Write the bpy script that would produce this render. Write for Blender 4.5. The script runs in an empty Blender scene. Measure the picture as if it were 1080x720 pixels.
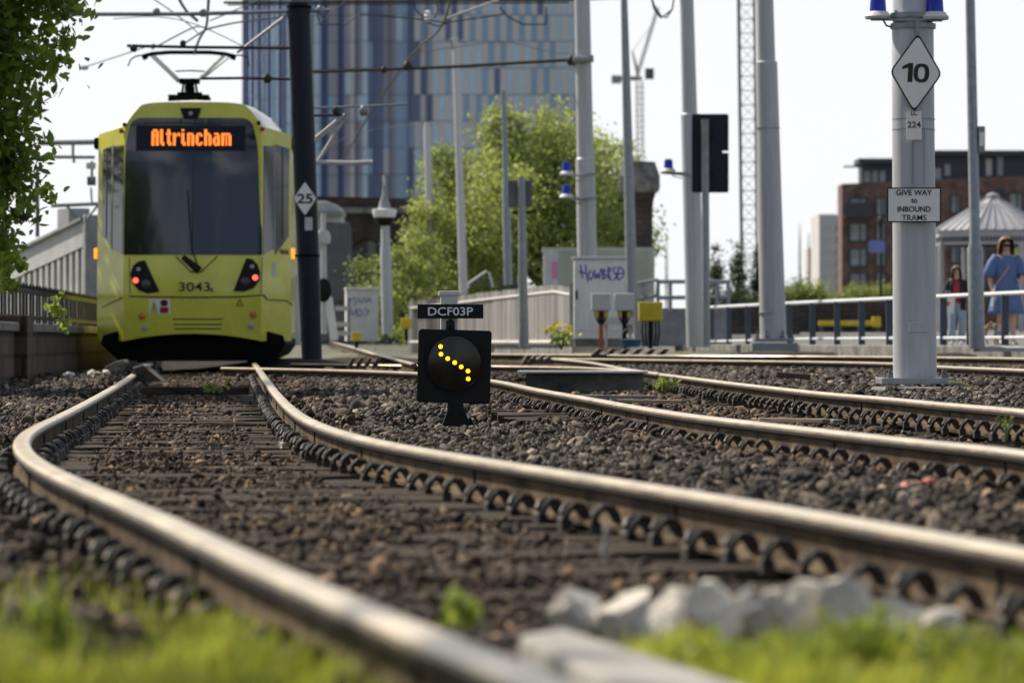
SKY, SUNP, EXPO = .08, 5.0, 0.35; VEIL0, VEIL1, VEILC = .28, .92, (9.8, 9.9, 10.3); HAZE = 0
import bpy, bmesh, math, random
import numpy as np
from mathutils import Vector, Matrix, noise

random.seed(7); RNG = np.random.default_rng(7)
SC = bpy.context.scene
COL = SC.collection
F = 4500.0          # focal length in photograph pixels (1080 wide)
CAMZ = 0.39         # camera height above the near rail tops
PI = math.pi

def at(px, py, Y):
    return Vector(((px - 540) / F * Y, Y, CAMZ + (360 - py) / F * Y))
def onz(px, py, z):
    Y = F * (CAMZ - z) / (py - 360.0)
    return Vector(((px - 540) / F * Y, Y, z))

# ------------------------------------------------------------------ tagging
def tag(o, label=None, cat=None, group=None, kind=None):
    if label: o['label'] = label
    if cat: o['category'] = cat
    if group: o['group'] = group
    if kind: o['kind'] = kind
    return o
def empty(name, loc=(0, 0, 0), rz=0.0, label=None, cat=None, group=None):
    o = bpy.data.objects.new(name, None); COL.objects.link(o)
    o.location = loc; o.rotation_euler = (0, 0, rz); o.empty_display_size = 0.1
    return tag(o, label, cat, group)
def copy_tree(o, parent=None):
    c = o.copy(); COL.objects.link(c)
    if parent: c.parent = parent
    for ch in list(o.children): copy_tree(ch, c)
    return c

# ------------------------------------------------------------------ materials
def pm(name, col, rough=0.6, metal=0.0, var=0.18, scale=6.0, bump=0.0, bscale=40.0, col2=None,
       spec=0.5, detail=6.0, stretch=None, emit=None, estr=0.0, translucent=0.0, attr=None, coat=0.0):
    m = bpy.data.materials.new(name); m.use_nodes = True
    nt = m.node_tree; N = nt.nodes; L = nt.links
    b = N['Principled BSDF']
    b.inputs['Roughness'].default_value = rough; b.inputs['Metallic'].default_value = metal
    b.inputs['Specular IOR Level'].default_value = spec
    b.inputs['Coat Weight'].default_value = coat
    tc = N.new('ShaderNodeTexCoord'); mp = N.new('ShaderNodeMapping')
    L.new(tc.outputs['Object'], mp.inputs['Vector'])
    if stretch: mp.inputs['Scale'].default_value = stretch
    nz = N.new('ShaderNodeTexNoise'); nz.inputs['Scale'].default_value = scale; nz.inputs['Detail'].default_value = detail
    nz.inputs['Roughness'].default_value = 0.65
    L.new(mp.outputs[0], nz.inputs['Vector'])
    rp = N.new('ShaderNodeValToRGB')
    lo = [max(0, c * (1 - var)) for c in col]
    hi = list(col2) if col2 else [min(1, c * (1 + var)) for c in col]
    rp.color_ramp.elements[0].color = (*lo, 1); rp.color_ramp.elements[1].color = (*hi, 1)
    rp.color_ramp.elements[0].position = 0.32; rp.color_ramp.elements[1].position = 0.7
    L.new(nz.outputs['Fac'], rp.inputs['Fac'])
    cout = rp.outputs['Color']
    if attr:
        a = N.new('ShaderNodeAttribute'); a.attribute_name = attr
        mx = N.new('ShaderNodeMix'); mx.data_type = 'RGBA'; mx.blend_type = 'MULTIPLY'
        mx.inputs['Factor'].default_value = 1.0
        L.new(cout, mx.inputs[6]); L.new(a.outputs['Color'], mx.inputs[7]); cout = mx.outputs[2]
    L.new(cout, b.inputs['Base Color'])
    rm = N.new('ShaderNodeMapRange'); rm.inputs['To Min'].default_value = max(0.02, rough - 0.1); rm.inputs['To Max'].default_value = min(1, rough + 0.12)
    L.new(nz.outputs['Fac'], rm.inputs['Value']); L.new(rm.outputs[0], b.inputs['Roughness'])
    if bump > 0:
        n2 = N.new('ShaderNodeTexNoise'); n2.inputs['Scale'].default_value = bscale; n2.inputs['Detail'].default_value = 8
        L.new(mp.outputs[0], n2.inputs['Vector'])
        bp = N.new('ShaderNodeBump'); bp.inputs['Strength'].default_value = bump; bp.inputs['Distance'].default_value = 0.02
        L.new(n2.outputs['Fac'], bp.inputs['Height']); L.new(bp.outputs[0], b.inputs['Normal'])
    if emit:
        b.inputs['Emission Color'].default_value = (*emit, 1); b.inputs['Emission Strength'].default_value = estr
    if translucent > 0:
        t = N.new('ShaderNodeBsdfTranslucent'); mxs = N.new('ShaderNodeMixShader'); mxs.inputs[0].default_value = translucent
        L.new(cout, t.inputs['Color']); L.new(b.outputs[0], mxs.inputs[1]); L.new(t.outputs[0], mxs.inputs[2])
        L.new(mxs.outputs[0], N['Material Output'].inputs['Surface'])
    return m
def brick_mat(name, c1, c2, mortar, scale=1.0, bw=0.24, bh=0.075, rough=0.85):
    m = pm(name, c1, rough, var=0.2, scale=2.0)
    nt = m.node_tree; N = nt.nodes; L = nt.links
    b = N['Principled BSDF']
    tc = N.new('ShaderNodeTexCoord'); sp = N.new('ShaderNodeSeparateXYZ'); cb = N.new('ShaderNodeCombineXYZ')
    L.new(tc.outputs['Object'], sp.inputs[0])
    ad = N.new('ShaderNodeMath'); ad.operation = 'ADD'
    L.new(sp.outputs['X'], ad.inputs[0]); L.new(sp.outputs['Y'], ad.inputs[1])
    L.new(ad.outputs[0], cb.inputs['X']); L.new(sp.outputs['Z'], cb.inputs['Y'])
    br = N.new('ShaderNodeTexBrick'); br.inputs['Scale'].default_value = scale
    br.inputs['Brick Width'].default_value = bw; br.inputs['Row Height'].default_value = bh; br.inputs['Mortar Size'].default_value = bh * 0.1
    br.inputs['Color1'].default_value = (*c1, 1); br.inputs['Color2'].default_value = (*c2, 1); br.inputs['Mortar'].default_value = (*mortar, 1)
    L.new(cb.outputs[0], br.inputs['Vector'])
    nz = N.new('ShaderNodeTexNoise'); nz.inputs['Scale'].default_value = 1.3; nz.inputs['Detail'].default_value = 8
    L.new(tc.outputs['Object'], nz.inputs['Vector'])
    rp = N.new('ShaderNodeValToRGB'); rp.color_ramp.elements[0].color = (.45, .42, .4, 1); rp.color_ramp.elements[1].color = (1.15, 1.1, 1.05, 1)
    rp.color_ramp.elements[0].position = .3; rp.color_ramp.elements[1].position = .65
    L.new(nz.outputs['Fac'], rp.inputs[0])
    mx = N.new('ShaderNodeMix'); mx.data_type = 'RGBA'; mx.blend_type = 'MULTIPLY'; mx.inputs['Factor'].default_value = 1
    L.new(br.outputs['Color'], mx.inputs[6]); L.new(rp.outputs[0], mx.inputs[7]); L.new(mx.outputs[2], b.inputs['Base Color'])
    bp = N.new('ShaderNodeBump'); bp.inputs['Strength'].default_value = 0.5; bp.inputs['Distance'].default_value = 0.01
    L.new(br.outputs['Fac'], bp.inputs['Height']); bp.invert = True; L.new(bp.outputs[0], b.inputs['Normal'])
    return m

M = {}
M['grass'] = pm('grass_blade', (.20, .28, .028), .5, var=.4, scale=6, col2=(.62, .63, .085), translucent=.62)
M['leaf_maple'] = pm('leaf_maple', (.12, .21, .028), .45, var=.4, scale=1.2, col2=(.32, .45, .06), translucent=.62, spec=.5)
M['leaf_bright'] = pm('leaf_bright', (.24, .34, .04), .55, var=.4, scale=4, col2=(.50, .58, .08), translucent=.5)
M['leaf_tree'] = pm('leaf_tree', (.26, .34, .08), .45, var=.4, scale=.5, col2=(.52, .58, .17), translucent=.55)
M['leaf_bush'] = pm('leaf_bush', (.20, .27, .05), .5, var=.4, scale=.9, col2=(.38, .44, .11), translucent=.55)
M['leaf_dark'] = pm('leaf_dark', (.028, .05, .018), .55, var=.4, scale=1, col2=(.07, .11, .035), translucent=.3)
M['flower'] = pm('flower_yellow', (.6, .5, .03), .6, var=.2, translucent=.3)
M['bark'] = pm('bark', (.07, .055, .04), .9, var=.4, scale=8, bump=.6, bscale=20, stretch=(1, 1, .2))
M['dirt'] = pm('trackbed_dirt', (.013, .010, .007), .95, spec=.15, var=.5, scale=2.5, col2=(.042, .031, .021), bump=1, bscale=30)
M['stone'] = pm('ballast_stone', (.048, .039, .031), .75, spec=.25, var=.45, scale=7, col2=(.150, .124, .100), bump=.5, bscale=60, attr='shade')
M['rail_top'] = pm('rail_running_surface', (.54, .45, .31), .30, .35, var=.15, scale=2.0, col2=(.66, .57, .42))  # polished steel, with the sun's glint put into the cream colour
M['rail_side'] = pm('rail_rust', (.06, .041, .026), .9, var=.5, scale=4, col2=(.165, .122, .078), spec=.15, bump=.4, bscale=80)
M['rail_shoulder'] = pm('rail_shoulder', (.20, .155, .10), .42, .3, var=.4, scale=5, col2=(.36, .29, .20))
M['rail_head'] = pm('rail_head_side', (.020, .016, .013), .7, var=.4, scale=6, spec=.2)  # dark lower head; the shade beneath it is put into this colour
M['clip'] = pm('rail_clip_steel', (.010, .008, .007), .6, .1, var=.5, scale=30, col2=(.075, .062, .05))
M['sleeper'] = pm('sleeper_timber', (.03, .023, .016), .9, spec=.2, var=.5, scale=3, col2=(.10, .078, .055), bump=1, bscale=18, stretch=(.6, 6, 1))
M['guard'] = pm('guard_timber', (.04, .025, .018), .8, var=.4, scale=8, col2=(.11, .075, .055))
M['guard_lit'] = pm('guard_lit_edge', (.22, .15, .11), .8, var=.35, scale=8)  # paler guard timber: light on the rib tops put into the colour; also bars
M['pole'] = pm('pole_grey_paint', (.42, .43, .45), .45, var=.14, scale=5, stretch=(3, 3, .25), bump=.03, bscale=60)
M['pole2'] = pm('galvanised_steel', (.25, .27, .29), .45, .35, var=.2, scale=9)
M['navy'] = pm('navy_paint', (.008, .010, .022), .45, var=.3, scale=3, spec=.25)
M['black'] = pm('black_enamel', (.007, .007, .007), .5, var=.3, scale=6, spec=.2)
M['blackmatt'] = pm('black_matt', (.004, .004, .004), .8, var=.3, scale=6, spec=.1)
M['rubber'] = pm('rubber', (.015, .015, .015), .8, var=.2)
M['white'] = pm('white_paint', (.75, .75, .76), .45, var=.12, scale=4, col2=(.80, .80, .80), stretch=(3, 3, .3))
M['signwhite'] = pm('sign_white', (.80, .775, .75), .5, var=.05, scale=4)
M['offwhite'] = pm('weathered_white', (.50, .50, .51), .6, var=.15, scale=4)
M['greybox'] = pm('grey_box', (.55, .55, .54), .55, var=.1, scale=5)
M['yellow'] = pm('yellow_paint', (.62, .45, .02), .5, var=.2, scale=5)
M['tram_yellow'] = pm('tram_yellow', (.64, .61, .07), .28, var=.10, scale=1.5, coat=.4)
M['tram_roof'] = pm('tram_roof_white', (.62, .62, .58), .4, var=.12, scale=3)
M['tram_seam'] = pm('tram_seam', (.03, .03, .02), .7)
M['glass'] = pm('tram_glass', (.008, .009, .014), .05, var=.2, scale=.8, spec=.8, coat=.6)
M['lens_black'] = pm('signal_lens', (.010, .009, .008), .12, var=.2, spec=.35)
M['trough'] = pm('trough_concrete', (.04, .038, .034), .9, var=.5, scale=3, col2=(.15, .14, .125), bump=.4, bscale=30)
M['lens'] = pm('lens_clear', (.35, .36, .38), .2, var=.1)
M['lens_dark'] = pm('lens_dark', (.06, .055, .055), .2, var=.1)
M['amber'] = pm('lens_amber', (.5, .16, .02), .3, var=.1)
M['amber_lit'] = pm('lens_amber_lit', (.6, .25, .02), .3, emit=(1, .38, .03), estr=1.0)
M['red_lit'] = pm('tail_lamp_lit', (.6, .04, .03), .3, emit=(1, .10, .07), estr=1.9)
M['red'] = pm('lens_red', (.35, .02, .03), .3)
M['led_orange'] = pm('led_orange', (.8, .2, .02), .5, emit=(1, .22, .03), estr=1.5)
M['led_yellow'] = pm('led_yellow', (.8, .5, .02), .5, emit=(1, .52, .02), estr=1.7)
M['blue_lamp'] = pm('blue_lens', (.02, .05, .50), .2, var=.2, translucent=.3)
M['concrete'] = pm('concrete', (.30, .29, .27), .85, var=.3, scale=4, col2=(.42, .40, .37), bump=.6, bscale=40)
M['concrete_dk'] = pm('concrete_stained', (.14, .135, .125), .85, var=.5, scale=4, col2=(.28, .27, .25), bump=.4, bscale=40)
M['palerock'] = pm('pale_rock', (.68, .61, .51), .85, var=.3, scale=14, col2=(.90, .85, .76), bump=1, bscale=45)  # pale stone, with warm sunlight put into the colour
M['asphalt'] = pm('path_paving', (.15, .145, .14), .95, var=.2, scale=1.2, col2=(.21, .20, .195), bump=.2, bscale=60, spec=.15)
M['ground'] = pm('waste_ground', (.10, .095, .07), .95, var=.4, scale=.2, col2=(.14, .15, .08))
M['parapet'] = brick_mat('parapet_stone', (.06, .04, .025), (.10, .065, .038), (.02, .016, .013), bw=.5, bh=.24)
M['redbrick'] = brick_mat('red_brick', (.165, .09, .08), (.21, .115, .10), (.17, .14, .13), bw=.45, bh=.15)  # brick reds muted: haze over the distance is put into the colour
M['darkbrick'] = brick_mat('sooty_brick', (.05, .042, .038), (.075, .06, .055), (.03, .028, .027), bw=.45, bh=.15)
M['iron'] = pm('cast_iron', (.008, .008, .009), .6, var=.3)
M['girder'] = pm('girder_grey', (.24, .25, .27), .6, var=.25, scale=2, col2=(.36, .36, .37))
M['girder_lt'] = pm('girder_light', (.44, .44, .43), .6, var=.2, scale=2)
M['girder_dk'] = pm('girder_dark', (.11, .11, .125), .7, var=.25, scale=2)
M['board'] = pm('weathered_board', (.20, .19, .185), .85, var=.25, scale=2.5, col2=(.32, .305, .295), stretch=(3, 3, .25), attr='shade')
M['cap'] = pm('fence_cap', (.50, .47, .44), .7, var=.15)
M['container'] = pm('container_green', (.43, .46, .38), .55, var=.12, scale=1.5)
M['pink'] = pm('pink_paint', (.55, .22, .38), .6)
M['graffiti'] = pm('graffiti_blue', (.06, .05, .42), .5, var=.2)
M['graffiti_pale'] = pm('graffiti_pale', (.25, .27, .50), .6, var=.3)
M['orange_pipe'] = pm('orange_pipe', (.42, .11, .045), .6, var=.2)
M['bucket'] = pm('blue_plastic', (.05, .17, .30), .5, var=.2)
M['handrail'] = pm('handrail_white', (.68, .70, .74), .35, var=.1, scale=3)
M['railpost'] = pm('rail_post_blue', (.045, .06, .09), .5, var=.25)
M['txt'] = pm('sign_black', (.012, .012, .012), .6, var=.1)
M['txtw'] = pm('sign_text_white', (.75, .75, .75), .5, var=.05)
M['skin'] = pm('skin', (.55, .34, .26), .5, var=.1, scale=8)
M['blue_cloth'] = pm('blue_cotton', (.10, .155, .31), .85, var=.2, scale=5, bump=.5, bscale=14)
M['black_cloth'] = pm('black_cloth', (.018, .018, .02), .85, var=.3, scale=8, bump=.4, bscale=14)
M['red_cloth'] = pm('red_cloth', (.33, .025, .035), .8, var=.2, scale=8)
M['jeans'] = pm('pale_denim', (.30, .36, .43), .85, var=.2, scale=8, bump=.4, bscale=14)
M['hair'] = pm('brown_hair', (.11, .06, .03), .5, var=.4, scale=20, col2=(.26, .16, .085), stretch=(3, 3, .5))
M['shoe'] = pm('shoe', (.5, .48, .46), .6)
M['fur_tan'] = pm('fur_tan', (.42, .29, .16), .9, var=.3, scale=15, bump=1, bscale=50)
M['fur_grey'] = pm('fur_grey', (.10, .10, .10), .9, var=.4, scale=7, col2=(.5, .48, .46), bump=1, bscale=50)
M['roof_lead'] = pm('roof_metal', (.33, .33, .36), .5, .1, var=.12, scale=1)
M['pav_paint'] = pm('pavilion_paint', (.42, .42, .43), .6, var=.1)
M['winglass'] = pm('window_glass', (.13, .16, .20), .1, var=.5, scale=.7, col2=(.28, .32, .37), spec=.7)
M['penthouse'] = pm('dark_cladding', (.035, .04, .055), .5, var=.2)
M['pale_block'] = pm('pale_render', (.52, .50, .50), .8, var=.08, scale=.3)
M['far_block'] = pm('far_render', (.5, .45, .45), .8, var=.06, scale=.3)  # pale tone stands in for the haze before the far blocks
M['crane'] = pm('crane_paint', (.40, .35, .27), .6, var=.1)
M['mast'] = pm('mast_paint', (.10, .10, .11), .6, var=.1)
M['wire'] = pm('wire_copper', (.035, .033, .032), .6, .3, var=.2)
M['wire_lt'] = pm('wire_steel', (.40, .40, .40), .5, .3, var=.2)
M['insul'] = pm('insulator_white', (.65, .65, .66), .3)
M['fg_blue'] = pm('facade_blue_glass', (.25, .38, .55), .25, var=.15, scale=.08, spec=.5)  # facade colours lightened: reflected sky and haze put into them
M['fg_light'] = pm('facade_light_glass', (.46, .58, .71), .25, var=.15, scale=.08, spec=.5)
M['fg_navy'] = pm('facade_navy_glass', (.10, .135, .27), .25, var=.2, scale=.08, spec=.5)
M['fg_purple'] = pm('facade_bronze_panel', (.30, .28, .34), .4, var=.15, scale=.08)
M['fg_pale'] = pm('facade_pale_panel', (.55, .53, .54), .5, var=.08, scale=.1)
M['fg_band'] = pm('facade_band', (.20, .25, .34), .5)  # core made paler in place of haze
M['redlitter'] = pm('red_wrapper', (.40, .07, .06), .6, var=.2)
M['bluesign'] = pm('blue_sign', (.16, .2, .5), .5)
M['hose'] = pm('green_hose', (.30, .34, .12), .6)

# ------------------------------------------------------------------ mesh builder
class MB:
    def __init__(s): s.v = []; s.f = []; s.m = []
    def add(s, vs, fs, mi=0):
        o = len(s.v); s.v += [tuple(v) for v in vs]
        s.f += [tuple(i + o for i in f) for f in fs]; s.m += [mi] * len(fs)
        return s
    def box(s, c, size, mi=0, rot=None, taper=1.0):
        hx, hy, hz = size[0] / 2, size[1] / 2, size[2] / 2
        vs = []
        for z in (-1, 1):
            t = taper if z > 0 else 1
            for x, y in ((-1, -1), (1, -1), (1, 1), (-1, 1)): vs.append(Vector((x * hx * t, y * hy * t, z * hz)))
        if rot is not None: vs = [rot @ v for v in vs]
        vs = [v + Vector(c) for v in vs]
        return s.add(vs, [(3, 2, 1, 0), (4, 5, 6, 7), (0, 1, 5, 4), (1, 2, 6, 5), (2, 3, 7, 6), (3, 0, 4, 7)], mi)
    def tube(s, pts, r, n=8, mi=0, cap=True):
        pts = [Vector(p) for p in pts]
        rs = r if isinstance(r, (list, tuple)) else [r] * len(pts)
        vs = []; up0 = None
        for i, p in enumerate(pts):
            a = pts[max(0, i - 1)]; b = pts[min(len(pts) - 1, i + 1)]
            t = (b - a).normalized() if (b - a).length > 1e-9 else Vector((0, 0, 1))
            if up0 is None:
                up0 = Vector((0, 0, 1)) if abs(t.z) < .9 else Vector((1, 0, 0))
            u = (up0 - t * up0.dot(t))
            if u.length < 1e-4: u = t.orthogonal()
            u.normalize(); w = t.cross(u); up0 = u
            for k in range(n):
                an = 2 * PI * (k + .5) / n
                vs.append(p + (u * math.cos(an) + w * math.sin(an)) * rs[i])
        fs = []
        for i in range(len(pts) - 1):
            for k in range(n):
                k2 = (k + 1) % n
                fs.append((i * n + k, i * n + k2, (i + 1) * n + k2, (i + 1) * n + k))
        if cap:
            fs.append(tuple(range(n - 1, -1, -1))); o = (len(pts) - 1) * n; fs.append(tuple(o + k for k in range(n)))
        return s.add(vs, fs, mi)
    def lathe(s, prof, c=(0, 0, 0), n=20, mi=0, sx=1, sy=1, rot=None):
        vs = []; c = Vector(c)
        for r, z in prof:
            for k in range(n):
                a = 2 * PI * k / n
                v = Vector((r * math.cos(a) * sx, r * math.sin(a) * sy, z))
                vs.append((rot @ v if rot is not None else v) + c)
        fs = []
        for i in range(len(prof) - 1):
            for k in range(n):
                k2 = (k + 1) % n
                fs.append((i * n + k, i * n + k2, (i + 1) * n + k2, (i + 1) * n + k))
        fs.append(tuple(range(n - 1, -1, -1))); o = (len(prof) - 1) * n; fs.append(tuple(o + k for k in range(n)))
        return s.add(vs, fs, mi)
    def prism(s, poly, y0, y1, mi=0, xf=None):
        """polygon in (x,z), extruded along y from y0 (front) to y1"""
        n = len(poly)
        vs = [Vector((x, y0, z)) for x, z in poly] + [Vector((x, y1, z)) for x, z in poly]
        if xf: vs = [xf(v) for v in vs]
        fs = [tuple(range(n)), tuple(range(2 * n - 1, n - 1, -1))]
        for i in range(n):
            j = (i + 1) % n; fs.append((i, i + n, j + n, j))
        return s.add(vs, fs, mi)
    def build(s, name, mats, parent=None, loc=(0, 0, 0), smooth=False, bevel=0.0, fix=True, angle=40):
        me = bpy.data.meshes.new(name)
        me.from_pydata(s.v, [], s.f)
        if not isinstance(mats, (list, tuple)): mats = [mats]
        for m in mats: me.materials.append(m)
        if len(mats) > 1: me.polygons.foreach_set('material_index', s.m)
        if fix:
            bm = bmesh.new(); bm.from_mesh(me); bmesh.ops.recalc_face_normals(bm, faces=bm.faces); bm.to_mesh(me); bm.free()
        if smooth:
            me.polygons.foreach_set('use_smooth', [True] * len(me.polygons))
            me.set_sharp_from_angle(angle=math.radians(angle))
        me.update()
        o = bpy.data.objects.new(name, me); COL.objects.link(o)
        o.location = loc
        if parent: o.parent = parent
        if bevel:
            bv = o.modifiers.new('bevel', 'BEVEL'); bv.width = bevel; bv.segments = 2; bv.limit_method = 'ANGLE'
        return o

def np_mesh(name, V, faces, mat, parent=None, shade=None, loc=(0, 0, 0), smooth=False):
    """V (n,3) array; faces (m,k) int array; shade (m,) -> colour attribute on faces"""
    me = bpy.data.meshes.new(name)
    V = np.asarray(V, dtype=np.float32); faces = np.asarray(faces, dtype=np.int32)
    m, k = faces.shape
    me.vertices.add(len(V)); me.vertices.foreach_set('co', V.ravel())
    me.loops.add(m * k); me.loops.foreach_set('vertex_index', faces.ravel())
    me.polygons.add(m); me.polygons.foreach_set('loop_start', np.arange(0, m * k, k, dtype=np.int32))
    me.polygons.foreach_set('loop_total', np.full(m, k, dtype=np.int32))
    me.update(calc_edges=True)
    me.materials.append(mat)
    if shade is not None:
        a = me.attributes.new('shade', 'FLOAT_COLOR', 'FACE')
        c = np.ones((m, 4), dtype=np.float32)
        shade = np.asarray(shade, dtype=np.float32)
        c[:, :3] = shade if shade.ndim == 2 else shade[:, None]
        a.data.foreach_set('color', c.ravel())
    if smooth: me.polygons.foreach_set('use_smooth', [True] * m)
    o = bpy.data.objects.new(name, me); COL.objects.link(o); o.location = loc
    if parent: o.parent = parent
    return o

def text_fit(name, body, w, h, loc, mat, parent, rot=(PI / 2, 0, 0), bold=0.0, depth=0.0015, spacing=1.0, line=1.0):
    cu = bpy.data.curves.new(name, 'FONT'); cu.body = body
    cu.align_x = 'CENTER'; cu.align_y = 'CENTER'; cu.size = 1.0; cu.offset = bold; cu.space_character = spacing; cu.space_line = line
    cu.resolution_u = 4
    cu.materials.append(mat)
    o = bpy.data.objects.new(name, cu); COL.objects.link(o)
    bpy.context.view_layer.update()
    d = o.dimensions
    sx = w / max(d.x, 1e-6); sy = h / max(d.y, 1e-6)
    # centre the glyph box
    bb = [Vector(b) for b in o.bound_box]
    cx = (min(b.x for b in bb) + max(b.x for b in bb)) / 2; cy = (min(b.y for b in bb) + max(b.y for b in bb)) / 2
    o.scale = (sx, sy, 1.0)
    cu.extrude = depth / 1.0
    dg = bpy.context.evaluated_depsgraph_get(); dg.update()
    me = bpy.data.meshes.new_from_object(o.evaluated_get(dg)); me.name = name
    bpy.data.objects.remove(o); bpy.data.curves.remove(cu)
    if not me.materials: me.materials.append(mat)
    for v in me.vertices: v.co = Vector(((v.co.x - cx) * sx, (v.co.y - cy) * sy, v.co.z))
    o = bpy.data.objects.new(name, me); COL.objects.link(o)
    o.rotation_euler = rot; o.location = loc
    if parent: o.parent = parent
    return o

# ------------------------------------------------------------------ foliage
LEAF6 = np.array([(-1, 0), (-.45, .5), (.25, .42), (1, 0), (.25, -.42), (-.45, -.5)], dtype=np.float64)
def leaves(name, centers, size, mat, parent=None, up=.35, jitter=.35, loc=(0, 0, 0), quad=False):
    c = np.asarray(centers, dtype=np.float64); n = len(c)
    nr = RNG.normal(size=(n, 3)); nr[:, 2] = nr[:, 2] + up * 2
    nr /= np.linalg.norm(nr, axis=1)[:, None]
    a = RNG.normal(size=(n, 3)); a -= nr * (a * nr).sum(1)[:, None]; a /= np.linalg.norm(a, axis=1)[:, None]
    b = np.cross(nr, a)
    s = size * (1 + jitter * RNG.uniform(-1, 1, n))
    sh = LEAF6 if not quad else np.array([(-1, 0), (0, .5), (1, 0), (0, -.5)], dtype=np.float64)
    k = len(sh)
    V = c[:, None, :] + s[:, None, None] * .5 * (sh[None, :, 0, None] * a[:, None, :] + sh[None, :, 1, None] * b[:, None, :])
    V = V + nr[:, None, :] * (s[:, None, None] * .12 * np.abs(sh[None, :, 1, None]))
    f = np.arange(n * k).reshape(n, k)
    return np_mesh(name, V.reshape(-1, 3), f, mat, parent, loc=loc)
def clump_points(blobs, nclump, per, spread, hollow=.55):
    """blobs: (cx,cy,cz,rx,ry,rz); leaves gather in clumps near the blob's shell"""
    out = []; cl = []
    vol = np.array([b[3] * b[4] * b[5] for b in blobs]) ** .67; vol = vol / vol.sum()
    for b, w in zip(blobs, vol):
        k = max(3, int(nclump * w))
        d = RNG.normal(size=(k, 3)); d /= np.linalg.norm(d, axis=1)[:, None]
        r = RNG.uniform(hollow ** 3, 1.0, k) ** (1 / 3) * RNG.uniform(.85, 1.08, k)
        p = np.array(b[:3]) + d * r[:, None] * np.array(b[3:6])
        cl.append(p)
        for q in p:
            m = max(2, int(per * RNG.uniform(.4, 1.6)))
            out.append(q + RNG.normal(size=(m, 3)) * spread * RNG.uniform(.7, 1.3) * np.array([1, 1, .75]))
    return np.concatenate(out), np.concatenate(cl)
def make_tree(name, base, blobs, nclump, per, spread, leaf, mat, label, cat='tree', group=None, trunk_r=.15, ntw=26, quad=True, trunk_top=None):
    base = Vector(base)
    t = empty(name, base, 0, label, cat, group)
    pts, cl = clump_points(blobs, nclump, per, spread)
    leaves('crown', pts - np.array(base), leaf, mat, t, quad=quad)
    mb = MB()
    zc = sum(b[2] for b in blobs) / len(blobs) if trunk_top is None else trunk_top
    cx = sum(b[0] for b in blobs) / len(blobs); cy = sum(b[1] for b in blobs) / len(blobs)
    top = Vector((cx, cy, zc)) - base
    mid = top * .45 + Vector((.06, .03, 0)) * top.length
    mb.tube([(0, 0, -.1), mid * .5, mid, top], [trunk_r * 1.25, trunk_r, trunk_r * .8, trunk_r * .35], 9)
    idx = RNG.choice(len(cl), min(ntw, len(cl)), replace=False)
    for i in idx:
        e = Vector(cl[i]) - base; s0 = mid * random.uniform(.6, 1.0) if random.random() < .6 else mid.lerp(top, random.random())
        k = s0.lerp(e, .5) + Vector((random.uniform(-.1, .1), random.uniform(-.1, .1), .15)) * (e - s0).length * .5
        mb.tube([s0, k, e], [trunk_r * .42, trunk_r * .22, trunk_r * .06], 6)
    mb.build('trunk', M['bark'], t, smooth=True, fix=False)
    return t
# ================================================================== rails
def catmull(pts, step):
    pts = [Vector(p) for p in pts]
    P0 = [pts[0] * 2 - pts[1]] + pts + [pts[-1] * 2 - pts[-2]]
    dense = []
    for i in range(1, len(P0) - 2):
        a, b, c, d = P0[i - 1:i + 3]
        # centripetal
        def tj(ti, p, q): return ti + max((q - p).length, 1e-6) ** .5
        t0 = 0; t1 = tj(t0, a, b); t2 = tj(t1, b, c); t3 = tj(t2, c, d)
        n = max(2, int((c - b).length / .05))
        for k in range(n):
            t = t1 + (t2 - t1) * k / n
            A1 = a * ((t1 - t) / (t1 - t0)) + b * ((t - t0) / (t1 - t0)); A2 = b * ((t2 - t) / (t2 - t1)) + c * ((t - t1) / (t2 - t1))
            A3 = c * ((t3 - t) / (t3 - t2)) + d * ((t - t2) / (t3 - t2))
            B1 = A1 * ((t2 - t) / (t2 - t0)) + A2 * ((t - t0) / (t2 - t0)); B2 = A2 * ((t3 - t) / (t3 - t1)) + A3 * ((t - t1) / (t3 - t1))
            dense.append(B1 * ((t2 - t) / (t2 - t1)) + B2 * ((t - t1) / (t2 - t1)))
    dense.append(pts[-1])
    # resample
    out = [dense[0]]; acc = 0
    for p, q in zip(dense, dense[1:]):
        L = (q - p).length
        while acc + L >= step and L > 1e-9:
            f = (step - acc) / L; p = p.lerp(q, f); out.append(p.copy()); L = (q - p).length; acc = 0
        acc += L
    return out
def smooth_line(pts, it):
    for _ in range(it):
        pts = [pts[0]] + [(pts[i - 1] + pts[i] * 2 + pts[i + 1]) / 4 for i in range(1, len(pts) - 1)] + [pts[-1]]
    return pts

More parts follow.
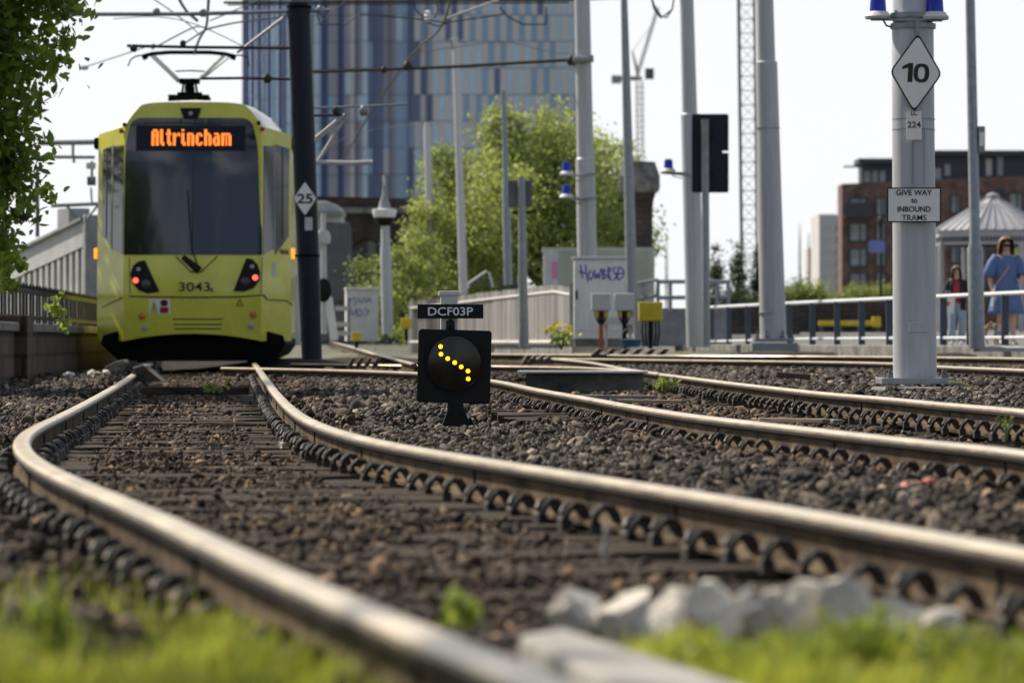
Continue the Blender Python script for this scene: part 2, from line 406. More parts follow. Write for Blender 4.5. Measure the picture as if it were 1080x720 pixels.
def zA(Y): return .0035 * max(0.0, Y - 25)
def solve(px, py, zf):
    z = 0.05
    for _ in range(40): z = .5 * z + .5 * zf(min(200, F * (CAMZ - z) / (py - 360)))
    return onz(px, py, z)
RAILPX = {
 'A1': ([(573,713),(540,700),(440,660),(340,620),(250,581),(167,540),(111,518),(73,503),(51,493),(29,479),(21,467),(24,458),(38,449),(64,437),(95.5,421),(124,405),(147,390)], zA),
 'A2': ([(1230,606),(1080,577),(987,562),(853,537),(700,513),(640,503),(540,488),(440,471.7),(409,466.7),(364,455.5),(331,444.2),(309,431),(293,415.5),(281,400),(273,388.5)], zA),
 'B1': ([(1200,497),(1080,474),(951,461.5),(880,453.5),(740,438),(678,429),(622,419),(567,409.7),(518,400),(442,392.5),(340,389),(232,387)], lambda Y: .03 + .0025 * max(0, Y - 25)),
 'B2': ([(1200,452),(1080,431),(1007,425.5),(929,418),(880,414.5),(840,410.3),(773,403),(700,394),(655,389),(590,386.2),(517,385.2),(402,384.3),(306,383)], lambda Y: .08 + .0015 * max(0, Y - 45)),
 'C1': ([(1200,395),(1080,389),(991,385.5),(942,382.3),(840,380.3),(773,379.6),(640,378),(560,377)], lambda Y: .15),
 'C2': ([(1160,379),(1080,377),(991,376),(940,375.5),(840,374.8),(707,374.3),(620,373.4),(505,372.6)], lambda Y: .20),
 'E':  ([(697,393.2),(680,391),(655,387.3),(620,381),(585,377.6)], lambda Y: .085 + .065 * min(1, max(0, (Y - 50) / 10))),
 'D':  ([(437,383),(415,377.5),(392,371.5),(369,364.8),(352,360.5)], lambda Y: .12 + .0055 * max(0, Y - 52)),
}
LINES = {}
for k, (px, zf) in RAILPX.items():
    w = [solve(x, y, zf) for x, y in px] if k != 'D' else [at(437,383,50), at(415,377.5,58), at(392,371.5,70), at(369,364.8,90), at(348,359.5,120)]
    LINES[k] = smooth_line(catmull(w, .21), 50 if k in 'A1A2' else 25)
# carry the near rails on past the camera, off the bottom and the right of the picture
for k in ('A1', 'A2', 'B1', 'B2', 'C1', 'C2'):
    L0 = LINES[k]; d = (L0[0] - L0[8]).normalized(); d.z = 0
    ext = [L0[0] + d * .21 * i for i in range(19 if k[0] == 'A' else 40, 0, -1)]
    LINES[k] = ext + L0
# and on under the tram
for k in ('A1', 'A2'):
    L0 = LINES[k]; d = (L0[-1] - L0[-30]).normalized(); d.z = .002
    LINES[k] = L0 + [L0[-1] + d * .21 * i for i in range(1, 66)]

HEADP = [(-.036, -.021), (-.034, -.011), (-.028, -.004), (-.016, 0), (.016, 0), (.028, -.004), (.034, -.011), (.036, -.021), (.035, -.034), (.010, -.046), (.008, -.062), (.008, -.104), (.014, -.116),
         (.063, -.126), (.063, -.138), (-.063, -.138), (-.063, -.126), (-.014, -.116), (-.008, -.104), (-.008, -.062), (-.010, -.046), (-.035, -.034)]
def sweep_rail(line, origin):
    mb = MB(); n = len(HEADP); vs = []
    for i, p in enumerate(line):
        t = (line[min(i + 1, len(line) - 1)] - line[max(i - 1, 0)]); t.z = 0; t.normalize()
        s = Vector((t.y, -t.x, 0))
        for x, z in HEADP: vs.append(p - origin + s * x + Vector((0, 0, z)))
    fs = []; ms = []
    for i in range(len(line) - 1):
        for k in range(n):
            k2 = (k + 1) % n
            fs.append((i * n + k, i * n + k2, (i + 1) * n + k2, (i + 1) * n + k)); ms.append(0 if 1 <= k <= 4 else 3 if k in (0, 5, 6) else 2 if k in (7, 8, n - 2, n - 1) else 1)  # bright top wraps the left corner, standing in for sun on that side
    fs.append(tuple(range(n))); ms.append(1); o = (len(line) - 1) * n
    fs.append(tuple(o + k for k in range(n - 1, -1, -1))); ms.append(1)
    mb.v = [tuple(v) for v in vs]; mb.f = fs; mb.m = ms
    return mb
def clip_mb():
    mb = MB()
    pts = [(.090, -.050, .012), (.090, .010, .012), (.094, .042, .020), (.086, .056, .042), (.060, .058, .062), (.030, .052, .060), (.008, .040, .038),
           (-.002, .022, .014), (.006, .000, .016), (.026, -.024, .044), (.052, -.036, .062), (.080, -.030, .052), (.098, -.012, .030)]
    pts = [Vector((x * .70 + .012, y * .62, z * .90)) for x, y, z in pts]
    mb.tube(pts, .0105, 7)
    mb.box((.074, -.004, -.004), (.030, .055, .032), 0)
    return mb
clip_obj = clip_mb().build('rail_clip', M['clip'], None, smooth=True)
clip_me = clip_obj.data
bpy.data.objects.remove(clip_obj)
PITCH = .42
RAILS = {}
RLAB = {
 'A1': ('left running rail of the nearest track, bending out of the grass towards the tram', 100),
 'A2': ('right running rail of the nearest track, crossing the whole foreground to the right edge', 100),
 'B1': ('front running rail of the middle track, passing just behind the black signal', 100),
 'B2': ('rear running rail of the middle track, in front of the sign pole foot', 100),
 'C1': ('brown front running rail of the far track, behind the foot of the sign pole', 100),
 'C2': ('rear running rail of the far track, beside the path kerb and white handrail', 0),
 'E': ('short shiny slanting rail joining the far track to the middle track', 0),
 'D': ('dark rail at the ballast mound by the graffitied small cabinet', 0)}
def clip_side(k):  # which side's clips are built as single parts: -1 = left of the rail (towards the camera's left)
    return {'A1': (1, -1), 'A2': (-1, 1), 'B1': (-1, 1), 'B2': (-1, 1), 'C1': (-1,)}.get(k, ())
def along(line, pitch):
    st = int(round(pitch / .21)); return range(2, len(line) - 2, st)
for k, line in LINES.items():
    lab, _ = RLAB[k]
    o0 = line[0].copy()
    r = sweep_rail(line, o0).build('rail', [M['rail_top'], M['rail_side'], M['rail_head'], M['rail_shoulder']], None, loc=o0, smooth=True, angle=25, fix=False)
    tag(r, lab, 'rail'); RAILS[k] = r
    items = []
    for i in along(line, PITCH):
        t = line[i + 1] - line[i - 1]; t.z = 0; t.normalize(); s = Vector((t.y, -t.x, 0)); p = line[i]
        if p.y > 62 or p.y < 4.2: continue
        for sd in clip_side(k): items.append((p.y, p, t, s * sd, sd))
    # A1: outer (left) clips show while it bends towards us, inner ones beyond
    def seen(it):
        Y, p, t, s, sd = it
        toward = s.dot(Vector((p.x, p.y, 0)).normalized()) < -.01
        return (0 if toward else 1, Y)
    items.sort(key=seen)
    rest = MB()
    for n, (Y, p, t, s, sd) in enumerate(items):
        base = p + Vector((0, 0, -.127)) - o0 + s * .030
        tt = t if sd > 0 else -t
        R = Matrix((( s.x, tt.x, 0), (s.y, tt.y, 0), (0, 0, 1)))
        ang = random.uniform(-.22, .22); base = base + t * random.uniform(-.03, .03) + Vector((0, 0, random.uniform(-.014, .004)))
        if n < 100:
            c = bpy.data.objects.new('rail_clip', clip_me); COL.objects.link(c); c.parent = r
            c.matrix_local = Matrix.Translation(base) @ R.to_4x4() @ Matrix.Rotation(ang, 4, 'Z')
        else:
            rest.add([base + R @ v.co for v in clip_me.vertices], [tuple(f.vertices) for f in clip_me.polygons])
    if rest.v:
        tag(rest.build('far_rail_clips', M['clip'], r, smooth=True, fix=False), kind='stuff')
    # weld bands on the web
    if k in ('A1', 'A2', 'B1', 'B2'):
        for i in range(9 + (hash(k) % 1) + ord(k[0]) % 5, len(line) - 4, 13 + ord(k[1]) % 4):
            p = line[i]
            if p.y > 40: break
            t = line[i + 1] - line[i - 1]; t.z = 0; t.normalize()
            R = Matrix(((t.y, t.x, 0), (-t.x, t.y, 0), (0, 0, 1)))
            mb = MB(); mb.box(p - o0 + Vector((0, 0, -.082)), (.030, .016, .074), 0, rot=R)
            mb.build('weld_band', M['blackmatt'], r)

# ================================================================== sleepers
def pair_points(La, Lb, pitch, y0, y1):
    """centre and direction of sleepers for a track: walk rail a, find the facing point of rail b"""
    out = []
    for i in along(La, pitch):
        p = La[i]
        if not (y0 < p.y < y1): continue
        t = La[i + 1] - La[i - 1]; t.z = 0; t.normalize(); s = Vector((t.y, -t.x, 0))
        q = min(Lb, key=lambda v: abs((v - p).dot(t)) + (0 if .7 < abs((v - p).dot(s)) < 2.2 else 9))
        out.append(((p + q) / 2, (q - p).normalized(), (p.z + q.z) / 2))
    return out
def sleeper_me(seed):
    random.seed(seed); mb = MB(); n = 12
    prof = [(-.125, -.16), (-.122, -.008), (-.113, 0), (.113, 0), (.122, -.008), (.125, -.16)]
    vs = []
    for i in range(n + 1):
        x = -1.24 + 2.48 * i / n
        for y, z in prof:
            vs.append((x, y + random.uniform(-.006, .006), z + (random.uniform(-.008, .005) if z > -.1 else 0)))
    m = len(prof); fs = []
    for i in range(n):
        for k in range(m - 1): fs.append((i * m + k, i * m + k + 1, (i + 1) * m + k + 1, (i + 1) * m + k))
    fs += [tuple(range(m)), tuple(n * m + k for k in range(m - 1, -1, -1))]
    mb.add(vs, fs); o = mb.build('sleeper', M['sleeper'], None); me = o.data; bpy.data.objects.remove(o); return me
SL = [sleeper_me(i) for i in range(5)]
random.seed(11)
for (a, b, y0, y1, lab, grp) in (
    ('A1', 'A2', 4.6, 62, 'dirt-caked wooden sleeper across the nearest track, between its two rails', 'sleepers of the nearest track'),
    ('B1', 'B2', 11, 48, 'wooden sleeper across the middle track, between its rails behind the signal', 'sleepers of the middle track')):
    for c, d, z in pair_points(LINES[a], LINES[b], PITCH, y0, y1):
        o = bpy.data.objects.new('sleeper', random.choice(SL)); COL.objects.link(o)
        o.location = (c.x, c.y, z - .140 + random.uniform(-.016, .006)); o.rotation_euler = (0, 0, math.atan2(d.y, d.x) + random.uniform(-.015, .015))
        tag(o, lab, 'sleeper', grp)

# ================================================================== ground
RP = np.array([(p.x, p.y, p.z - .138) for L in LINES.values() for p in L[::3]] +
              [(-5.6, y, -.10) for y in range(36, 70, 3)] + [(-4.2, y, -.12) for y in range(20, 44, 4)] + [(-3.0, y, -.13) for y in range(10, 22, 3)] +
              [(-.37, 27.5, -.24), (-.62, 27.4, -.22), (-.12, 27.4, -.22), (-.37, 26.9, -.24), (-.37, 28.2, -.22), (-.36, 26.2, -.22), (-.30, 25.5, -.2), (-.25, 24, -.17), (-.45, 29, -.18), (-1.5, 7, -.12), (-1, 5, -.10), (-1.6, 4, -.10), (-.9, 6, -.11), (-7, 30, -.1), (-9, 50, -.05), (-9, 20, -.1)] +
              [(6.5, 62, .24), (9, 60, .24), (5, 72, .24), (4, 80, .24), (7.5, 54, .22), (3, 90, .2), (12, 50, .2), (12, 70, .16), (0, 80, .20), (-3, 80, .22), (6, 100, .16), (-8, 90, .15), (-3.3, 66, .17), (-2.4, 72, .24), (-4, 100, .24), (2, 110, .22), (20, 60, .16), (20, 30, .1)])
def ground_z(X, Y):
    X = np.asarray(X, float).ravel(); Y = np.asarray(Y, float).ravel(); out = np.empty(len(X))
    for s in range(0, len(X), 4000):
        dx = X[s:s + 4000, None] - RP[None, :, 0]; dy = (Y[s:s + 4000, None] - RP[None, :, 1])
        w = 1.0 / (dx * dx + dy * dy + .02) ** 1.6
        out[s:s + 4000] = (w * RP[None, :, 2]).sum(1) / w.sum(1)
    return out
def vnoise(X, Y, sc, seed=0):
    """cheap value noise"""
    x = np.asarray(X) * sc + seed * 17.3; y = np.asarray(Y) * sc + seed * 7.7
    xi = np.floor(x).astype(np.int64); yi = np.floor(y).astype(np.int64); fx = x - xi; fy = y - yi
    fx = fx * fx * (3 - 2 * fx); fy = fy * fy * (3 - 2 * fy)
    def h(a, b): 
        v = np.sin(a * 127.1 + b * 311.7 + seed * 74.7) * 43758.5453; return v - np.floor(v)
    return (h(xi, yi) * (1 - fx) + h(xi + 1, yi) * fx) * (1 - fy) + (h(xi, yi + 1) * (1 - fx) + h(xi + 1, yi + 1) * fx) * fy
xs = np.concatenate([[-500, -200, -80, -40, -22], np.arange(-14, 14.01, .16), [22, 40, 80, 200, 500]])
ys = np.concatenate([[-100, -40, -10, 0], np.arange(2, 30, .12), np.arange(30, 75, .3), [76, 80, 85, 90, 95, 100, 110, 120, 140, 180, 260, 500, 1060]])
GX, GY = np.meshgrid(xs, ys)
GZ = ground_z(GX, GY).reshape(GX.shape)
near = (np.abs(GX) < 14) & (GY > 1) & (GY < 75)
GZ = GZ + near * ((vnoise(GX, GY, 2.2) - .5) * .035 + (vnoise(GX, GY, 9, 3) - .5) * .02) - .028
nx, ny = len(xs), len(ys)
idx = np.arange(nx * ny).reshape(ny, nx)
gf = np.stack([idx[:-1, :-1], idx[:-1, 1:], idx[1:, 1:], idx[1:, :-1]], -1).reshape(-1, 4)
gm = M['dirt']
g = np_mesh('ground', np.stack([GX, GY, GZ], -1).reshape(-1, 3), gf, gm, smooth=True)
g.data.materials.append(M['ground'])
cy = GY[:-1, :-1].ravel(); g.data.polygons.foreach_set('material_index', ((cy > 74) | (np.abs(GX[:-1, :-1].ravel()) > 13.5)).astype(np.int32))
tag(g, kind='structure')

# ================================================================== ballast (nobody could count it)
def ico(sub):
    bm = bmesh.new(); bmesh.ops.create_icosphere(bm, subdivisions=sub, radius=1)
    v = np.array([x.co[:] for x in bm.verts]); bm.verts.index_update(); f = np.array([[a.index for a in q.verts] for q in bm.faces]); bm.free(); return v, f
def stone_templates(sub, n):
    v, f = ico(sub); T = []
    for i in range(n):
        w = v.copy()
        for _ in range(9 if sub > 1 else 3):            # chop flat facets off
            d = RNG.normal(size=3); d /= np.linalg.norm(d); h = RNG.uniform(.3, .75)
            pr = w @ d; w = w - d * np.maximum(0, pr - h)[:, None]
        w *= 1 + RNG.normal(size=(len(w), 1)) * .03
        w /= np.abs(w).max(0)
        T.append(w * np.array([RNG.uniform(.95, 1.5), RNG.uniform(.7, 1.0), RNG.uniform(.38, .66)]))
    return np.array(T), f
segA = np.array([(p.x, p.y) for k in LINES for p in LINES[k]])
def rail_dist(X, Y):
    out = np.empty(len(X))
    for s in range(0, len(X), 6000):
        out[s:s + 6000] = np.sqrt(((X[s:s + 6000, None] - segA[None, :, 0]) ** 2 + (Y[s:s + 6000, None] - segA[None, :, 1]) ** 2).min(1))
    return out
def interp_x(k, Y):
    L = LINES[k]; yy = np.array([p.y for p in L]); xx = np.array([p.x for p in L]); o = np.argsort(yy); return np.interp(Y, yy[o], xx[o])
def scatter(y0, y1, dens, sub, size, name, lo=0, gap=.125):
    n = int(dens * (.27 * (y0 + y1) / 2 + 1.6) * (y1 - y0) * 1.35)
    Y = RNG.uniform(y0, y1, n); X = RNG.uniform(-1, 1, n) * (.135 * y1 + .9)
    k = np.abs(X) < .135 * Y + .8
    X, Y = X[k], Y[k]
    d = rail_dist(X, Y)
    cl = vnoise(X, Y, 1.1, 5)
    a1 = interp_x('A1', Y); a2 = interp_x('A2', Y); inA = (X > a1 + .1) & (X < a2 - .1)
    b1 = interp_x('B1', Y); b2 = interp_x('B2', Y); inB = (X > b1 + .1) & (X < b2 - .1) & (Y < 46)
    keep = d > gap + .05 * RNG.random(len(X))
    keep &= ~((d < .27) & (RNG.random(len(X)) < .88))
    edge = np.clip((d - .15) / .5, 0, 1)
    pA = .52 + .45 * cl
    keep &= ~(inA & (RNG.random(len(X)) > pA))
    keep &= ~(inB & (RNG.random(len(X)) > .35 + .3 * cl))
    X, Y, inA, d, inB = X[keep], Y[keep], inA[keep], d[keep], inB[keep]
    T, f = stone_templates(sub, 14)
    m = len(X); ti = RNG.integers(0, len(T), m)
    q = RNG.normal(size=(m, 4)); q /= np.linalg.norm(q, axis=1)[:, None]
    w, x, y, z = q.T
    R = np.stack([1 - 2 * (y * y + z * z), 2 * (x * y - z * w), 2 * (x * z + y * w), 2 * (x * y + z * w), 1 - 2 * (x * x + z * z), 2 * (y * z - x * w),
                  2 * (x * z - y * w), 2 * (y * z + x * w), 1 - 2 * (x * x + y * y)], -1).reshape(m, 3, 3)
    s = size * RNG.lognormal(0, .28, m) * np.where(inA, .70, 1.0) * RNG.choice([.6, .85, 1.0, 1.25], m, p=[.2, .3, .35, .15])
    V = np.einsum('nij,nvj->nvi', R, T[ti]) * s[:, None, None]
    gz = ground_z(X, Y)
    heap = np.where(inA | inB, -.018, .012 + .02 * vnoise(X, Y, 1.3, 2))
    zz = gz + heap + RNG.uniform(-.011, .011, m)
    V += np.stack([X, Y, zz], -1)[:, None, :]
    nv = V.shape[1]
    faces = (f[None] + (np.arange(m) * nv)[:, None, None]).reshape(-1, f.shape[1])
    base = RNG.choice([.2, .4, .75, 1.4, 2.5], m, p=[.29, .26, .19, .15, .11]) * RNG.uniform(.8, 1.15, m)
    tint = np.stack([base * RNG.uniform(.98, 1.08, m), base, base * RNG.uniform(.88, 1.0, m)], -1)
    brown = np.where(inA | inB, .85, np.clip(1 - (d - .1) * 2.2, 0, .75))[:, None]      # rust and brake dust near the rails
    tint = tint * (1 - brown) + tint * np.array([1.05, .82, .60]) * brown
    o = np_mesh(name, V.reshape(-1, 3), faces, M['stone'], shade=np.repeat(tint, len(f), 0))
    return tag(o, 'loose grey and brown ballast stones spread between the rails', 'ballast', kind='stuff')
b_near = scatter(4.6, 13, 900, 2, .0195, 'ballast')
b_mid = scatter(13, 27, 720, 2, .0195, 'ballast')
b_far = scatter(27, 58, 260, 1, .027, 'ballast')
for o in (b_mid, b_far): o['label'] = 'loose grey and brown ballast stones further along the tracks'

# ================================================================== trespass guards, troughs, baulks
def guard(p, w, h, dep, n, rz, label, slant=.9):
    """a strip of sloping timber ribs that keeps people off the track"""
    mb = MB(); mb.box((0, 0, h * .12), (w, dep, h * .24), 0)
    st = w / n
    for i in range(n):
        x = -w / 2 + st * i
        mb.prism([(x, h * .2), (x + st * .55, h * .2), (x + st * (.55 + slant * .45), h), (x + st * (slant * .45 + .1), h)], -dep / 2, dep / 2, 1)
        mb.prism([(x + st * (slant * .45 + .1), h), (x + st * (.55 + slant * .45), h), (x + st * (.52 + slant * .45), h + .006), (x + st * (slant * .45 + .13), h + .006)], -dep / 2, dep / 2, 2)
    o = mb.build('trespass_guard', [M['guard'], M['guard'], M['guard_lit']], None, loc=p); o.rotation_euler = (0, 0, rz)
    return tag(o, label, 'trespass guard')
guard(at(384, 388, 54), .42, .125, .5, 4, .05, 'dark ribbed timber trespass guard between the tram and the black signal')
guard(at(566, 383.5, 58), .40, .11, .5, 4, .05, 'small ribbed timber trespass guard just right of the black signal')
guard(at(664, 376.5, 63), 1.16, .115, .5, 6, .02, 'long ribbed timber trespass guard below the graffitied cabinet and yellow box')
mb = MB(); mb.prism([(-.18, 0), (-.16, .13), (-.06, .16), (.13, .0)], -.3, .3, 0); mb.prism([(-.165, .13), (-.155, .15), (-.06, .18), (-.05, .155)], -.3, .3, 1)
o = mb.build('trespass_guard', [M['guard'], M['offwhite']], None, loc=at(160, 402, 43)); tag(o, 'tilted pale-topped guard block at the left rail in front of the tram', 'trespass guard')
mb = MB(); mb.prism([(-.12, 0), (-.115, .05), (.0, .11), (.10, .14), (.12, .11), (.02, .05), (0, 0)], -.25, .25, 0)
o = mb.build('broken_trough_lid', M['concrete_dk'], None, loc=at(123, 392, 48), bevel=.01); tag(o, 'broken concrete lid tilted up beside the left rail under the tram corner', 'concrete lid')
# cable trough between the rails of the middle track
t = empty('cable_trough', at(617, 413.5, 38), -.03, 'stained concrete trough with thin white lid edge inside the middle track', 'cable trough')
mb = MB(); mb.box((0, .15, .05), (1.05, .45, .24), 0); mb.build('trough_body', M['trough'], t, bevel=.01)
mb = MB(); mb.box((-.02, .12, .181), (1.16, .56, .02), 0); mb.build('trough_lid', M['offwhite'], t, bevel=.004)
for (x0, y0, x1, y1, Y, m, lab) in ((600, 419, 692, 417.5, 33, 'concrete_dk', 'grey flat bar lying across the middle track near the trough'),
                                    (655, 424.5, 722, 421.5, 31, 'guard_lit', 'reddish brown bar lying across the middle track'),
                                    (806, 444.5, 872, 442, 24, 'guard_lit', 'pinkish brown bar in the middle track left of the sign pole foot'),
                                    (864, 446, 884, 442, 24, 'concrete_dk', 'short grey bar in the middle track below the sign pole')):
    a = at(x0, y0, Y); b = at(x1, y1, Y - .4); c = (a + b) / 2; mb = MB()
    d = b - a; R = Matrix.Rotation(math.atan2(d.y, d.x), 3, 'Z')
    mb.box((0, 0, 0), ((b - a).length, .06, .025), 0, rot=R); tag(mb.build('stretcher_bar', M[m], None, loc=c, bevel=.004), lab, 'bar')
mb = MB(); mb.box((0, 0, 0), (.34, .22, .05), 0); o = mb.build('timber_baulk', M['guard'], None, loc=at(834, 396, 40), bevel=.01); o.rotation_euler = (0, .06, .2)
tag(o, 'dark timber baulk lying between the far and middle tracks', 'timber')
# flat bar across the nearest track below the tram
a = at(150, 409.5, 38); b = at(263, 407, 38); mb = MB(); mb.box((0, 0, -.03), ((b - a).length, .16, .07), 0)
tag(mb.build('crossing_board', M['sleeper'], None, loc=(a + b) / 2, bevel=.01), 'pale worn board lying across the nearest track under the tram', 'board')

# ================================================================== foreground: kerbs, rocks, grass
def rock_mb(rx, ry, rz, seed, chops=9):
    rg = np.random.default_rng(seed); v, f = ico(4)
    for _ in range(chops):
        d = rg.normal(size=3); d /= np.linalg.norm(d); h = rg.uniform(.28, .72); v = v - d * np.maximum(0, v @ d - h)[:, None]
    out = []
    for p in v:
        n = noise.noise(Vector(p) * 2.1 + Vector((seed, 0, 0))) * .12 + noise.noise(Vector(p) * 6 + Vector((0, seed, 0))) * .06 + noise.noise(Vector(p) * 15) * .02
        out.append(Vector(p * (1 + n) * np.array([rx, ry, rz])))
    mb = MB(); mb.add(out, [tuple(q) for q in f]); return mb
ROCKS = [(622, 655, 62, 40, 'leftmost pale stone of the row, low with a sloping left side'), (664, 652, 60, 46, 'second pale stone from the left in the row'),
         (705, 650, 48, 50, 'pale stone third from the left, pointed on top'), (742, 652, 46, 42, 'small pale stone in the row, right of the pointed one'),
         (776, 650, 46, 50, 'pale stone in the middle of the row, tall and narrow'), (812, 653, 48, 42, 'low pale stone right of the tall narrow one'),
         (850, 652, 50, 44, 'pale stone in the row, left of the biggest one'), (902, 650, 74, 54, 'biggest pale stone of the row, square-shouldered, by the tall weed'),
         (950, 654, 48, 34, 'low pale stone right of the biggest one'), (1004, 662, 40, 24, 'small low pale stone at the right end of the row, half in grass')]
for i, (px, py, w, h, lab) in enumerate(ROCKS):
    Y = 7.4 - .45 * (px - 640) / 440; p = at(px, py, Y)
    sc = Y / F
    o = rock_mb(w * sc * .80, w * sc * .6, h * sc * .92, 40 + i).build('rock', M['palerock'], None, loc=(p.x, p.y, p.z + h * sc * .02), smooth=True, angle=12)
    tag(o, lab, 'rock', 'row of pale rocks at the track edge')
def slab(pts, top, thick, name, m, lab, cat):
    """pts: ground outline in world XY"""
    c = Vector((sum(p[0] for p in pts) / len(pts), sum(p[1] for p in pts) / len(pts), top))
    mb = MB(); n = len(pts)
    vs = [(p[0] - c.x, p[1] - c.y, 0) for p in pts] + [(p[0] - c.x, p[1] - c.y, -thick) for p in pts]
    mb.add(vs, [tuple(range(n)), tuple(range(2 * n - 1, n - 1, -1))] + [(i, i + n, (i + 1) % n + n, (i + 1) % n) for i in range(n)])
    o = mb.build(name, m, None, loc=c, bevel=.012); return tag(o, lab, cat)
def g2(px, py, z): q = onz(px, py, z); return (q.x, q.y)
slab([g2(548, 668, -.06), g2(596, 660, -.06), g2(860, 745, -.06), g2(735, 768, -.06)], -.06, .10, 'kerb_stone', M['concrete'], 'pale concrete kerb stone lying in the nearest track at the bottom edge', 'kerb stone')
slab([g2(425, 690, -.085), g2(462, 684, -.085), g2(575, 735, -.085), g2(500, 770, -.085)], -.085, .08, 'kerb_stone', M['concrete'], 'half-buried concrete kerb stone in the grass left of the rail', 'kerb stone')

def grass_patch(name, pts, hts, wid, label):
    n = len(pts); pts = np.asarray(pts); hts = np.asarray(hts)
    a = RNG.uniform(0, 2 * PI, n); lean = RNG.uniform(.05, .55, n) * hts
    d = np.stack([np.cos(a), np.sin(a)], -1); pp = np.stack([-d[:, 1], d[:, 0]], -1)
    V = np.zeros((n, 7, 3)); ts = [0, .4, .75]
    for i, t in enumerate(ts):
        w = wid * (1 - t * .55) * RNG.uniform(.7, 1.3, n)
        cx = pts[:, :2] + d * (lean * t ** 1.8)[:, None]
        V[:, 2 * i, :2] = cx - pp * w[:, None]; V[:, 2 * i + 1, :2] = cx + pp * w[:, None]
        V[:, 2 * i, 2] = V[:, 2 * i + 1, 2] = pts[:, 2] + hts * t
    V[:, 6, :2] = pts[:, :2] + d * lean[:, None]; V[:, 6, 2] = pts[:, 2] + hts * .97
    f4 = np.array([[0, 1, 3, 2], [2, 3, 5, 4], [4, 5, 6, 6]])
    # last is a triangle: use a tiny quad by doubling the tip
    V = np.concatenate([V, V[:, 6:7, :] + np.array([0, 0, .0006])], 1); f4[2] = [4, 5, 6, 7]
    faces = (f4[None] + (np.arange(n) * 8)[:, None, None]).reshape(-1, 4)
    return tag(np_mesh(name, V.reshape(-1, 3), faces, M['grass']), label, 'grass', kind='stuff')
def gpoints(n, poly):
    """random ground points inside a polygon given in photograph pixels on the ground"""
    W = [g2(x, y, -.12) for x, y in poly]; xs_ = [w[0] for w in W]; ys_ = [w[1] for w in W]
    X = RNG.uniform(min(xs_), max(xs_), n * 4); Y = RNG.uniform(min(ys_), max(ys_), n * 4)
    ins = np.zeros(len(X), bool); j = len(W) - 1
    for i in range(len(W)):
        xi, yi = W[i]; xj, yj = W[j]
        ins ^= ((yi > Y) != (yj > Y)) & (X < (xj - xi) * (Y - yi) / (yj - yi + 1e-12) + xi); j = i
    X, Y = X[ins][:n], Y[ins][:n]
    d = rail_dist(X, Y); k = d > .07; X, Y = X[k], Y[k]
    return np.stack([X, Y, ground_z(X, Y) - .02], -1)
gp = gpoints(26000, [(-120, 720), (0, 705), (130, 690), (220, 678), (300, 690), (390, 735), (410, 790), (430, 860), (-200, 860)])
cl = vnoise(gp[:, 0], gp[:, 1], 7, 8)
gp = gp[RNG.random(len(gp)) < .25 + 1.0 * cl]
grass_patch('grass', gp, (.03 + .075 * vnoise(gp[:, 0], gp[:, 1], 9, 4) ** 1.3) * RNG.uniform(.6, 1.6, len(gp)), .0022, 'low bright green grass at the bottom left corner')
gp = gpoints(30000, [(640, 715), (690, 700), (800, 705), (1000, 705), (1200, 700), (1250, 860), (900, 860), (820, 780)])
cl = vnoise(gp[:, 0], gp[:, 1], 6, 9)
gp = gp[RNG.random(len(gp)) < .25 + 1.0 * cl]
grass_patch('grass', gp, (.03 + .065 * vnoise(gp[:, 0], gp[:, 1], 8, 6) ** 1.3) * RNG.uniform(.6, 1.6, len(gp)), .0024, 'low yellow-green grass in front of the pale rocks at the bottom right')
# sparse tall stalks on the left
gp = gpoints(420, [(-60, 640), (60, 620), (230, 650), (150, 700), (-100, 720)])
grass_patch('grass', gp, RNG.uniform(.04, .13, len(gp)), .0016, 'thin tall grass stalks at the left edge')
def weed(p, nstem, h, leaf, m, label, name='weed', spread=.04, flower=None):
    t = empty(name, p, 0, label, 'plant'); mb = MB(); pts = []; fl = []
    for i in range(nstem):
        a = random.uniform(0, 2 * PI); r = random.uniform(.2, 1) * spread; hh = h * random.uniform(.6, 1.0)
        e = Vector((math.cos(a) * r, math.sin(a) * r, hh)); mb.tube([(0, 0, -.02), e * .5 + Vector((0, 0, .1 * hh)), e], [h * .02, h * .015, h * .008], 5)
        for k in range(9): q = e * random.uniform(.25, 1) ; pts.append((q.x + random.gauss(0, leaf * .5), q.y + random.gauss(0, leaf * .5), q.z + random.gauss(0, leaf * .3)))
        for k in range(6): fl.append((e.x + random.gauss(0, leaf * .6), e.y + random.gauss(0, leaf * .6), e.z + random.gauss(0, leaf * .25)))
    leaves('leaves', pts, leaf, m, t); mb.build('stem', m, t, fix=False)
    if flower: tag(leaves('flowers', fl, leaf * .9, flower, t, up=.8), kind='stuff')
    return t
weed(at(487, 658, 7.3), 7, .055, .03, M['leaf_bright'], 'tiny bright green sprout growing in the ballast of the nearest track')
weed(at(55, 718, 6.3), 26, .15, .022, M['leaf_bright'], 'bright yellow-green weed standing in the grass at bottom left', spread=.05)
weed(at(915, 715, 6.4), 22, .12, .018, M['leaf_bright'], 'leafy yellow-green weed below the biggest pale rock', spread=.09)
weed(at(850, 715, 6.2), 14, .07, .018, M['leaf_bright'], 'low leafy weed left of the tall weed in the right-hand grass', spread=.07)
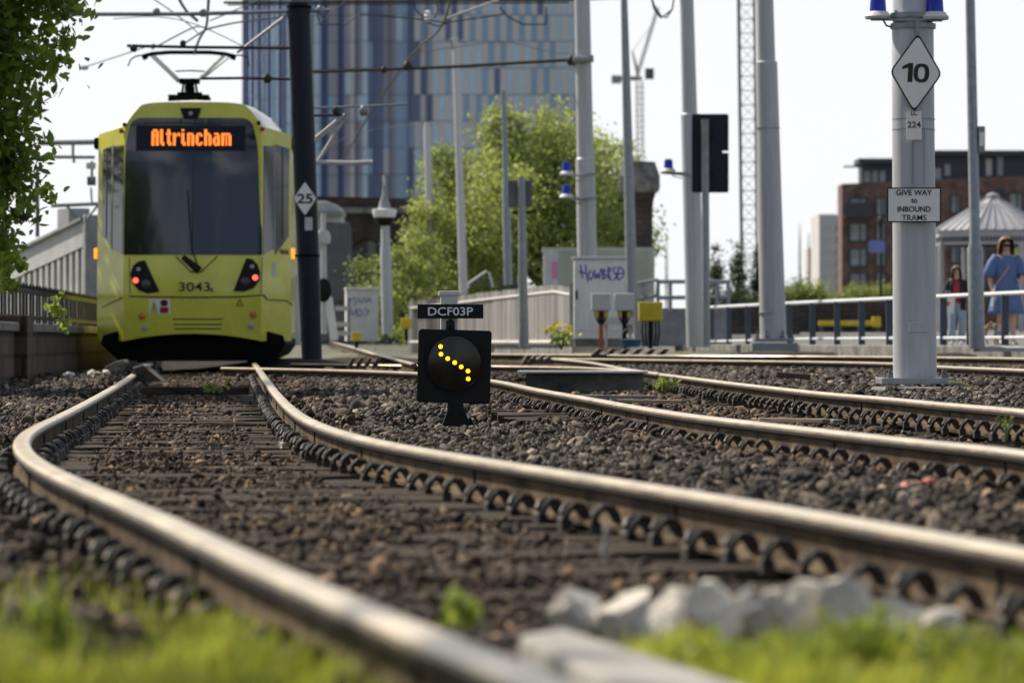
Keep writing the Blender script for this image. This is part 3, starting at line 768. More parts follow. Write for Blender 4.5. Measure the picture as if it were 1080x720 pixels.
for k, (px, py, Y, nn, hh, lab) in enumerate(((110, 722, 6.25, 12, .08, 'low yellow-green weed in the left grass, right of the tall weed'), (250, 715, 6.3, 12, .07, 'low leafy weed in the left grass close to the rail'), (20, 705, 6.5, 9, .09, 'leafy weed in the bottom left corner'),
        (765, 718, 6.25, 12, .08, 'low leafy weed at the left end of the right-hand grass'), (985, 715, 6.3, 14, .09, 'leafy weed right of the tall weed in the right-hand grass'), (1050, 715, 6.4, 12, .08, 'leafy weed in the bottom right corner'))):
    weed(at(px, py, Y), nn, hh, .016, M['leaf_bright'] if k % 2 else M['leaf_bush'], lab, spread=.08)
weed(at(592, 368, 66), 9, .36, .10, M['leaf_bright'], 'yellow-flowered plant growing at the end of the board fence', spread=.28, flower=M['flower'])
weed(at(1062, 460, 17.5), 6, .10, .015, M['leaf_bush'], 'thin wispy weed beside the middle track at the right edge', spread=.05)
weed(at(225, 412, 37), 9, .05, .05, M['leaf_bush'], 'small green tuft between the rails in front of the tram', spread=.16)
weed(at(702, 412, 34), 8, .10, .05, M['leaf_bush'], 'small green weed beside the concrete trough in the middle track', spread=.12)
rg = np.random.default_rng(3)
o = rock_mb(.04, .035, .022, 91, 3); o.v = [tuple(Vector(v) + Vector((0, 0, 0))) for v in o.v]
c1 = len(o.v); q = rock_mb(.03, .028, .022, 92, 3); o.add([Vector(v) + Vector((.055, .01, .006)) for v in q.v], q.f)
p = at(962, 513, 13.6); tag(o.build('crumpled_wrapper', M['redlitter'], None, loc=p, smooth=True, angle=30), 'crumpled red wrapper lying on the ballast at the right', 'litter')
o = rock_mb(.05, .035, .03, 77).build('loose_stone', M['palerock'], None, loc=at(297, 468.5, 20.2), smooth=True, angle=30); tag(o, 'single pale stone beside the right rail of the nearest track', 'stone')
mb = MB(); mb.tube([(-.008, 0, -.03), (0, 0, .03), (.005, .0, .042)], .006, 7); tag(mb.build('steel_peg', M['concrete'], None, loc=at(640, 574, 9.4)), 'pale peg standing in the ballast beside the near rail clips', 'peg')

# ================================================================== points indicator signal
YS = 27.5; SPX = YS / F
sig = empty('points_signal', at(480, 446, YS), .05, 'squat black box signal with amber dots in the ballast under a black name plate', 'signal')
def sl(px, py, dy=0): q = at(px, py, YS) - at(480, 446, YS); return Vector((q.x, dy, q.z))
mb = MB(); mb.prism([(sl(466, 0).x, -.02), (sl(497, 0).x, -.02), (sl(489, 0).x, sl(0, 432).z), (sl(488, 0).x, sl(0, 421).z), (sl(472, 0).x, sl(0, 421).z), (sl(472, 0).x, sl(0, 432).z)], -.07, .07)
mb.build('stand', M['black'], sig, bevel=.004)
def rrect(x0, z0, x1, z1, r, n=5):
    out = []
    for cx, cz, a0 in ((x1 - r, z1 - r, 0), (x0 + r, z1 - r, 90), (x0 + r, z0 + r, 180), (x1 - r, z0 + r, 270)):
        for k in range(n + 1): a = math.radians(a0 + 90 * k / n); out.append((cx + r * math.cos(a), cz + r * math.sin(a)))
    return out
h0 = .236
mb = MB(); mb.prism(rrect(-h0, -h0, h0, h0, .02), -.02, .0); mb.prism(rrect(-h0 + .012, -h0 + .012, h0 - .012, h0 - .012, .02), .0, .11)
body = mb.build('housing', M['black'], sig, loc=sl(479, 386.3), bevel=.005, smooth=True); body.rotation_euler = (0, math.radians(-1.6) * -1, 0)
mb = MB(); N_ = 40
prof = [(.182, -.024), (.182, -.062), (.176, -.062), (.168, -.024)]
vs = []; fs = []
for r, y in prof:
    for k in range(N_): a = 2 * PI * k / N_; vs.append((r * math.cos(a), y, r * math.sin(a)))
for i in range(len(prof) - 1):
    for k in range(N_): fs.append((i * N_ + k, i * N_ + (k + 1) % N_, (i + 1) * N_ + (k + 1) % N_, (i + 1) * N_ + k))
mb.add(vs, fs); mb.build('bezel', M['black'], sig, loc=sl(479.3, 382), smooth=True)
mb = MB(); mb.lathe([(.174, 0), (.174, .006), (.12, .010), (.0, .013)], n=40, rot=Matrix.Rotation(PI / 2, 3, 'X')); mb.build('lens', M['lens_black'], sig, loc=sl(479.3, 382, -.024), smooth=True)
for (cx, cyy) in ((200, 294), (202, 330), (234, 351), (267, 370), (298, 390), (330, 410), (331, 447)):
    mb = MB(); mb.lathe([(.0145, 0), (.0145, .006), (.011, .012), (0.002, .014)], n=16, rot=Matrix.Rotation(PI / 2, 3, 'X'))
    mb.build('lamp_dot', M['led_yellow'], sig, loc=sl(420 + cx / 4.5, 300 + cyy / 4.5, -.036), smooth=True)
mb = MB(); mb.box((0, 0, 0), (.425, .012, .092)); np_ = mb.build('name_plate', M['black'], sig, loc=sl(475, 328.3, -.01), bevel=.003)
text_fit('plate_text', 'DCF03P', .29, .054, (0, -.008, 0), M['txtw'], np_, bold=.012)
mb = MB(); mb.box((0, 0, 0), (.11, .08, .30)); mb.box((0, 0, .145), (.135, .10, .03)); mb.build('trunking', M['greybox'], sig, loc=sl(474, 333, .06), bevel=.006)
mb = MB(); mb.box((0, 0, 0), (.055, .05, .06)); mb.lathe([(.017, -.03), (.017, .02)], (0, -.03, .02), n=12); mb.build('plate_bracket', M['black'], sig, loc=sl(475, 343, .0), bevel=.004)
# ================================================================== the tram
YT = 57.7; TS = F / YT      # pixels per metre at its nose
TZ = CAMZ + (360 - 383) / TS
tram = empty('tram', (at(202.5, 383, YT).x, YT, TZ), math.radians(2.0), 'yellow tram with black windscreen and an orange lit destination sign, standing on the left-hand track', 'tram')
def U(px): return (px - 202.5) / TS
def ZT(py): return (383 - py) / TS
UF = .93       # half width of the flat nose panel
WB = 1.325     # half body width
def rake(z): 
    if z < .95: return .05 * (.95 - z) / .65
    if z < 1.45: return .10 * ((z - .95) / .5) ** 2
    return .10 + .30 * (z - 1.45) / 1.9 + .10 * max(0, (z - 2.8)) 
def nose(u, z, off=0.0):
    """u: distance along the skin from the centre; returns the point on the nose pushed out by off"""
    s = 1 if u >= 0 else -1; a = abs(u)
    if a <= UF: return Vector((u, rake(z) + .06 * (a / UF) ** 2 - off, z))
    d = a - UF
    ang = math.radians(58)           # corner panels sweep back
    x = UF + d * math.cos(ang); y = rake(z) + .06 + d * math.sin(ang)
    return Vector((s * (x + off * .85), y - off * .5, z))
# image x of a corner-panel point -> u
def UC(px):
    x = U(px) 
    s = 1 if x >= 0 else -1; x = abs(x)
    return x * s if x <= UF else s * (UF + (x - UF) / math.cos(math.radians(58)))
UMAX = UF + (WB - UF) / math.cos(math.radians(58))
def patch(name, poly, off, m, parent=tram, thick=.004):
    bm = bmesh.new(); vs = [bm.verts.new((u, 0, z)) for u, z in poly]; bm.faces.new(vs)
    for u in [-UF, UF] + [-.75, -.5, -.25, 0.001, .25, .5, .75]:
        bmesh.ops.bisect_plane(bm, geom=bm.verts[:] + bm.edges[:] + bm.faces[:], plane_co=(u, 0, 0), plane_no=(1, 0, 0))
    for z in np.arange(.5, 3.7, .2):
        bmesh.ops.bisect_plane(bm, geom=bm.verts[:] + bm.edges[:] + bm.faces[:], plane_co=(0, 0, z), plane_no=(0, 0, 1))
    bm.verts.index_update()
    mb = MB(); uv = [(v.co.x, v.co.z) for v in bm.verts]; fs = [tuple(v.index for v in f.verts) for f in bm.faces]
    n = len(uv)
    edges = [(e.verts[0].index, e.verts[1].index) for e in bm.edges if len(e.link_faces) == 1]; bm.free()
    mb.add([nose(u, z, off) for u, z in uv] + [nose(u, z, off - thick) for u, z in uv], fs + [tuple(i + n for i in reversed(f)) for f in fs] + [(a, b, b + n, a + n) for a, b in edges])
    return mb.build(name, m, parent, smooth=True, angle=25)
def poly_px(pts, corner=True): return [((UC(x) if corner else U(x)), ZT(y)) for x, y in pts]
def round_poly(pts, r, n=5):
    """round the corners of a polygon"""
    out = []; m = len(pts)
    for i in range(m):
        p = Vector((*pts[i], 0)); a = Vector((*pts[i - 1], 0)); b = Vector((*pts[(i + 1) % m], 0))
        ri = r[i] if isinstance(r, (list, tuple)) else r
        if ri <= 0: out.append((p.x, p.y)); continue
        u = (a - p).normalized(); v = (b - p).normalized()
        for k in range(n + 1):
            t = k / n; q0 = p + u * ri; q1 = p + v * ri
            q = q0 * (1 - t) ** 2 + p * 2 * t * (1 - t) + q1 * t * t; out.append((q.x, q.y))
    return out
# body shell: rings from nose to tail
def ring(kind, y):
    """half outline of the body section in (x,z)"""
    return [(0, .30), (WB * .9, .30), (WB - .01, .42), (WB, .9), (WB, 1.5), (WB - .01, 2.2), (WB - .02, 2.80), (WB - .06, 3.10), (1.06, 3.38), (.80, 3.54), (.45, 3.62), (0, 3.64)]
def full(half): return half + [(-x, z) for x, z in half[-2:0:-1]]
mb = MB(); LEN = 10.5
half = ring('b', 0)
yshell = rake(2.0) + .06 + (UMAX - UF) * math.sin(math.radians(58))
hc = full(half); n = len(hc)
st = [1.75, 3, 6, LEN]
vs = []
for j, y in enumerate(st):
    for x, z in hc:
        yy = y
        vs.append((x, yy, z))
fs = [(i * n + k, i * n + (k + 1) % n, (i + 1) * n + (k + 1) % n, (i + 1) * n + k) for i in range(len(st) - 1) for k in range(n)]
ms = []
for i in range(len(st) - 1):
    for k in range(n):
        za = (hc[k][1] + hc[(k + 1) % n][1]) / 2; ms.append(1 if za > 3.15 else 0)
fs.append(tuple((len(st) - 1) * n + k for k in range(n))); ms.append(0)
mb.v = vs; mb.f = fs; mb.m = ms
mb.build('body', [M['tram_yellow'], M['tram_roof']], tram, smooth=True, angle=30)
# nose skin
def nose_grid(us, zs, off=0):
    mb = MB(); vs = [nose(u, z, off) for z in zs for u in us]; nu = len(us)
    mb.add(vs, [(j * nu + i, j * nu + i + 1, (j + 1) * nu + i + 1, (j + 1) * nu + i) for j in range(len(zs) - 1) for i in range(nu - 1)]); return mb
topz = lambda u: float(np.interp(abs(u), [0, .45, .62, .70, .76, .84, .90, UF, UMAX], [3.56, 3.555, 3.54, 3.52, 3.47, 3.37, 3.28, 3.23, 3.14]))
us = [-UMAX] + list(np.linspace(-UMAX, -UF, 5)[1:]) + list(np.linspace(-UF, UF, 41)[1:-1]) + list(np.linspace(UF, UMAX, 5))
mb = MB(); rows = 26; vs = []
def botz(u): return .30 + .10 * (1 - min(1, abs(u) / UF) ** 2) if abs(u) < UF else .30 
for j in range(rows):
    t = j / (rows - 1)
    for u in us: z = botz(u) + (topz(u) - botz(u)) * t; vs.append(nose(u, z, 0))
nu = len(us); mb.add(vs, [(j * nu + i, j * nu + i + 1, (j + 1) * nu + i + 1, (j + 1) * nu + i) for j in range(rows - 1) for i in range(nu - 1)])
mb.build('nose', M['tram_yellow'], tram, smooth=True, angle=25)
# skin closing the gap between the nose edge and the body: sides and roof
half_z = [p[1] for p in half[1:]]; half_x = [p[0] for p in half[1:]]
def shell_x(z): return float(np.interp(z, half_z, half_x))
tops = sorted([(p[0], p[1]) for p in half[6:]])
def shell_z(x): return float(np.interp(abs(x), [p[0] for p in tops], [p[1] for p in tops]))
edge = [(-UMAX, z, 's') for z in np.linspace(.30, topz(UMAX), 14)] + [(u, topz(u), 't') for u in us[1:-1]] + [(UMAX, z, 's') for z in np.linspace(topz(UMAX), .30, 14)]
mb = MB(); vs = []; ms = []; k = 9; ne = len(edge)
for i in range(k):
    t = i / (k - 1)
    for u, z, kind in edge:
        a = nose(u, z, 0); sg = 1 if a.x > 0 else -1
        if kind == 's': b = Vector((sg * shell_x(max(.42, z)), 1.75, z))
        else: b = Vector((a.x, 1.75, shell_z(a.x)))
        p = a.lerp(b, t); s_ = math.sin(t * PI / 2); p.x = a.x + (b.x - a.x) * s_; p.z = a.z + (b.z - a.z) * s_; vs.append(p)
fs = []
for j in range(k - 1):
    for i in range(ne - 1):
        fs.append((j * ne + i, j * ne + i + 1, (j + 1) * ne + i + 1, (j + 1) * ne + i)); ms.append(1 if min(edge[i][1], edge[i + 1][1]) > 3.13 else 0)
mb.v = [tuple(v) for v in vs]; mb.f = fs; mb.m = ms
mb.build('front_quarter', [M['tram_yellow'], M['tram_roof']], tram, smooth=True, angle=50)
# windscreen
ws = [(130, 268.5), (130, 210), (131, 150), (137, 122.5), (264, 122.5), (271, 150), (273, 210), (276, 268.5)]
patch('windscreen', round_poly(poly_px(ws), [.02, .2, .2, .14, .14, .2, .2, .02]), .012, M['glass'], thick=.014)
d = patch('wiper_seam', poly_px([(203.5, 122), (204.6, 122), (203, 268), (201.8, 268)], False), .015, M['tram_seam'])
# dark corner bands beside the windscreen and the cab side windows
for s, xs_ in ((-1, (129, 117.5, 115.5, 105, 103.6)), (1, (277, 287, 289, 303, 308))):
    a, b, c, e, f = xs_
    patch('corner_pillar', poly_px([(a, 152), (b, 152), (b, 262), (a, 268)]), .008, M['glass'], thick=.010)
    w = patch('cab_side_window', poly_px([(c, 152), (e, 155), (e, 247), (c, 258 if s < 0 else 268)] if s < 0 else [(c, 150), (e, 153), (e, 247), (c, 268)]), .009, M['glass'], thick=.011)
    patch('window_frame', poly_px([((c + e) / 2 - .5, 153), ((c + e) / 2 + .5, 153), ((c + e) / 2 + .5, 250), ((c + e) / 2 - .5, 250)]), .013, M['tram_seam'], w)
    patch('corner_trim', poly_px([(b + (.3 if s > 0 else -.3), 150), (c - (.3 if s > 0 else -.3), 150), (c - (.3 if s > 0 else -.3), 262), (b + (.3 if s > 0 else -.3), 262)]), .011, M['girder'])
# destination panel and LED letters
patch('sign_panel', poly_px([(142, 131), (258, 131), (258, 158), (142, 158)], False), .0145, M['navy'], thick=.002)
FONT = {'A': ['01110', '11011', '11011', '11111', '11011', '11011', '11011', '11011', '11011'], 'l': ['110', '110', '110', '110', '110', '110', '110', '111', '011'],
        't': ['0110', '0110', '1111', '0110', '0110', '0110', '0110', '0111', '0011'], 'r': ['00000', '00000', '11011', '11101', '11000', '11000', '11000', '11000', '11000'],
        'i': ['110', '000', '110', '110', '110', '110', '110', '111', '011'], 'n': ['00000', '00000', '11110', '11011', '11011', '11011', '11011', '11011', '11011'],
        'c': ['00000', '00000', '01110', '11011', '11000', '11000', '11000', '11011', '01110'], 'h': ['11000', '11000', '11110', '11011', '11011', '11011', '11011', '11011', '11011'],
        'a': ['00000', '00000', '01110', '00011', '01111', '11011', '11011', '11011', '01111'], 'm': ['0000000', '0000000', '1111110', '1101011', '1101011', '1101011', '1101011', '1101011', '1101011']}
word = 'Altrincham'; ncol = sum(len(FONT[c][0]) + 1 for c in word) - 1
x0, x1, y0, y1 = 158.5, 243.0, 135.0, 152.5; cw = (x1 - x0) / ncol; rh = (y1 - y0) / 9
cx = 0
for ch in word:
    g_ = FONT[ch]; mb = MB()
    for r_, row in enumerate(g_):
        for c_, bit in enumerate(row):
            if bit == '1':
                px = x0 + (cx + c_ + .5) * cw; py = y0 + (r_ + .5) * rh; p = nose(U(px), ZT(py), .020)
                mb.box(p, (cw / TS * .86, .003, rh / TS * .90))
    cx += len(g_[0]) + 1
    tag(mb.build('sign_letter', M['led_orange'], tram), kind='stuff' if False else None)
# lower details
patch('upper_seam', poly_px([(135.5, 271), (136.3, 271), (137.5, 309), (136.7, 309)]), .004, M['tram_seam']); patch('upper_seam', poly_px([(275.6, 271), (276.4, 271), (275.6, 309), (274.8, 309)]), .004, M['tram_seam'])
patch('bumper_seam', poly_px([(136, 311.6), (160, 312.3), (203, 312.8), (250, 312.2), (278, 310.2), (282, 315.5), (281, 316.5), (277, 311.6), (250, 313.8), (203, 314.4), (160, 313.8), (136, 313)]), .005, M['tram_seam'])
patch('side_seam', poly_px([(282.5, 315.3), (301, 316), (308, 321), (307.5, 322), (300.6, 317.2), (282.5, 316.5)]), .005, M['tram_seam'])
patch('side_seam', poly_px([(129, 313), (106, 323), (106, 324), (129, 314.2)]), .005, M['tram_seam'])
for s, P_ in ((-1, [(152.5, 274), (168.5, 307.5), (156, 309.5), (146, 306), (139.5, 298), (137.3, 289), (140, 280), (146, 275.5)]), (1, [(259.5, 272), (266, 273), (271.5, 279), (274.3, 287), (273.3, 296), (267, 304), (257, 307.5), (246, 307)])):
    h = patch('headlight_cluster', poly_px(P_), .012, M['black'], thick=.02)
    def lamp(name, px, py, r, m):
        c = nose(UC(px), ZT(py), .0); mb = MB(); mb.lathe([(r, 0), (r, .016), (r * .6, .024), (.001, .027)], n=14, rot=Matrix.Rotation(PI / 2, 3, 'X')); mb.build(name, m, h, loc=c + Vector((0, -.014 , 0)), smooth=True)
    if s < 0: lamp('white_lamp', 146, 284, .030, M['lens']); lamp('tail_lamp', 143, 295.7, .038, M['red_lit']); lamp('main_lamp', 154, 299.6, .062, M['lens_dark'])
    else: lamp('white_lamp', 265.7, 281, .030, M['lens']); lamp('tail_lamp', 269, 292.6, .038, M['red_lit']); lamp('main_lamp', 258.5, 297, .062, M['lens_dark'])
def nlamp(name, px, py, r, m):
    c = nose(UC(px), ZT(py)); mb = MB(); mb.lathe([(r, 0), (r, .016), (r * .6, .024), (.001, .027)], n=14, rot=Matrix.Rotation(PI / 2, 3, 'X')); return mb.build(name, m, tram, loc=c + Vector((0, .004, 0)), smooth=True)
nlamp('indicator', 149.5, 333.4, .047, M['amber']); nlamp('indicator', 266.6, 331.7, .047, M['amber'])
nlamp('reflector', 152.5, 345.5, .042, M['lens']); nlamp('reflector', 264.6, 343.6, .042, M['lens'])
for px, py in ((126, 134), (276, 132)):
    nlamp('corner_lamp', px, py + 2.5, .032, M['red']).location += Vector((0, -.05, .0)); nlamp('corner_lamp', px + (3.5 if px < 200 else -4), py - 2.5, .030, M['black']).location += Vector((0, -.05, .02))
c = patch('camera_housing', poly_px([(188.5, 112), (211, 112), (207, 124), (192.5, 124)], False), .02, M['black'], thick=.03)
mb = MB(); mb.lathe([(.03, 0), (.03, .02), (.001, .03)], n=12, rot=Matrix.Rotation(PI / 2, 3, 'X')); mb.build('camera_lens', M['lens'], c, loc=nose(U(199.7), ZT(118), .02), smooth=True)
patch('wiper_well', poly_px([(184, 269.5), (229, 269.5), (212, 286.3), (201, 286.3)], False), .005, M['tram_yellow'])
for a, b in (((185, 270), (201, 286.5)), ((229, 270), (212, 286.5)), ((201, 286.5), (212, 286.5))):
    mb = MB(); mb.tube([nose(U(a[0]), ZT(a[1]), .008), nose(U(b[0]), ZT(b[1]), .008)], .008, 5); mb.build('well_seam', M['tram_seam'], tram)
mb = MB(); mb.tube([nose(U(193), ZT(271), .02), nose(U(210), ZT(285), .03)], [.035, .055], 8); mb.tube([nose(U(210), ZT(285), .04), nose(U(202), ZT(262), .03), nose(U(197), ZT(200), .03)], .010, 6); mb.build('wiper', M['black'], tram)
for y in (336.5, 342, 346.5):
    dx = (y - 336) * .18
    patch('vent_line', poly_px([(181.5 + dx, y - .6), (235.5 - dx, y - .6), (235 - dx, y + .7), (182 + dx, y + .7)], False), .004, M['tram_seam'])
st_ = patch('warning_sticker', poly_px([(157, 315.5), (179.5, 315.5), (179.5, 331), (157, 331)], False), .004, M['white'])
patch('warning_triangle', poly_px([(158.5, 328), (162.3, 317), (166.5, 328)], False), .007, M['yellow'], st_)
patch('warning_line', poly_px([(158.5, 328.8), (166.5, 328.8), (166.5, 330.2), (158.5, 330.2)], False), .007, M['yellow'], st_)
patch('warning_mark', poly_px([(162, 320.5), (162.9, 320.5), (162.9, 326.5), (162, 326.5)], False), .009, M['txt'], st_)
patch('red_panel', poly_px([(168.6, 323.8), (177.6, 323.8), (177.6, 330), (168.6, 330)], False), .007, M['red'], st_)
patch('prohibition_ring', round_poly(poly_px([(169, 323), (169, 316), (177, 316), (177, 323)], False), .04), .007, M['red'], st_); patch('prohibition_disc', round_poly(poly_px([(170.4, 321.8), (170.4, 317.2), (175.6, 317.2), (175.6, 321.8)], False), .026), .009, M['txt'], st_)
patch('hazard_triangle', poly_px([(248.5, 322.5), (252.8, 314.5), (257, 322.5)], False), .004, M['tram_seam']); patch('hazard_inner', poly_px([(250.2, 321.6), (252.8, 316.6), (255.4, 321.6)], False), .0065, M['yellow'])
tz = nose(U(202), ZT(302.5), .006)
text_fit('fleet_number', '3043', 33 / TS, 9.6 / TS, nose(U(205), ZT(302.3), .012), M['txt'], tram, bold=.004)
text_fit('fleet_suffix', 'B', 3 / TS, 4.2 / TS, nose(U(223.6), ZT(305.6), .014), M['txt'], tram)
text_fit('operator_name', 'Metrolink', .20, .075, nose(UC(298.5), ZT(264), .012), M['tram_seam'], tram, rot=(PI / 2, 0, math.radians(58)))
patch('side_sticker', poly_px([(286.5, 276), (290.5, 276), (290.5, 291), (286.5, 291)]), .005, M['offwhite'])
for px, s in ((101.5, -1), (309, 1)):
    p = nose(s * UMAX, ZT(266)); mb = MB(); mb.box((0, 0, 0), (.06, .09, .15)); 
    o = mb.build('side_marker', M['amber_lit'], tram, loc=p + Vector((s * .02, .05, 0)), bevel=.012)
for s in (-1, 1):
    mb = MB(); mb.box((0, 0, 0), (.10, .22, .16)); mb.build('mirror_camera', M['black'], tram, loc=(s * (WB + .02), 1.2, 3.02), bevel=.03)
# skirt, coupler cover and wheels
mb = MB(); mb.prism([(-1.0, .03), (1.0, .03), (1.15, .10), (1.26, .26), (1.22, .38), (.93, .46), (-.93, .46), (-1.22, .38), (-1.25, .26)], .22, 9.8); mb.build('underframe', M['blackmatt'], tram, bevel=.02)  # black skirt and running gear, carried down to stand for the shade beneath
for s in (-1, 1):
    mb = MB(); mb.lathe([(.30, -.06), (.33, -.055), (.33, .05), (.35, .06)], n=28, rot=Matrix.Rotation(PI / 2, 3, 'Y')); mb.build('wheel', M['pole2'], tram, loc=(s * .76, 1.5, .335), smooth=True)
# roof gear: pantograph
PB = 6.2     # how far behind the nose the pantograph stands
pan = empty('pantograph', (0, PB, 3.6)); pan.parent = tram
YP = YT + PB
def pp(px, py, dy=0):
    q = at(px, py, YP) - Vector(tram.location) ; q = Matrix.Rotation(-math.radians(2.0), 3, 'Z') @ Vector((q.x, PB + dy, q.z)); return Vector((q.x, dy, q.z - 3.6))
mb = MB(); mb.box(pp(200.5, 100.5), (.36, .5, .06)); mb.box(pp(200, 106, 0), (.6, .9, .12)); mb.box(pp(200, 86), (.30, .3, .07)); mb.box(pp(200.5, 92), (.09, .15, .16))
for dx in (-8, -4.5, 4.5, 8): mb.tube([pp(200 + dx, 99), pp(200 + dx * .8, 88)], .02, 6)
mb.build('base', M['blackmatt'], pan)
for a, b, r in (((189, 86), (162, 60), .036), ((209, 85), (238, 59), .028), ((213, 84), (243, 61), .014)): mb = MB(); mb.tube([pp(*a), pp(*b, -.2)], r, 7); mb.build('arm', M['greybox'], pan)
mb = MB(); mb.tube([pp(153, 60.5, -.2), pp(162, 58, -.2), pp(180, 56.5, -.2), pp(222, 56.5, -.2), pp(238, 58, -.2), pp(248, 60.5, -.2)], .032, 8); mb.tube([pp(185, 75.5), pp(200, 74.8), pp(216, 75.5)], .012, 6)
mb.tube([pp(153, 58.5, -.2), pp(155, 64, -.2)], .045, 6); mb.tube([pp(248, 58.5, -.2), pp(246, 64, -.2)], .045, 6)
for pts in ([(154, 59.5), (145, 60.5), (139, 64.5), (136.5, 71)], [(247, 59.5), (256, 59.5), (262, 62), (263.5, 70)]): mb.tube([pp(x, y, -.2) for x, y in pts], .012, 6)
mb.build('collector_head', M['blackmatt'], pan)
# ================================================================== poles, lamps, signs, cabinets
def ptube(mb, pts, Y, r, mi=0, n=8, org=None):
    """a rod through photograph points at one depth (or points with their own depth)"""
    P_ = []
    for p in pts:
        q = at(p[0], p[1], p[2] if len(p) > 2 else Y); P_.append(q - org if org is not None else q)
    mb.tube(P_, r, n, mi)
def pole(name, px_top, py_top, px_bot, py_bot, Y, prof, m, label, cat, group=None, n=20):
    """prof: list of (py, diameter in photo px) from the bottom up"""
    b = at(px_bot, py_bot, Y); t = empty(name, b, 0, label, cat, group)
    mb = MB(); H = py_bot - py_top; pts = []; rs = []
    for py, dpx in prof:
        f = (py_bot - py) / H; q = at(px_bot + (px_top - px_bot) * f, py, Y) - b; pts.append(q); rs.append(dpx / 2 * Y / F)
    mb.tube(pts, rs, n); mb.build('shaft', m, t, smooth=True, angle=35)
    return t, b
def blue_lamp(px, py, Y, side, label, k=1.0):
    """blue beacon on a small shelf; side = direction (+1 right, -1 left) of the pole it is clamped to"""
    s = k * Y / F; o = at(px, py, Y); t = empty('blue_beacon', o, 0, label, 'beacon')
    mb = MB(); mb.lathe([(5.0 * s, 0), (4.4 * s, 8 * s), (3.6 * s, 10 * s), (.1 * s, 10.4 * s)], n=16); mb.build('lens', M['blue_lamp'], t, smooth=True)
    mb = MB(); mb.lathe([(7.5 * s, -4 * s), (8 * s, -2.6 * s), (6 * s, 0), (5.2 * s, .4 * s)], n=16); mb.build('lamp_base', M['greybox'], t, smooth=True)
    mb = MB(); mb.box((side * 9 * s, 0, -4.2 * s), (26 * s, 7 * s, 1.3 * s)); mb.build('bracket', M['pole2'], t)
    mb = MB(); mb.tube([(side * 3 * s, 0, -4.5 * s), (side * 5 * s, 0, -8 * s), (side * 11 * s, 0, -9.5 * s), (side * 15 * s, 0, -10 * s)], .6 * s, 6); mb.build('cable', M['rubber'], t)
    return t
def diamond(px, py, Y, w, h, txt, tw, th, label, tilt=0):
    s = Y / F; o = at(px, py, Y); t = empty('speed_sign', o, 0, label, 'sign'); t.rotation_euler = (0, math.radians(tilt), 0)
    W, H_ = w / 2 * s, h / 2 * s
    mb = MB(); mb.prism(round_poly([(0, -H_), (W, 0), (0, H_), (-W, 0)], .05 * (w / 57 if w > 40 else .8)), -.004, .004); mb.build('border', M['txt'], t)
    k = .93; mb = MB(); mb.prism(round_poly([(0, -H_ * k), (W * k, 0), (0, H_ * k), (-W * k, 0)], .045 * (1 if w > 40 else .7)), -.008, -.003); mb.build('plate', M['signwhite'], t)
    if txt == '10':
        hh = th * s / 2; mb = MB(); x = -tw * s / 2
        mb.prism([(x + .045, -hh), (x + .083, -hh), (x + .083, hh), (x + .052, hh), (x + .0, hh * .62), (x + .0, hh * .30), (x + .045, hh * .52)], -.0115, -.007); mb.build('sign_digit', M['txt'], t)
        mb = MB(); n = 28; vs = []; cx = tw * s / 2 - .066
        for y in (-.0115, -.007):
            for rx_, rz_2 in ((.062, hh), (.028, hh * .66)):
                for k in range(n): a = 2 * PI * k / n; vs.append((cx + rx_ * math.copysign(abs(math.cos(a)) ** .8, math.cos(a)), y, rz_2 * math.copysign(abs(math.sin(a)) ** .8, math.sin(a))))
        fs = []
        for k in range(n): k2 = (k + 1) % n; fs += [(k, k2, n + k2, n + k), (2 * n + k, 3 * n + k, 3 * n + k2, 2 * n + k2), (k, 2 * n + k, 2 * n + k2, k2), (n + k, n + k2, 3 * n + k2, 3 * n + k)]
        mb.add(vs, fs); mb.build('sign_digit', M['txt'], t)
    else: text_fit('sign_number', txt, tw * s, th * s, (0, -.010, 0), M['txt'], t, bold=.022)
    return t
# ---- sign pole on the right (stands between the middle and far tracks)
YQ = 34.0
sp, b0 = pole('catenary_pole', 962, -60, 965, 398, YQ, [(398, 46), (300, 45.5), (120, 44.5), (26, 44), (24, 42), (-60, 41)], M['pole'], 'thick grey pole carrying the 10 diamond and the GIVE WAY plate, on a bolted foot', 'pole', n=32)
mb = MB(); mb.box((0, 0, 0), (.58, .58, .05)); mb.build('foot_plate', M['pole2'], sp, loc=at(965, 401.5, YQ) - b0, bevel=.006)
for dx, dy in ((-.22, -.22), (.22, -.22), (.24, .15), (-.22, .2)):
    mb = MB(); mb.lathe([(.028, 0), (.028, .03), (.012, .031), (.012, .075)], n=6); mb.build('bolt', M['concrete_dk'], sp, loc=at(965, 399, YQ) - b0 + Vector((dx, dy, 0)))
mb = MB(); mb.box((0, 0, 0), (.16, .012, .085)); mb.build('access_panel', M['pole'], sp, loc=at(967, 345, YQ) - b0 + Vector((0, -.172, 0)), bevel=.006)
for py in (17, 28): mb = MB(); mb.lathe([(.182, -.02), (.182, .02)], at(963, py, YQ) - b0, n=28); mb.build('band', M['pole2'], sp, smooth=True)
for py in (126, 137): mb = MB(); mb.lathe([(.172, -.004), (.172, .004)], at(963.5, py, YQ) - b0, n=28); mb.build('band', M['pole2'], sp, smooth=True)
mb = MB(); mb.box(at(965, 33, YQ) - b0 + Vector((0, -.19, .0)), (.03, .03, .14)); mb.build('sign_bracket', M['pole2'], sp)
mb = MB()
for dx in (0,): mb.box(at(960.5, 165, YQ) - b0 + Vector((0, -.172, 0)), (.005, .006, .45)); mb.box(at(973, 165, YQ) - b0 + Vector((0, -.170, 0)), (.005, .006, .45))
mb.build('trunking', M['pole2'], sp)
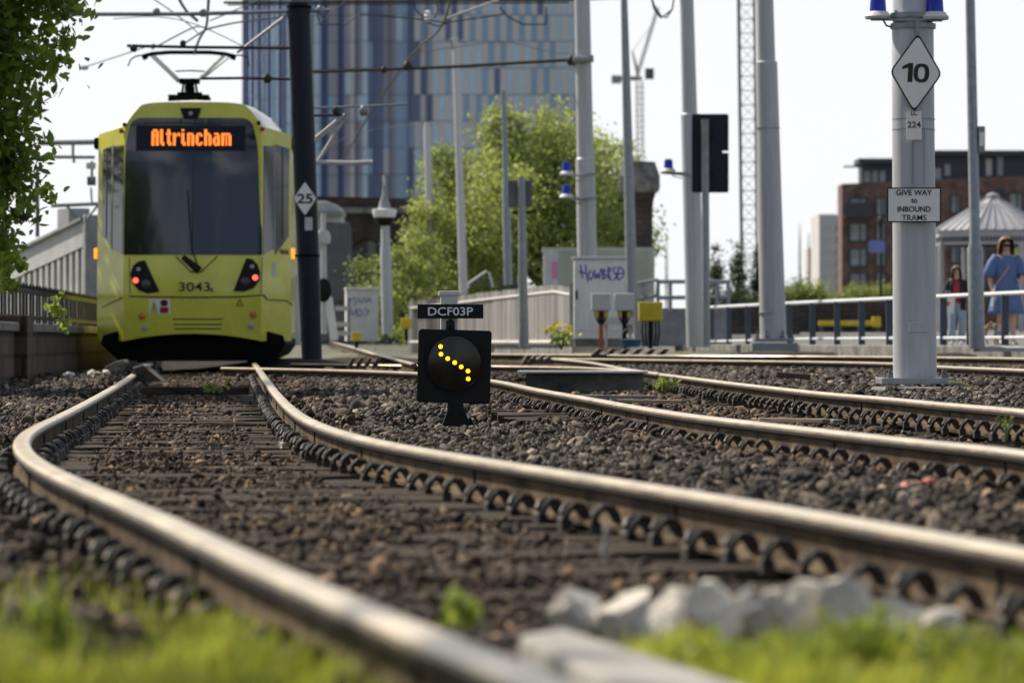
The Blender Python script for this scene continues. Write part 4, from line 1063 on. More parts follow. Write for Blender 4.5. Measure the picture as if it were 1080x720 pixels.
mb = MB(); mb.box((0, 0, -.02), (1.0, .7, .07)); o = mb.build('concrete_footing', M['concrete_dk'], None, loc=at(993, 410, 33.5), bevel=.02); o.rotation_euler = (0, 0, .1)
tag(o, 'broken concrete footing slab under the right side of the sign pole', 'concrete slab')
mb = MB(); ptube(mb, [(1001, 403), (1012, 404), (1022, 407), (1036, 410)], 33.2, .013, org=at(1001, 403, 33.2)); tag(mb.build('hose', M['hose'], None, loc=at(1001, 403, 33.2), smooth=True), 'yellow-green hose trailing from the foot of the sign pole', 'hose')
YF = YQ - .22
diamond(966, 77, YF, 55.5, 84.5, '10', 29, 20, 'white diamond speed sign reading 10 on the thick grey pole', tilt=3)
def plate(px, py, Y, w, h, lines, label, border=True, name='sign_plate', rot=0):
    s = Y / F; o = at(px, py, Y); t = empty(name, o, 0, label, 'sign'); t.rotation_euler = (0, math.radians(rot), 0)
    if border: mb = MB(); mb.box((0, 0, 0), (w * s, .006, h * s)); mb.build('border', M['txt'], t)
    mb = MB(); mb.box((0, -.004, 0), (w * s - (.022 if border else 0), .006, h * s - (.022 if border else 0))); mb.build('plate', M['signwhite'], t)
    for txt, dx, dy, tw, th, bd in lines: text_fit('sign_text', txt, tw * s, th * s, (dx * s, -.009, dy * s), M['txt'], t, bold=bd)
    return t
plate(964, 216.3, YF, 57, 37, [('GIVE WAY', 0, 13.2, 38, 6, .02), ('to', 0, 4.6, 6.5, 5, .02), ('INBOUND', 0, -4.2, 35, 6, .02), ('TRAMS', 0, -13.2, 26, 6, .008)], 'white plate reading GIVE WAY to INBOUND TRAMS on the thick grey pole')
plate(964, 132.5, YF + .03, 16, 30, [('LC', 0, 13.5, 6, 6, .008), ('224', 0, 1, 14, 6.5, .008)], 'small white number plate reading 224 under the 10 diamond', border=False, name='number_plate')
blue_lamp(926, 13, YQ - .02, 1, 'blue beacon on the left side of the thick sign pole, at the top edge', 1.8); blue_lamp(986, 13.5, YQ - .12, -1, 'blue beacon on the right side of the thick sign pole, at the top edge', 1.9)
# ---- dark navy pole beside the tram
np1, b1 = pole('catenary_pole', 315, 3, 329, 377, 56, [(379, 21.5), (300, 23), (180, 24.5), (60, 24.5), (3, 24)], M['navy'], 'dark navy pole right beside the tram carrying the 25 diamond', 'pole')
for py, dx in ((8, -5.5), (270, 3)): mb = MB(); mb.lathe([(.165, -.012), (.165, .02)], at(321 + dx, py, 56) - b1, n=24); mb.build('band', M['blackmatt'], np1, smooth=True)
diamond(321.7, 209.5, 55.75, 26, 38.5, '25', 16.5, 10.5, 'white diamond speed sign reading 25 on the dark navy pole')
mb = MB(); mb.box((0, 0, 0), (.10, .01, .17)); tag(mb.build('number_tag', M['offwhite'], None, loc=at(325.5, 236, 55.77)), 'small pale number tag below the 25 diamond', 'sign')
# beams of the overhead line (parts of the pole they are fixed to)
def beam(parent, pb, name, pts, Y, r, m, knobs=()):
    mb = MB(); ptube(mb, pts, Y, r, org=pb)
    for kx, ky, kr in knobs: mb.lathe([(kr * .6, -kr), (kr, -kr * .4), (kr, kr * .4), (kr * .6, kr)], at(kx, ky, Y) - pb, n=10)
    return mb.build(name, m, parent, smooth=True)
beam(np1, b1, 'cantilever', [(40, 15.5), (200, 15), (348, 11)], 56, .028, M['pole2'], [(165, 13, .05), (214, 14, .05), (338, 11, .06)])
beam(np1, b1, 'cantilever', [(134, 48.5), (200, 50), (318, 51)], 56, .022, M['wire'], [(141, 51, .05), (193, 46, .04)])
beam(np1, b1, 'cantilever', [(212, 83), (260, 82.5), (322, 84)], 57, .020, M['wire'], [(282, 83, .06)])
beam(np1, b1, 'stay', [(250, 56), (305, 14)], 56, .018, M['wire_lt']); beam(np1, b1, 'stay', [(258, 50), (305, 15.5)], 56, .014, M['wire_lt'])
beam(np1, b1, 'stay', [(332, 150), (364, 121)], 58, .026, M['wire_lt']); beam(np1, b1, 'stay', [(332, 146), (362, 121)], 58, .018, M['wire_lt']); beam(np1, b1, 'stay', [(333, 174), (362, 127)], 58, .026, M['wire_lt'])
beam(np1, b1, 'cantilever', [(330, 122), (365, 121.5)], 58, .02, M['wire'], [(354, 117, .05)])
beam(np1, b1, 'cantilever', [(331, 114), (385, 112), (430, 110)], 58, .016, M['pole2'], [(384, 117, .07)])
beam(np1, b1, 'cantilever', [(331, 171), (370, 172), (393, 171)], 58, .035, M['greybox'])
# ---- the tall grey poles
p620, bA = pole('catenary_pole', 614, -5, 621, 365, 77, [(366, 21), (168, 20.5), (166.5, 17.8), (60, 17), (-5, 16.5)], M['pole'], 'grey pole with two blue beacons behind the white graffitied cabinet', 'pole')
p730, bB = pole('catenary_pole', 724, -8, 734, 366, 80, [(366, 20), (121, 19), (119.5, 16), (-8, 14.5)], M['pole'], 'grey pole behind the white handrail, next to the black traffic signal', 'pole')
p810, bC = pole('catenary_pole', 806, -30, 815.5, 358, 62, [(358, 28), (200, 25), (66, 23), (64.5, 19), (-30, 17.5)], M['pole'], 'bare grey pole bolted down in front of the white handrail', 'pole', n=28)
mb = MB(); mb.box((0, 0, 0), (.58, .5, .05)); mb.box((.0, 0, -.10), (.66, .56, .12)); mb.build('foot_plate', M['pole2'], p810, loc=at(816, 358.5, 62) - bC, bevel=.008)
for dx in (-.25, -.12, .12, .25):
    mb = MB(); mb.lathe([(.03, 0), (.03, .04), (.014, .041), (.014, .12)], n=6); mb.build('bolt', M['concrete_dk'], p810, loc=at(816, 357, 62) - bC + Vector((dx, -.2, 0)))
mb = MB(); mb.lathe([(.195, -.004), (.195, .004)], at(813.5, 330, 62) - bC, n=28); mb.build('band', M['pole2'], p810, smooth=True); mb = MB(); mb.lathe([(.18, -.004), (.18, .004)], at(810, 135, 62) - bC, n=28); mb.build('band', M['pole2'], p810, smooth=True)
blue_lamp(597.5, 181, 76.6, 1, 'upper blue beacon on the grey pole in front of the trees'); blue_lamp(597.5, 205, 76.6, 1, 'lower blue beacon on the grey pole in front of the trees')
for py in (183.5, 209): 
    beam(p620, bA, 'beacon_arm', [(600, py + 2), (630, py)], 76.8, .02, M['pole2'])
blue_lamp(705, 178, 79.6, 1, 'blue beacon on the left of the grey pole next to the black traffic signal'); beam(p730, bB, 'beacon_arm', [(697, 182), (728, 185)], 79.7, .025, M['pole2'])
beam(p620, bA, 'cross_beam', [(328, 76), (470, 71), (607, 63)], 77, .031, M['wire'], [(405, 74, .06), (430, 70, .08), (603, 64, .09)])
beam(p620, bA, 'clamp', [(604, 63), (626, 62)], 76.8, .07, M['pole2'])
beam(p730, bB, 'cross_beam', [(236, 3), (480, 1), (600, 0), (735, -5)], 80, .026, M['wire'])
beam(p730, bB, 'cross_beam', [(240, 5.5), (480, 4), (600, 3)], 80, .014, M['wire'])
mb = MB()
for k in (0, 4): ptube(mb, [(686, -6), (690, 6 + k), (697, 17 + k * .6), (703, 19 - k), (709, 10), (711, -3)], 79.5, .016, org=bB)
mb.build('cable_loop', M['rubber'], p730, smooth=True)
# registration arms hanging from the upper beam
ra = empty('registration_arm', at(455, 0, 78), 0, 'tangle of insulators and bracket arms hanging from the top overhead beam', 'overhead arm'); oR = at(455, 0, 78)
mb = MB()
for pts in ([(337, 26), (363, 26), (380, 15), (448, 21)], [(448, 21), (470, 24), (520, 17), (532, 15)], [(527, 8), (536, 18), (551, 26), (576, 26)], [(437, 2), (438, 10), (446, 18), (452, 22)], [(458, 20), (462, 12), (461, 2)], [(451, 24), (462, 28), (470, 25)], [(576, 8), (576, 26)], [(333, 4), (337, 26)]): ptube(mb, pts, 78, .014, org=oR)
mb.build('arm', M['wire'], ra)
mb = MB(); ptube(mb, [(470, 20), (526, 0)], 78, .022, org=oR); mb.build('rod', M['wire_lt'], ra)
mb = MB(); mb.lathe([(.03, -.1), (.075, -.06), (.04, -.03), (.075, .0), (.04, .03), (.06, .07), (.02, .1)], at(451, 17, 78) - oR, n=12); mb.build('insulator', M['insul'], ra, smooth=True)
# ---- lamp columns
l1030, bD = pole('lamp_column', 1023, -10, 1030.5, 368, 56, [(368, 17), (262, 16.5), (256, 11.5), (-10, 10)], M['pole2'], 'galvanised lamp column with a small white box, in front of the handrail at the right', 'lamp column')
mb = MB(); mb.box((0, 0, 0), (.09, .10, .34)); mb.build('box', M['pole2'], l1030, loc=at(1035, 147, 56) - bD, bevel=.01); mb = MB(); mb.box((0, -.053, 0), (.06, .01, .18)); mb.build('box_face', M['white'], l1030, loc=at(1035, 147, 56) - bD)
l663, bE = pole('lamp_column', 658, -8, 667, 334, 85, [(334, 12), (200, 11), (90, 9), (-8, 7)], M['pole2'], 'slim leaning grey lamp column between the beacon pole and the far crane', 'lamp column')
pole('steel_post', 531, 96, 536, 300, 95, [(300, 9.5), (200, 8.5), (196, 6.5), (96, 5)], M['pole2'], 'slim tapering steel post in front of the trees, left of the boxed post', 'post')
pole('wooden_pole', 450, 128, 456, 310, 110, [(310, 9), (200, 8), (136, 7), (129, 4)], M['fg_pale'], 'shorter of two thin weathered poles at the left edge of the trees', 'pole')
tw, bW = pole('wooden_pole', 480, 40, 489, 310, 108, [(310, 9.5), (200, 8.5), (40, 6.5)], M['fg_pale'], 'taller of two thin weathered poles at the left of the trees, with a small crossarm', 'pole')
mb = MB(); ptube(mb, [(472, 43), (492, 44)], 108, .04, org=bW); ptube(mb, [(477, 44), (478, 52)], 108, .05, org=bW); mb.build('crossarm', M['pole2'], tw)
# boxed post (back of a signal)
bs, bF = pole('signal_post', 550, 187, 552.5, 366, 74, [(366, 11), (300, 9.5), (187, 8)], M['pole2'], 'grey post carrying a dark square signal box seen from behind, by the board fence', 'signal')
mb = MB(); mb.box((0, .12, 0), (.42, .18, .46)); mb.build('signal_box', M['girder_dk'], bs, loc=at(548.5, 204, 74) - bF, bevel=.01); mb = MB(); mb.box((0, .12, 0), (.30, .05, .05)); mb.build('bracket', M['black'], bs, loc=at(550, 224, 74) - bF)
# traffic signal seen from behind
ts, bG = pole('traffic_signal', 743.5, 126, 745, 366, 78, [(366, 8.5), (190, 8), (128, 8), (126, 9.5)], M['pole2'], 'black traffic signal with backing board seen from behind, on a thin post', 'traffic signal')
s7 = 78 / F
mb = MB(); mb.prism(round_poly([(-19.5 * s7, -41.5 * s7), (19.5 * s7, -41.5 * s7), (19.5 * s7, .5 * s7), (13 * s7, .5 * s7), (13 * s7, 2.5 * s7), (19.5 * s7, 2.5 * s7), (19.5 * s7, 41.5 * s7), (-19.5 * s7, 41.5 * s7)], [.04, .04, .0, 0, 0, 0, .04, .04]), .10, .13)
mb.build('backing_board', M['navy'], ts, loc=at(749.3, 161.5, 78) - bG)
mb = MB(); mb.box((0, .22, 0), (.26, .2, 1.2)); mb.build('signal_head', M['black'], ts, loc=at(754.5, 165, 78) - bG, bevel=.02)
for z in (.3, -.35): mb = MB(); mb.box((.03, .05, z), (.12, .12, .05)); mb.build('bracket', M['black'], ts, loc=at(747, 163, 78) - bG)
# CCTV column at the left of the trees
cc, bH = pole('camera_column', 405, 190, 409, 352, 88, [(352, 12.5), (290, 12), (262, 11.5), (258, 9.5), (232, 9)], M['pole'], 'grey column topped by a white ringed camera dome, left of the trees', 'camera column')
q = at(405.5, 226, 88) - bH
mb = MB(); mb.lathe([(.10, -.1), (.22, -.06), (.25, .03), (.25, .10), (.12, .12)], q, n=20); mb.build('dome_ring', M['white'], cc, smooth=True)
mb = MB(); mb.lathe([(.03, -.26), (.14, -.22), (.19, -.12), (.2, -.07)], q, n=20); mb.build('dome', M['black'], cc, smooth=True)
mb = MB(); mb.lathe([(.13, .12), (.11, .22), (.05, .40), (.035, .60)], q, n=14); mb.build('spike', M['girder'], cc, smooth=True)
mb = MB(); mb.tube([q + Vector((0, 0, .55)), q + Vector((-.02, 0, .8))], .03, 8); mb.build('spike_rod', M['greybox'], cc)
# thin post with round mirror beside the navy pole
mp, bI = pole('mirror_post', 341, 225, 342, 352, 78, [(352, 6), (260, 5.5), (225, 5)], M['offwhite'], 'pale post with a small round dark mirror right of the navy pole', 'post')
mb = MB(); mb.lathe([(.20, 0), (.20, .03), (.17, .05)], at(341.5, 306, 77.9) - bI, n=20, rot=Matrix.Rotation(PI / 2, 3, 'X'), sx=.7, sy=1.1); mb.build('mirror', M['black'], mp, smooth=True)
mb = MB(); mb.lathe([(.13, -.12), (.15, 0), (.1, .12)], at(340.5, 250, 78) - bI, n=12); mb.build('lantern', M['offwhite'], mp, smooth=True)
mb = MB(); mb.box((0, 0, 0), (.07, .07, .98)); tag(mb.build('marker_post', M['white'], None, loc=at(314, 327, 59.5), bevel=.01), 'white marker post squeezed between the tram and the navy pole', 'post')
mb = MB(); mb.box((0, 0, 0), (.15, .03, .80), rot=Matrix.Rotation(math.radians(-8), 3, 'Y')); tag(mb.build('leaning_board', M['white'], None, loc=at(349.5, 336, 78.5)), 'white board leaning just right of the navy pole', 'board')
t = empty('barrier_rack', at(361, 360, 80), 0, 'dark metal rack with pale cross boards left of the small graffitied cabinet', 'rack')
mb = MB()
for dx in (-.11, .02, .13): mb.box((dx, 0, .40), (.03, .04, .82))
mb.build('rack_frame', M['girder_dk'], t); 
for z in (.15, .32, .62): mb = MB(); mb.box((0, -.04, z), (.26, .03, .09)); mb.build('rack_board', M['cap'], t)
# ---- cabinets
s8 = 72 / F
wc = empty('equipment_cabinet', at(632.5, 365, 72), .0, 'tall white equipment cabinet with blue graffiti on its door', 'cabinet')
W_ = 54 * s8; H_ = 93 * s8
mb = MB(); mb.box((0, .25, H_ / 2 + .05), (W_, .5, H_ - .14)); mb.build('cabinet_body', M['white'], wc, bevel=.01)
mb = MB(); mb.box((0, .25, .06), (W_ * .97, .5, .14)); mb.build('plinth', M['concrete_dk'], wc)
mb = MB(); mb.box((0, .25, H_ + .0), (W_ + .06, .58, .045)); mb.build('cabinet_roof', M['offwhite'], wc, bevel=.01)
mb = MB(); mb.box((0, -.004, H_ / 2 + .10), (W_ * .93, .012, H_ - .32)); dr = mb.build('cabinet_door', M['white'], wc, bevel=.004)
mb = MB(); mb.box((-W_ * .45, -.02, H_ * .58), (.03, .03, .15)); mb.build('handle', M['black'], dr)
def strokes(list_, x0, y0, w, h, s, rad, y, parent, m, name='graffiti'):
    """hand-drawn tag: strokes in a unit box"""
    mb = MB()
    for st in list_:
        pts = [Vector((x0 + px * w * s, y, y0 + (1 - py) * h * s)) for px, py in st]
        mb.tube(catmull(pts, .02) if len(pts) > 2 else pts, rad, 5)
    o = mb.build(name, m, parent); 
    for v in o.data.vertices: v.co.y = y + (v.co.y - y) * .3
    return o
HOW = [[(.0, .45), (.10, .40)], [(.05, .05), (.07, .5), (.10, .85)], [(.16, .05), (.18, .6), (.22, 1.0)], [(.07, .5), (.18, .48)],
       [(.27, .35), (.22, .6), (.27, .85), (.33, .6), (.29, .35)], [(.36, .3), (.38, .8), (.42, .5), (.45, .8), (.50, .25)],
       [(.53, .3), (.54, .85)], [(.53, .3), (.60, .35), (.54, .55), (.62, .62), (.54, .85)], [(.65, .2), (.66, .85)], [(.65, .2), (.72, .3), (.66, .5), (.73, .9)],
       [(.82, .15), (.76, .3), (.80, .5), (.84, .65), (.77, .9)], [(.88, .2), (.87, .85), (.97, .7), (1.0, .45), (.95, .25), (.86, .15)], [(.8, .55), (.98, .5)]]
strokes(HOW, -W_ / 2 + 4.5 * s8, H_ - 26 * s8, 48, 20, s8, .013, -.014, dr, M['graffiti'])
s9 = 84 / F
gc = empty('small_cabinet', at(382.5, 361, 84), .1, 'smaller grey cabinet with faded blue graffiti, left of the camera column', 'cabinet')
mb = MB(); mb.box((0, .3, .53), (34 * s9, .5, 1.02)); mb.build('cabinet_body', M['greybox'], gc, bevel=.015); mb = MB(); mb.box((0, .3, 1.05), (35.5 * s9, .56, .05)); mb.build('cabinet_roof', M['offwhite'], gc, bevel=.01)
strokes([[(0, .2), (.2, .0), (.3, .35), (.1, .4)], [(.4, .05), (.55, .3), (.7, .0)], [(.75, .3), (.9, .05), (1, .3)], [(0, .6), (.15, .95), (.3, .6)], [(.35, .65), (.35, 1), (.6, .8), (.4, .6)], [(.7, .6), (.9, .75), (.7, 1.0)]], -13 * s9, .52, 22, 20, s9, .018, .042, gc, M['graffiti_pale'])
def small_post_box(px, py, w, h, Y, foot, m, label, cat='box', hood=True):
    s = Y / F; b = at(px, foot, Y); t = empty('yellow_box' if m is M['yellow'] else 'junction_box', b, 0, label, cat); c = at(px, py, Y) - b
    mb = MB(); mb.box(c, (w * s, w * s * .7, h * s)); mb.build('box', m, t, bevel=.015)
    mb = MB(); mb.box((0, 0, (c.z - h * s / 2) / 2), (.07, .07, c.z - h * s / 2 + .04)); mb.build('post', M['orange_pipe'] if m is M['greybox'] and hood else M['black'], t)
    return t, c, s
small_post_box(376, 355, 10, 9, 82, 366, M['yellow'], 'small yellow box in front of the small graffitied cabinet'); small_post_box(428.5, 341, 12, 11, 86, 358, M['yellow'], 'small yellow box right of the camera column')
for px, lab in ((634, 'left grey junction box on an orange pipe in front of the white cabinet'), (658.5, 'right grey junction box with hanging cables in front of the white cabinet')):
    t, c, s = small_post_box(px, 318.5, 20.5, 18.5, 70, 366, M['greybox'], lab, 'junction box', hood=px < 640)
    mb = MB()
    for k in range(5):
        dx = (k - 2) * .05; mb.tube([c + Vector((dx, -.05, -.13)), c + Vector((dx * .9, -.06, -.24)), c + Vector((dx * .3, -.04, -.36))], .016, 6)
    mb.build('cable', M['rubber'], t); mb = MB()
    for k in (-1, 1): mb.lathe([(.035, -.05), (.035, .04)], c + Vector((k * .07, -.05, -.2)), n=10)
    mb.build('gland', M['yellow'], t)
t, c, s = small_post_box(686, 328.5, 25, 20, 68, 366, M['yellow'], 'bright yellow box on a bundle of black cables left of the handrail end', 'junction box')
mb = MB()
for k in range(6):
    dx = (k - 2.5) * .05; mb.tube([c + Vector((dx, -.1, -.14)), c + Vector((dx * 1.1, -.12, -.35)), c + Vector((dx * .8, -.1, -.56))], .018, 6)
mb.build('cable', M['rubber'], t)
bk = empty('bucket', at(665.5, 366, 69), 0, 'blue bucket with wire handle left of the yellow junction box', 'bucket')
mb = MB(); mb.lathe([(.13, 0), (.17, .12), (.175, .125), (.16, .13), (.12, .02)], n=22); mb.build('pail', M['bucket'], bk, smooth=True); mb = MB(); mb.tube([(-.17, 0, .12), (-.17, 0, .2), (-.09, 0, .29), (.05, 0, .29), (.15, 0, .22), (.17, 0, .12)], .008, 6); mb.build('handle', M['wire_lt'], bk)
tb = empty('steel_trestle', at(652, 366, 71), 0, 'low grey steel trestle behind the blue bucket', 'trestle')
mb = MB(); mb.box((0, 0, .43), (.52, .3, .12)); mb.build('top', M['greybox'], tb)
for dx in (-.2, .2): mb = MB(); mb.box((dx, 0, .19), (.05, .05, .38)); mb.build('leg', M['greybox'], tb)
# platform with guard rails
YL = 86; sL = YL / F; gl = empty('access_platform', at(718, 366, YL), 0, 'grey raised platform with tubular guard rails behind the yellow junction box', 'platform'); oG = at(718, 366, YL)
mb = MB(); mb.box(at(696, 345, YL) - oG, (55 * sL, .5, 40 * sL)); mb.box(at(756, 345, YL) - oG + Vector((0, .02, 0)), (28 * sL, .5, 40 * sL)); mb.build('platform_base', M['girder'], gl)
mb = MB()
for pts in ([(667, 300), (693, 295), (693, 313)], [(668, 316), (693, 311.5)], [(693, 297), (769, 297)], [(693, 314), (769, 313)]): ptube(mb, pts, YL - .3, .045, org=oG)
for x in (669, 679, 694, 707, 756, 768): ptube(mb, [(x, 297), (x, 330)], YL - .3, .04, org=oG)
mb.build('guard_rail', M['pole2'], gl)
# ---- handrail along the path
ha = Vector(((1080 - 540) / F * 60, 60, .30)); hb = Vector(((698 - 540) / F * 90, 90, .30)); hd = (hb - ha); HL = hd.length; hu = hd / HL
hr = empty('handrail', ha, 0, 'low railing with white top rail and dark blue posts along the path edge', 'railing')
x_at = lambda d, z: hu * d + Vector((0, 0, z))
mb = MB(); mb.tube([x_at(-5, .775), x_at(HL * .5, .775), x_at(HL, .755)], .032, 10); mb.build('top_rail', M['handrail'], hr, smooth=True)
mb = MB(); mb.tube([x_at(-5, .15), x_at(HL * .5, .135), x_at(HL, .06)], .026, 8); mb.build('lower_rail', M['handrail'], hr, smooth=True)
pxs = [707, 720, 734, 750, 769, 789, 833, 857, 883, 909, 938, 960, 995, 1023, 1060]
for px in pxs + [1096, 1135]:
    k = (px - 540) / F            # intersect the sight line with the railing line
    d = (k * ha.y - ha.x) / (hu.x - k * hu.y); mb = MB(); mb.box((0, 0, .36), (.105, .06, .80)); mb.build('post', M['railpost'], hr, loc=x_at(d, 0))
# ---- path, kerb
mb = MB()
o0 = ha + hu * 0; side = Vector((hu.y, -hu.x, 0)); side = side if side.x > 0 else -side
A_ = ha - hu * 14 - side * .35; B_ = hb + hu * 2 - side * .35
F1 = [A_, B_, Vector((hb.x - 3, 95, 0)), Vector((14, 95, 0)), Vector((60, 95, 0)), Vector((60, A_.y, 0))]
top = [(p.x, p.y, .305) for p in F1] + [(-3 + hb.x, 122, .62), (60, 122, .62), (-3 + hb.x, 175, .86), (60, 175, .86)]
bot = [(x, y, z - .4) for x, y, z in top]; n = len(top)
mb.add(top + bot, [(0, 1, 2, 3, 4, 5), (2, 6, 7, 4, 3), (6, 8, 9, 7), (0, n, n + 1, 1), (1, n + 1, n + 2, 2), (2, n + 2, n + 6, 6), (6, n + 6, n + 8, 8), (0, 5, n + 5, n), (5, 4, n + 4, n + 5), (4, 7, n + 7, n + 4), (7, 9, n + 9, n + 7), (8, n + 8, n + 9, 9)])
tag(mb.build('path', M['asphalt'], None), kind='structure')
mb = MB(); c = (A_ + hb) / 2 - side * .1; R = Matrix.Rotation(math.atan2(hu.y, hu.x), 3, 'Z'); mb.box((0, 0, 0), ((hb - A_).length, .2, .42), rot=R)
tag(mb.build('kerb', M['concrete_dk'], None, loc=(c.x, c.y, .125), bevel=.02), kind='structure')
mb = MB(); mb.lathe([(.4, -.02), (.36, .03), (.2, .05), (0.01, .055)], n=20, sy=.5); tag(mb.build('manhole_cover', M['concrete'], None, loc=at(1058, 369, 56), smooth=True), 'pale flat concrete cover at the foot of the lamp column, right edge', 'cover')
# ---- fence of boards, from behind the signal to the white cabinet
fn = empty('board_fence', at(432, 350, 92), 0, 'weathered grey board fence with a pale capping rail below the trees', 'fence'); oF = at(432, 350, 92)
fpts = [(431, 92), (470, 91), (520, 88), (560, 84), (590, 80), (604, 77)]
def ftop(px): return 318 - (px - 431) * .115 + (6 * max(0, (px - 585) / 20))
mb = MB(); shade = []
wx = []
for (xa, ya), (xb, yb) in zip(fpts, fpts[1:]):
    a = Vector(((xa - 540) / F * ya, ya, 0)); b = Vector(((xb - 540) / F * yb, yb, 0)); nB = max(1, int((b - a).length / .15)); wx += [(a.lerp(b, (i + .5) / nB), (b - a).normalized(), (b - a).length / nB, xa + (xb - xa) * (i + .5) / nB, ya + (yb - ya) * (i + .5) / nB) for i in range(nB)]
for p, d, wd, px, Y in wx:
    zt = CAMZ + (360 - ftop(px)) / F * Y + random.uniform(-.012, .02); zb = .12
    mb.box((p.x - oF.x, p.y - oF.y, (zt + zb) / 2 - oF.z), (wd * .88, .025, zt - zb), rot=Matrix.Rotation(math.atan2(d.y, d.x) , 3, 'Z') @ Matrix.Rotation(random.uniform(-.01, .01), 3, 'Y'))
    shade += [random.choice([.55, .8, 1, 1.05, 1.2]) ] * 6
o = mb.build('boards', M['board'], fn); at_ = o.data.attributes.new('shade', 'FLOAT_COLOR', 'FACE'); at_.data.foreach_set('color', [x for s in shade for x in (s, s, s, 1)])
mb = MB(); pts = [Vector((p.x - oF.x, p.y - .05 - oF.y, CAMZ + (360 - ftop(px) - 7.5) / F * Y - oF.z)) for p, d, wd, px, Y in wx]; mb.tube(pts, .035, 6); mb.build('capping_rail', M['cap'], fn, smooth=True)
mb = MB(); pts = [Vector((p.x - oF.x, p.y - .25 - oF.y, CAMZ + (360 - 361) / F * Y - oF.z)) for p, d, wd, px, Y in wx]; mb.tube(pts, .05, 6); mb.build('bottom_rail', M['cap'], fn, smooth=True)
mb = MB(); mb.box((0, 0, 0), (.09, .09, 1.15)); mb.build('end_post', M['girder'], fn, loc=at(603, 332, 76.8) - oF)
# loose mesh panel leaning behind the fence
mpn = empty('mesh_panel', at(507, 303, 93), 0, 'pale tubular mesh barrier panel leaning behind the board fence', 'barrier'); oM = at(507, 303, 93)
mb = MB(); ptube(mb, [(494, 304), (494, 299), (513, 286), (516, 288), (520, 303)], 93, .03, org=oM); mb.build('panel_frame', M['greybox'], mpn)
mb = MB()
for k in range(7): ptube(mb, [(496 + k * 3.4, 303), (496 + k * 3.2, 297.5 - k * 1.6)], 93, .006, org=oM)
mb.build('mesh', M['pole2'], mpn)
# container
ct = empty('shipping_container', at(632, 345, 104), 0, 'pale green shipping container under the trees behind the white cabinet', 'container'); s10 = 104 / F; oC = at(632, 345, 104)
mb = MB(); wC = 117 * s10; hC = 83 * s10; mb.box((0, .8, hC / 2), (wC, 1.5, hC - .08)); 
for k in range(26): mb.box((-wC / 2 + .45 + (wC - .55) * (k + .5) / 26, .04, hC / 2), ((wC - .55) / 52, .04, hC - .25))
mb.build('container_body', M['container'], ct); mb = MB(); mb.box((0, .8, hC - .02), (wC + .06, 1.56, .09)); mb.build('container_top_rail', M['container'], ct)
mb = MB(); mb.box((-wC / 2 + .18, .03, hC / 2), (.36, .06, hC - .1)); mb.build('container_end', M['offwhite'], ct); mb = MB(); mb.box((-wC / 2 + .27, -.004, hC * .72), (.15, .012, .42)); mb.build('paint_tag', M['pink'], ct)
# pale/blue site skip beside the container
0 and tag(mb.build('site_bag', M['girder_lt'], None, loc=at(704, 302, 98), bevel=.03), 'pale grey bag on the platform behind the yellow junction box', 'bag')
# ---- overhead wires
def wire(pts, r, label, m='wire'):
    P_ = [at(*p) for p in pts]; P_ = catmull(P_, .6) if len(P_) > 2 else P_; o = P_[0]; mb = MB(); mb.tube([p - o for p in P_], r, 6); return tag(mb.build('overhead_wire', M[m], None, loc=o, smooth=True), label, 'wire')
wire([(355, 176, 125), (371, 153, 112), (404, 98, 95), (440, 52, 86), (462, 33, 80), (472, 12, 74), (477, -30, 66), (480, -90, 58)], .021, 'thick overhead wire curving down from the top beam across the glass tower')
wire([(364, 165, 120), (400, 105, 96), (425, 74, 89), (461, 35, 80)], .010, 'thin overhead wire running just beside the thick curved one')
wire([(205, 57, 63.8), (210, 42, 62), (217, 30, 60.5), (219, 14, 58), (221, -20, 53)], .020, 'overhead contact wire rising from the tram pantograph to the top edge')
wire([(160, 52, 66), (200, 31, 64), (217, 29, 60.5)], .012, 'thin stay wire slanting up to the contact wire above the tram'); wire([(186, -6, 57), (195, 10, 58), (208, 22, 60), (217, 31, 60.5)], .022, 'upper wire dropping from the top edge to the contact wire above the tram')
wire([(217, 31, 60.5), (250, 24, 64), (300, 18, 70)], .014, 'wire running right from above the tram to the navy pole top')
wire([(86, 72, 75), (120, 61, 72), (165, 46, 66)], .010, 'faint wire in the open sky left of the tram pantograph'); wire([(193, 47, 62), (205, 38, 62), (225, 29, 61)], .012, 'short bridging wire just above the tram pantograph')
wire([(150, -8, 60), (178, 10, 62), (204, 30, 63), (217, 44, 62)], .009, 'thin wire falling from the top edge left of the pantograph wires')
wire([(120, 20, 66), (165, 18, 64), (217, 30, 61), (262, 52, 60)], .008, 'thin wire slanting down to the right across the sky above the tram')
wire([(222, 22, 62), (255, 8, 66), (290, -8, 70)], .010, 'thin wire rising from above the tram to the top edge by the navy pole')
wire([(263, 70, 90), (300, 46, 82), (340, 22, 76), (372, -6, 70)], .008, 'thin wire crossing in front of the left part of the glass tower')
wire([(335, 160, 110), (380, 140, 104), (440, 132, 98), (520, 130, 95), (610, 126, 92)], .008, 'thin wire low across the glass tower above the trees')
wire([(430, 57, 84), (530, 45, 100), (576, 54, 115), (606, 58, 130)], .010, 'thin wire crossing the chequered part of the glass tower')
mb = MB(); mb.lathe([(.03, -.07), (.05, 0), (.03, .07)], n=10, rot=Matrix.Rotation(PI / 2, 3, 'Y')); tag(mb.build('wire_insulator', M['insul'], None, loc=at(89, 71.5, 75)), 'tiny pale insulator on the faint wire left of the pantograph', 'insulator')
# ================================================================== the glass tower
YB = 500.0; sb = YB / F
tower = empty('glass_tower', at(430, 212, YB), 0, 'big curved glass office tower with blue and pale chequered panels, behind the tram wires', 'building'); oT = at(430, 212, YB)
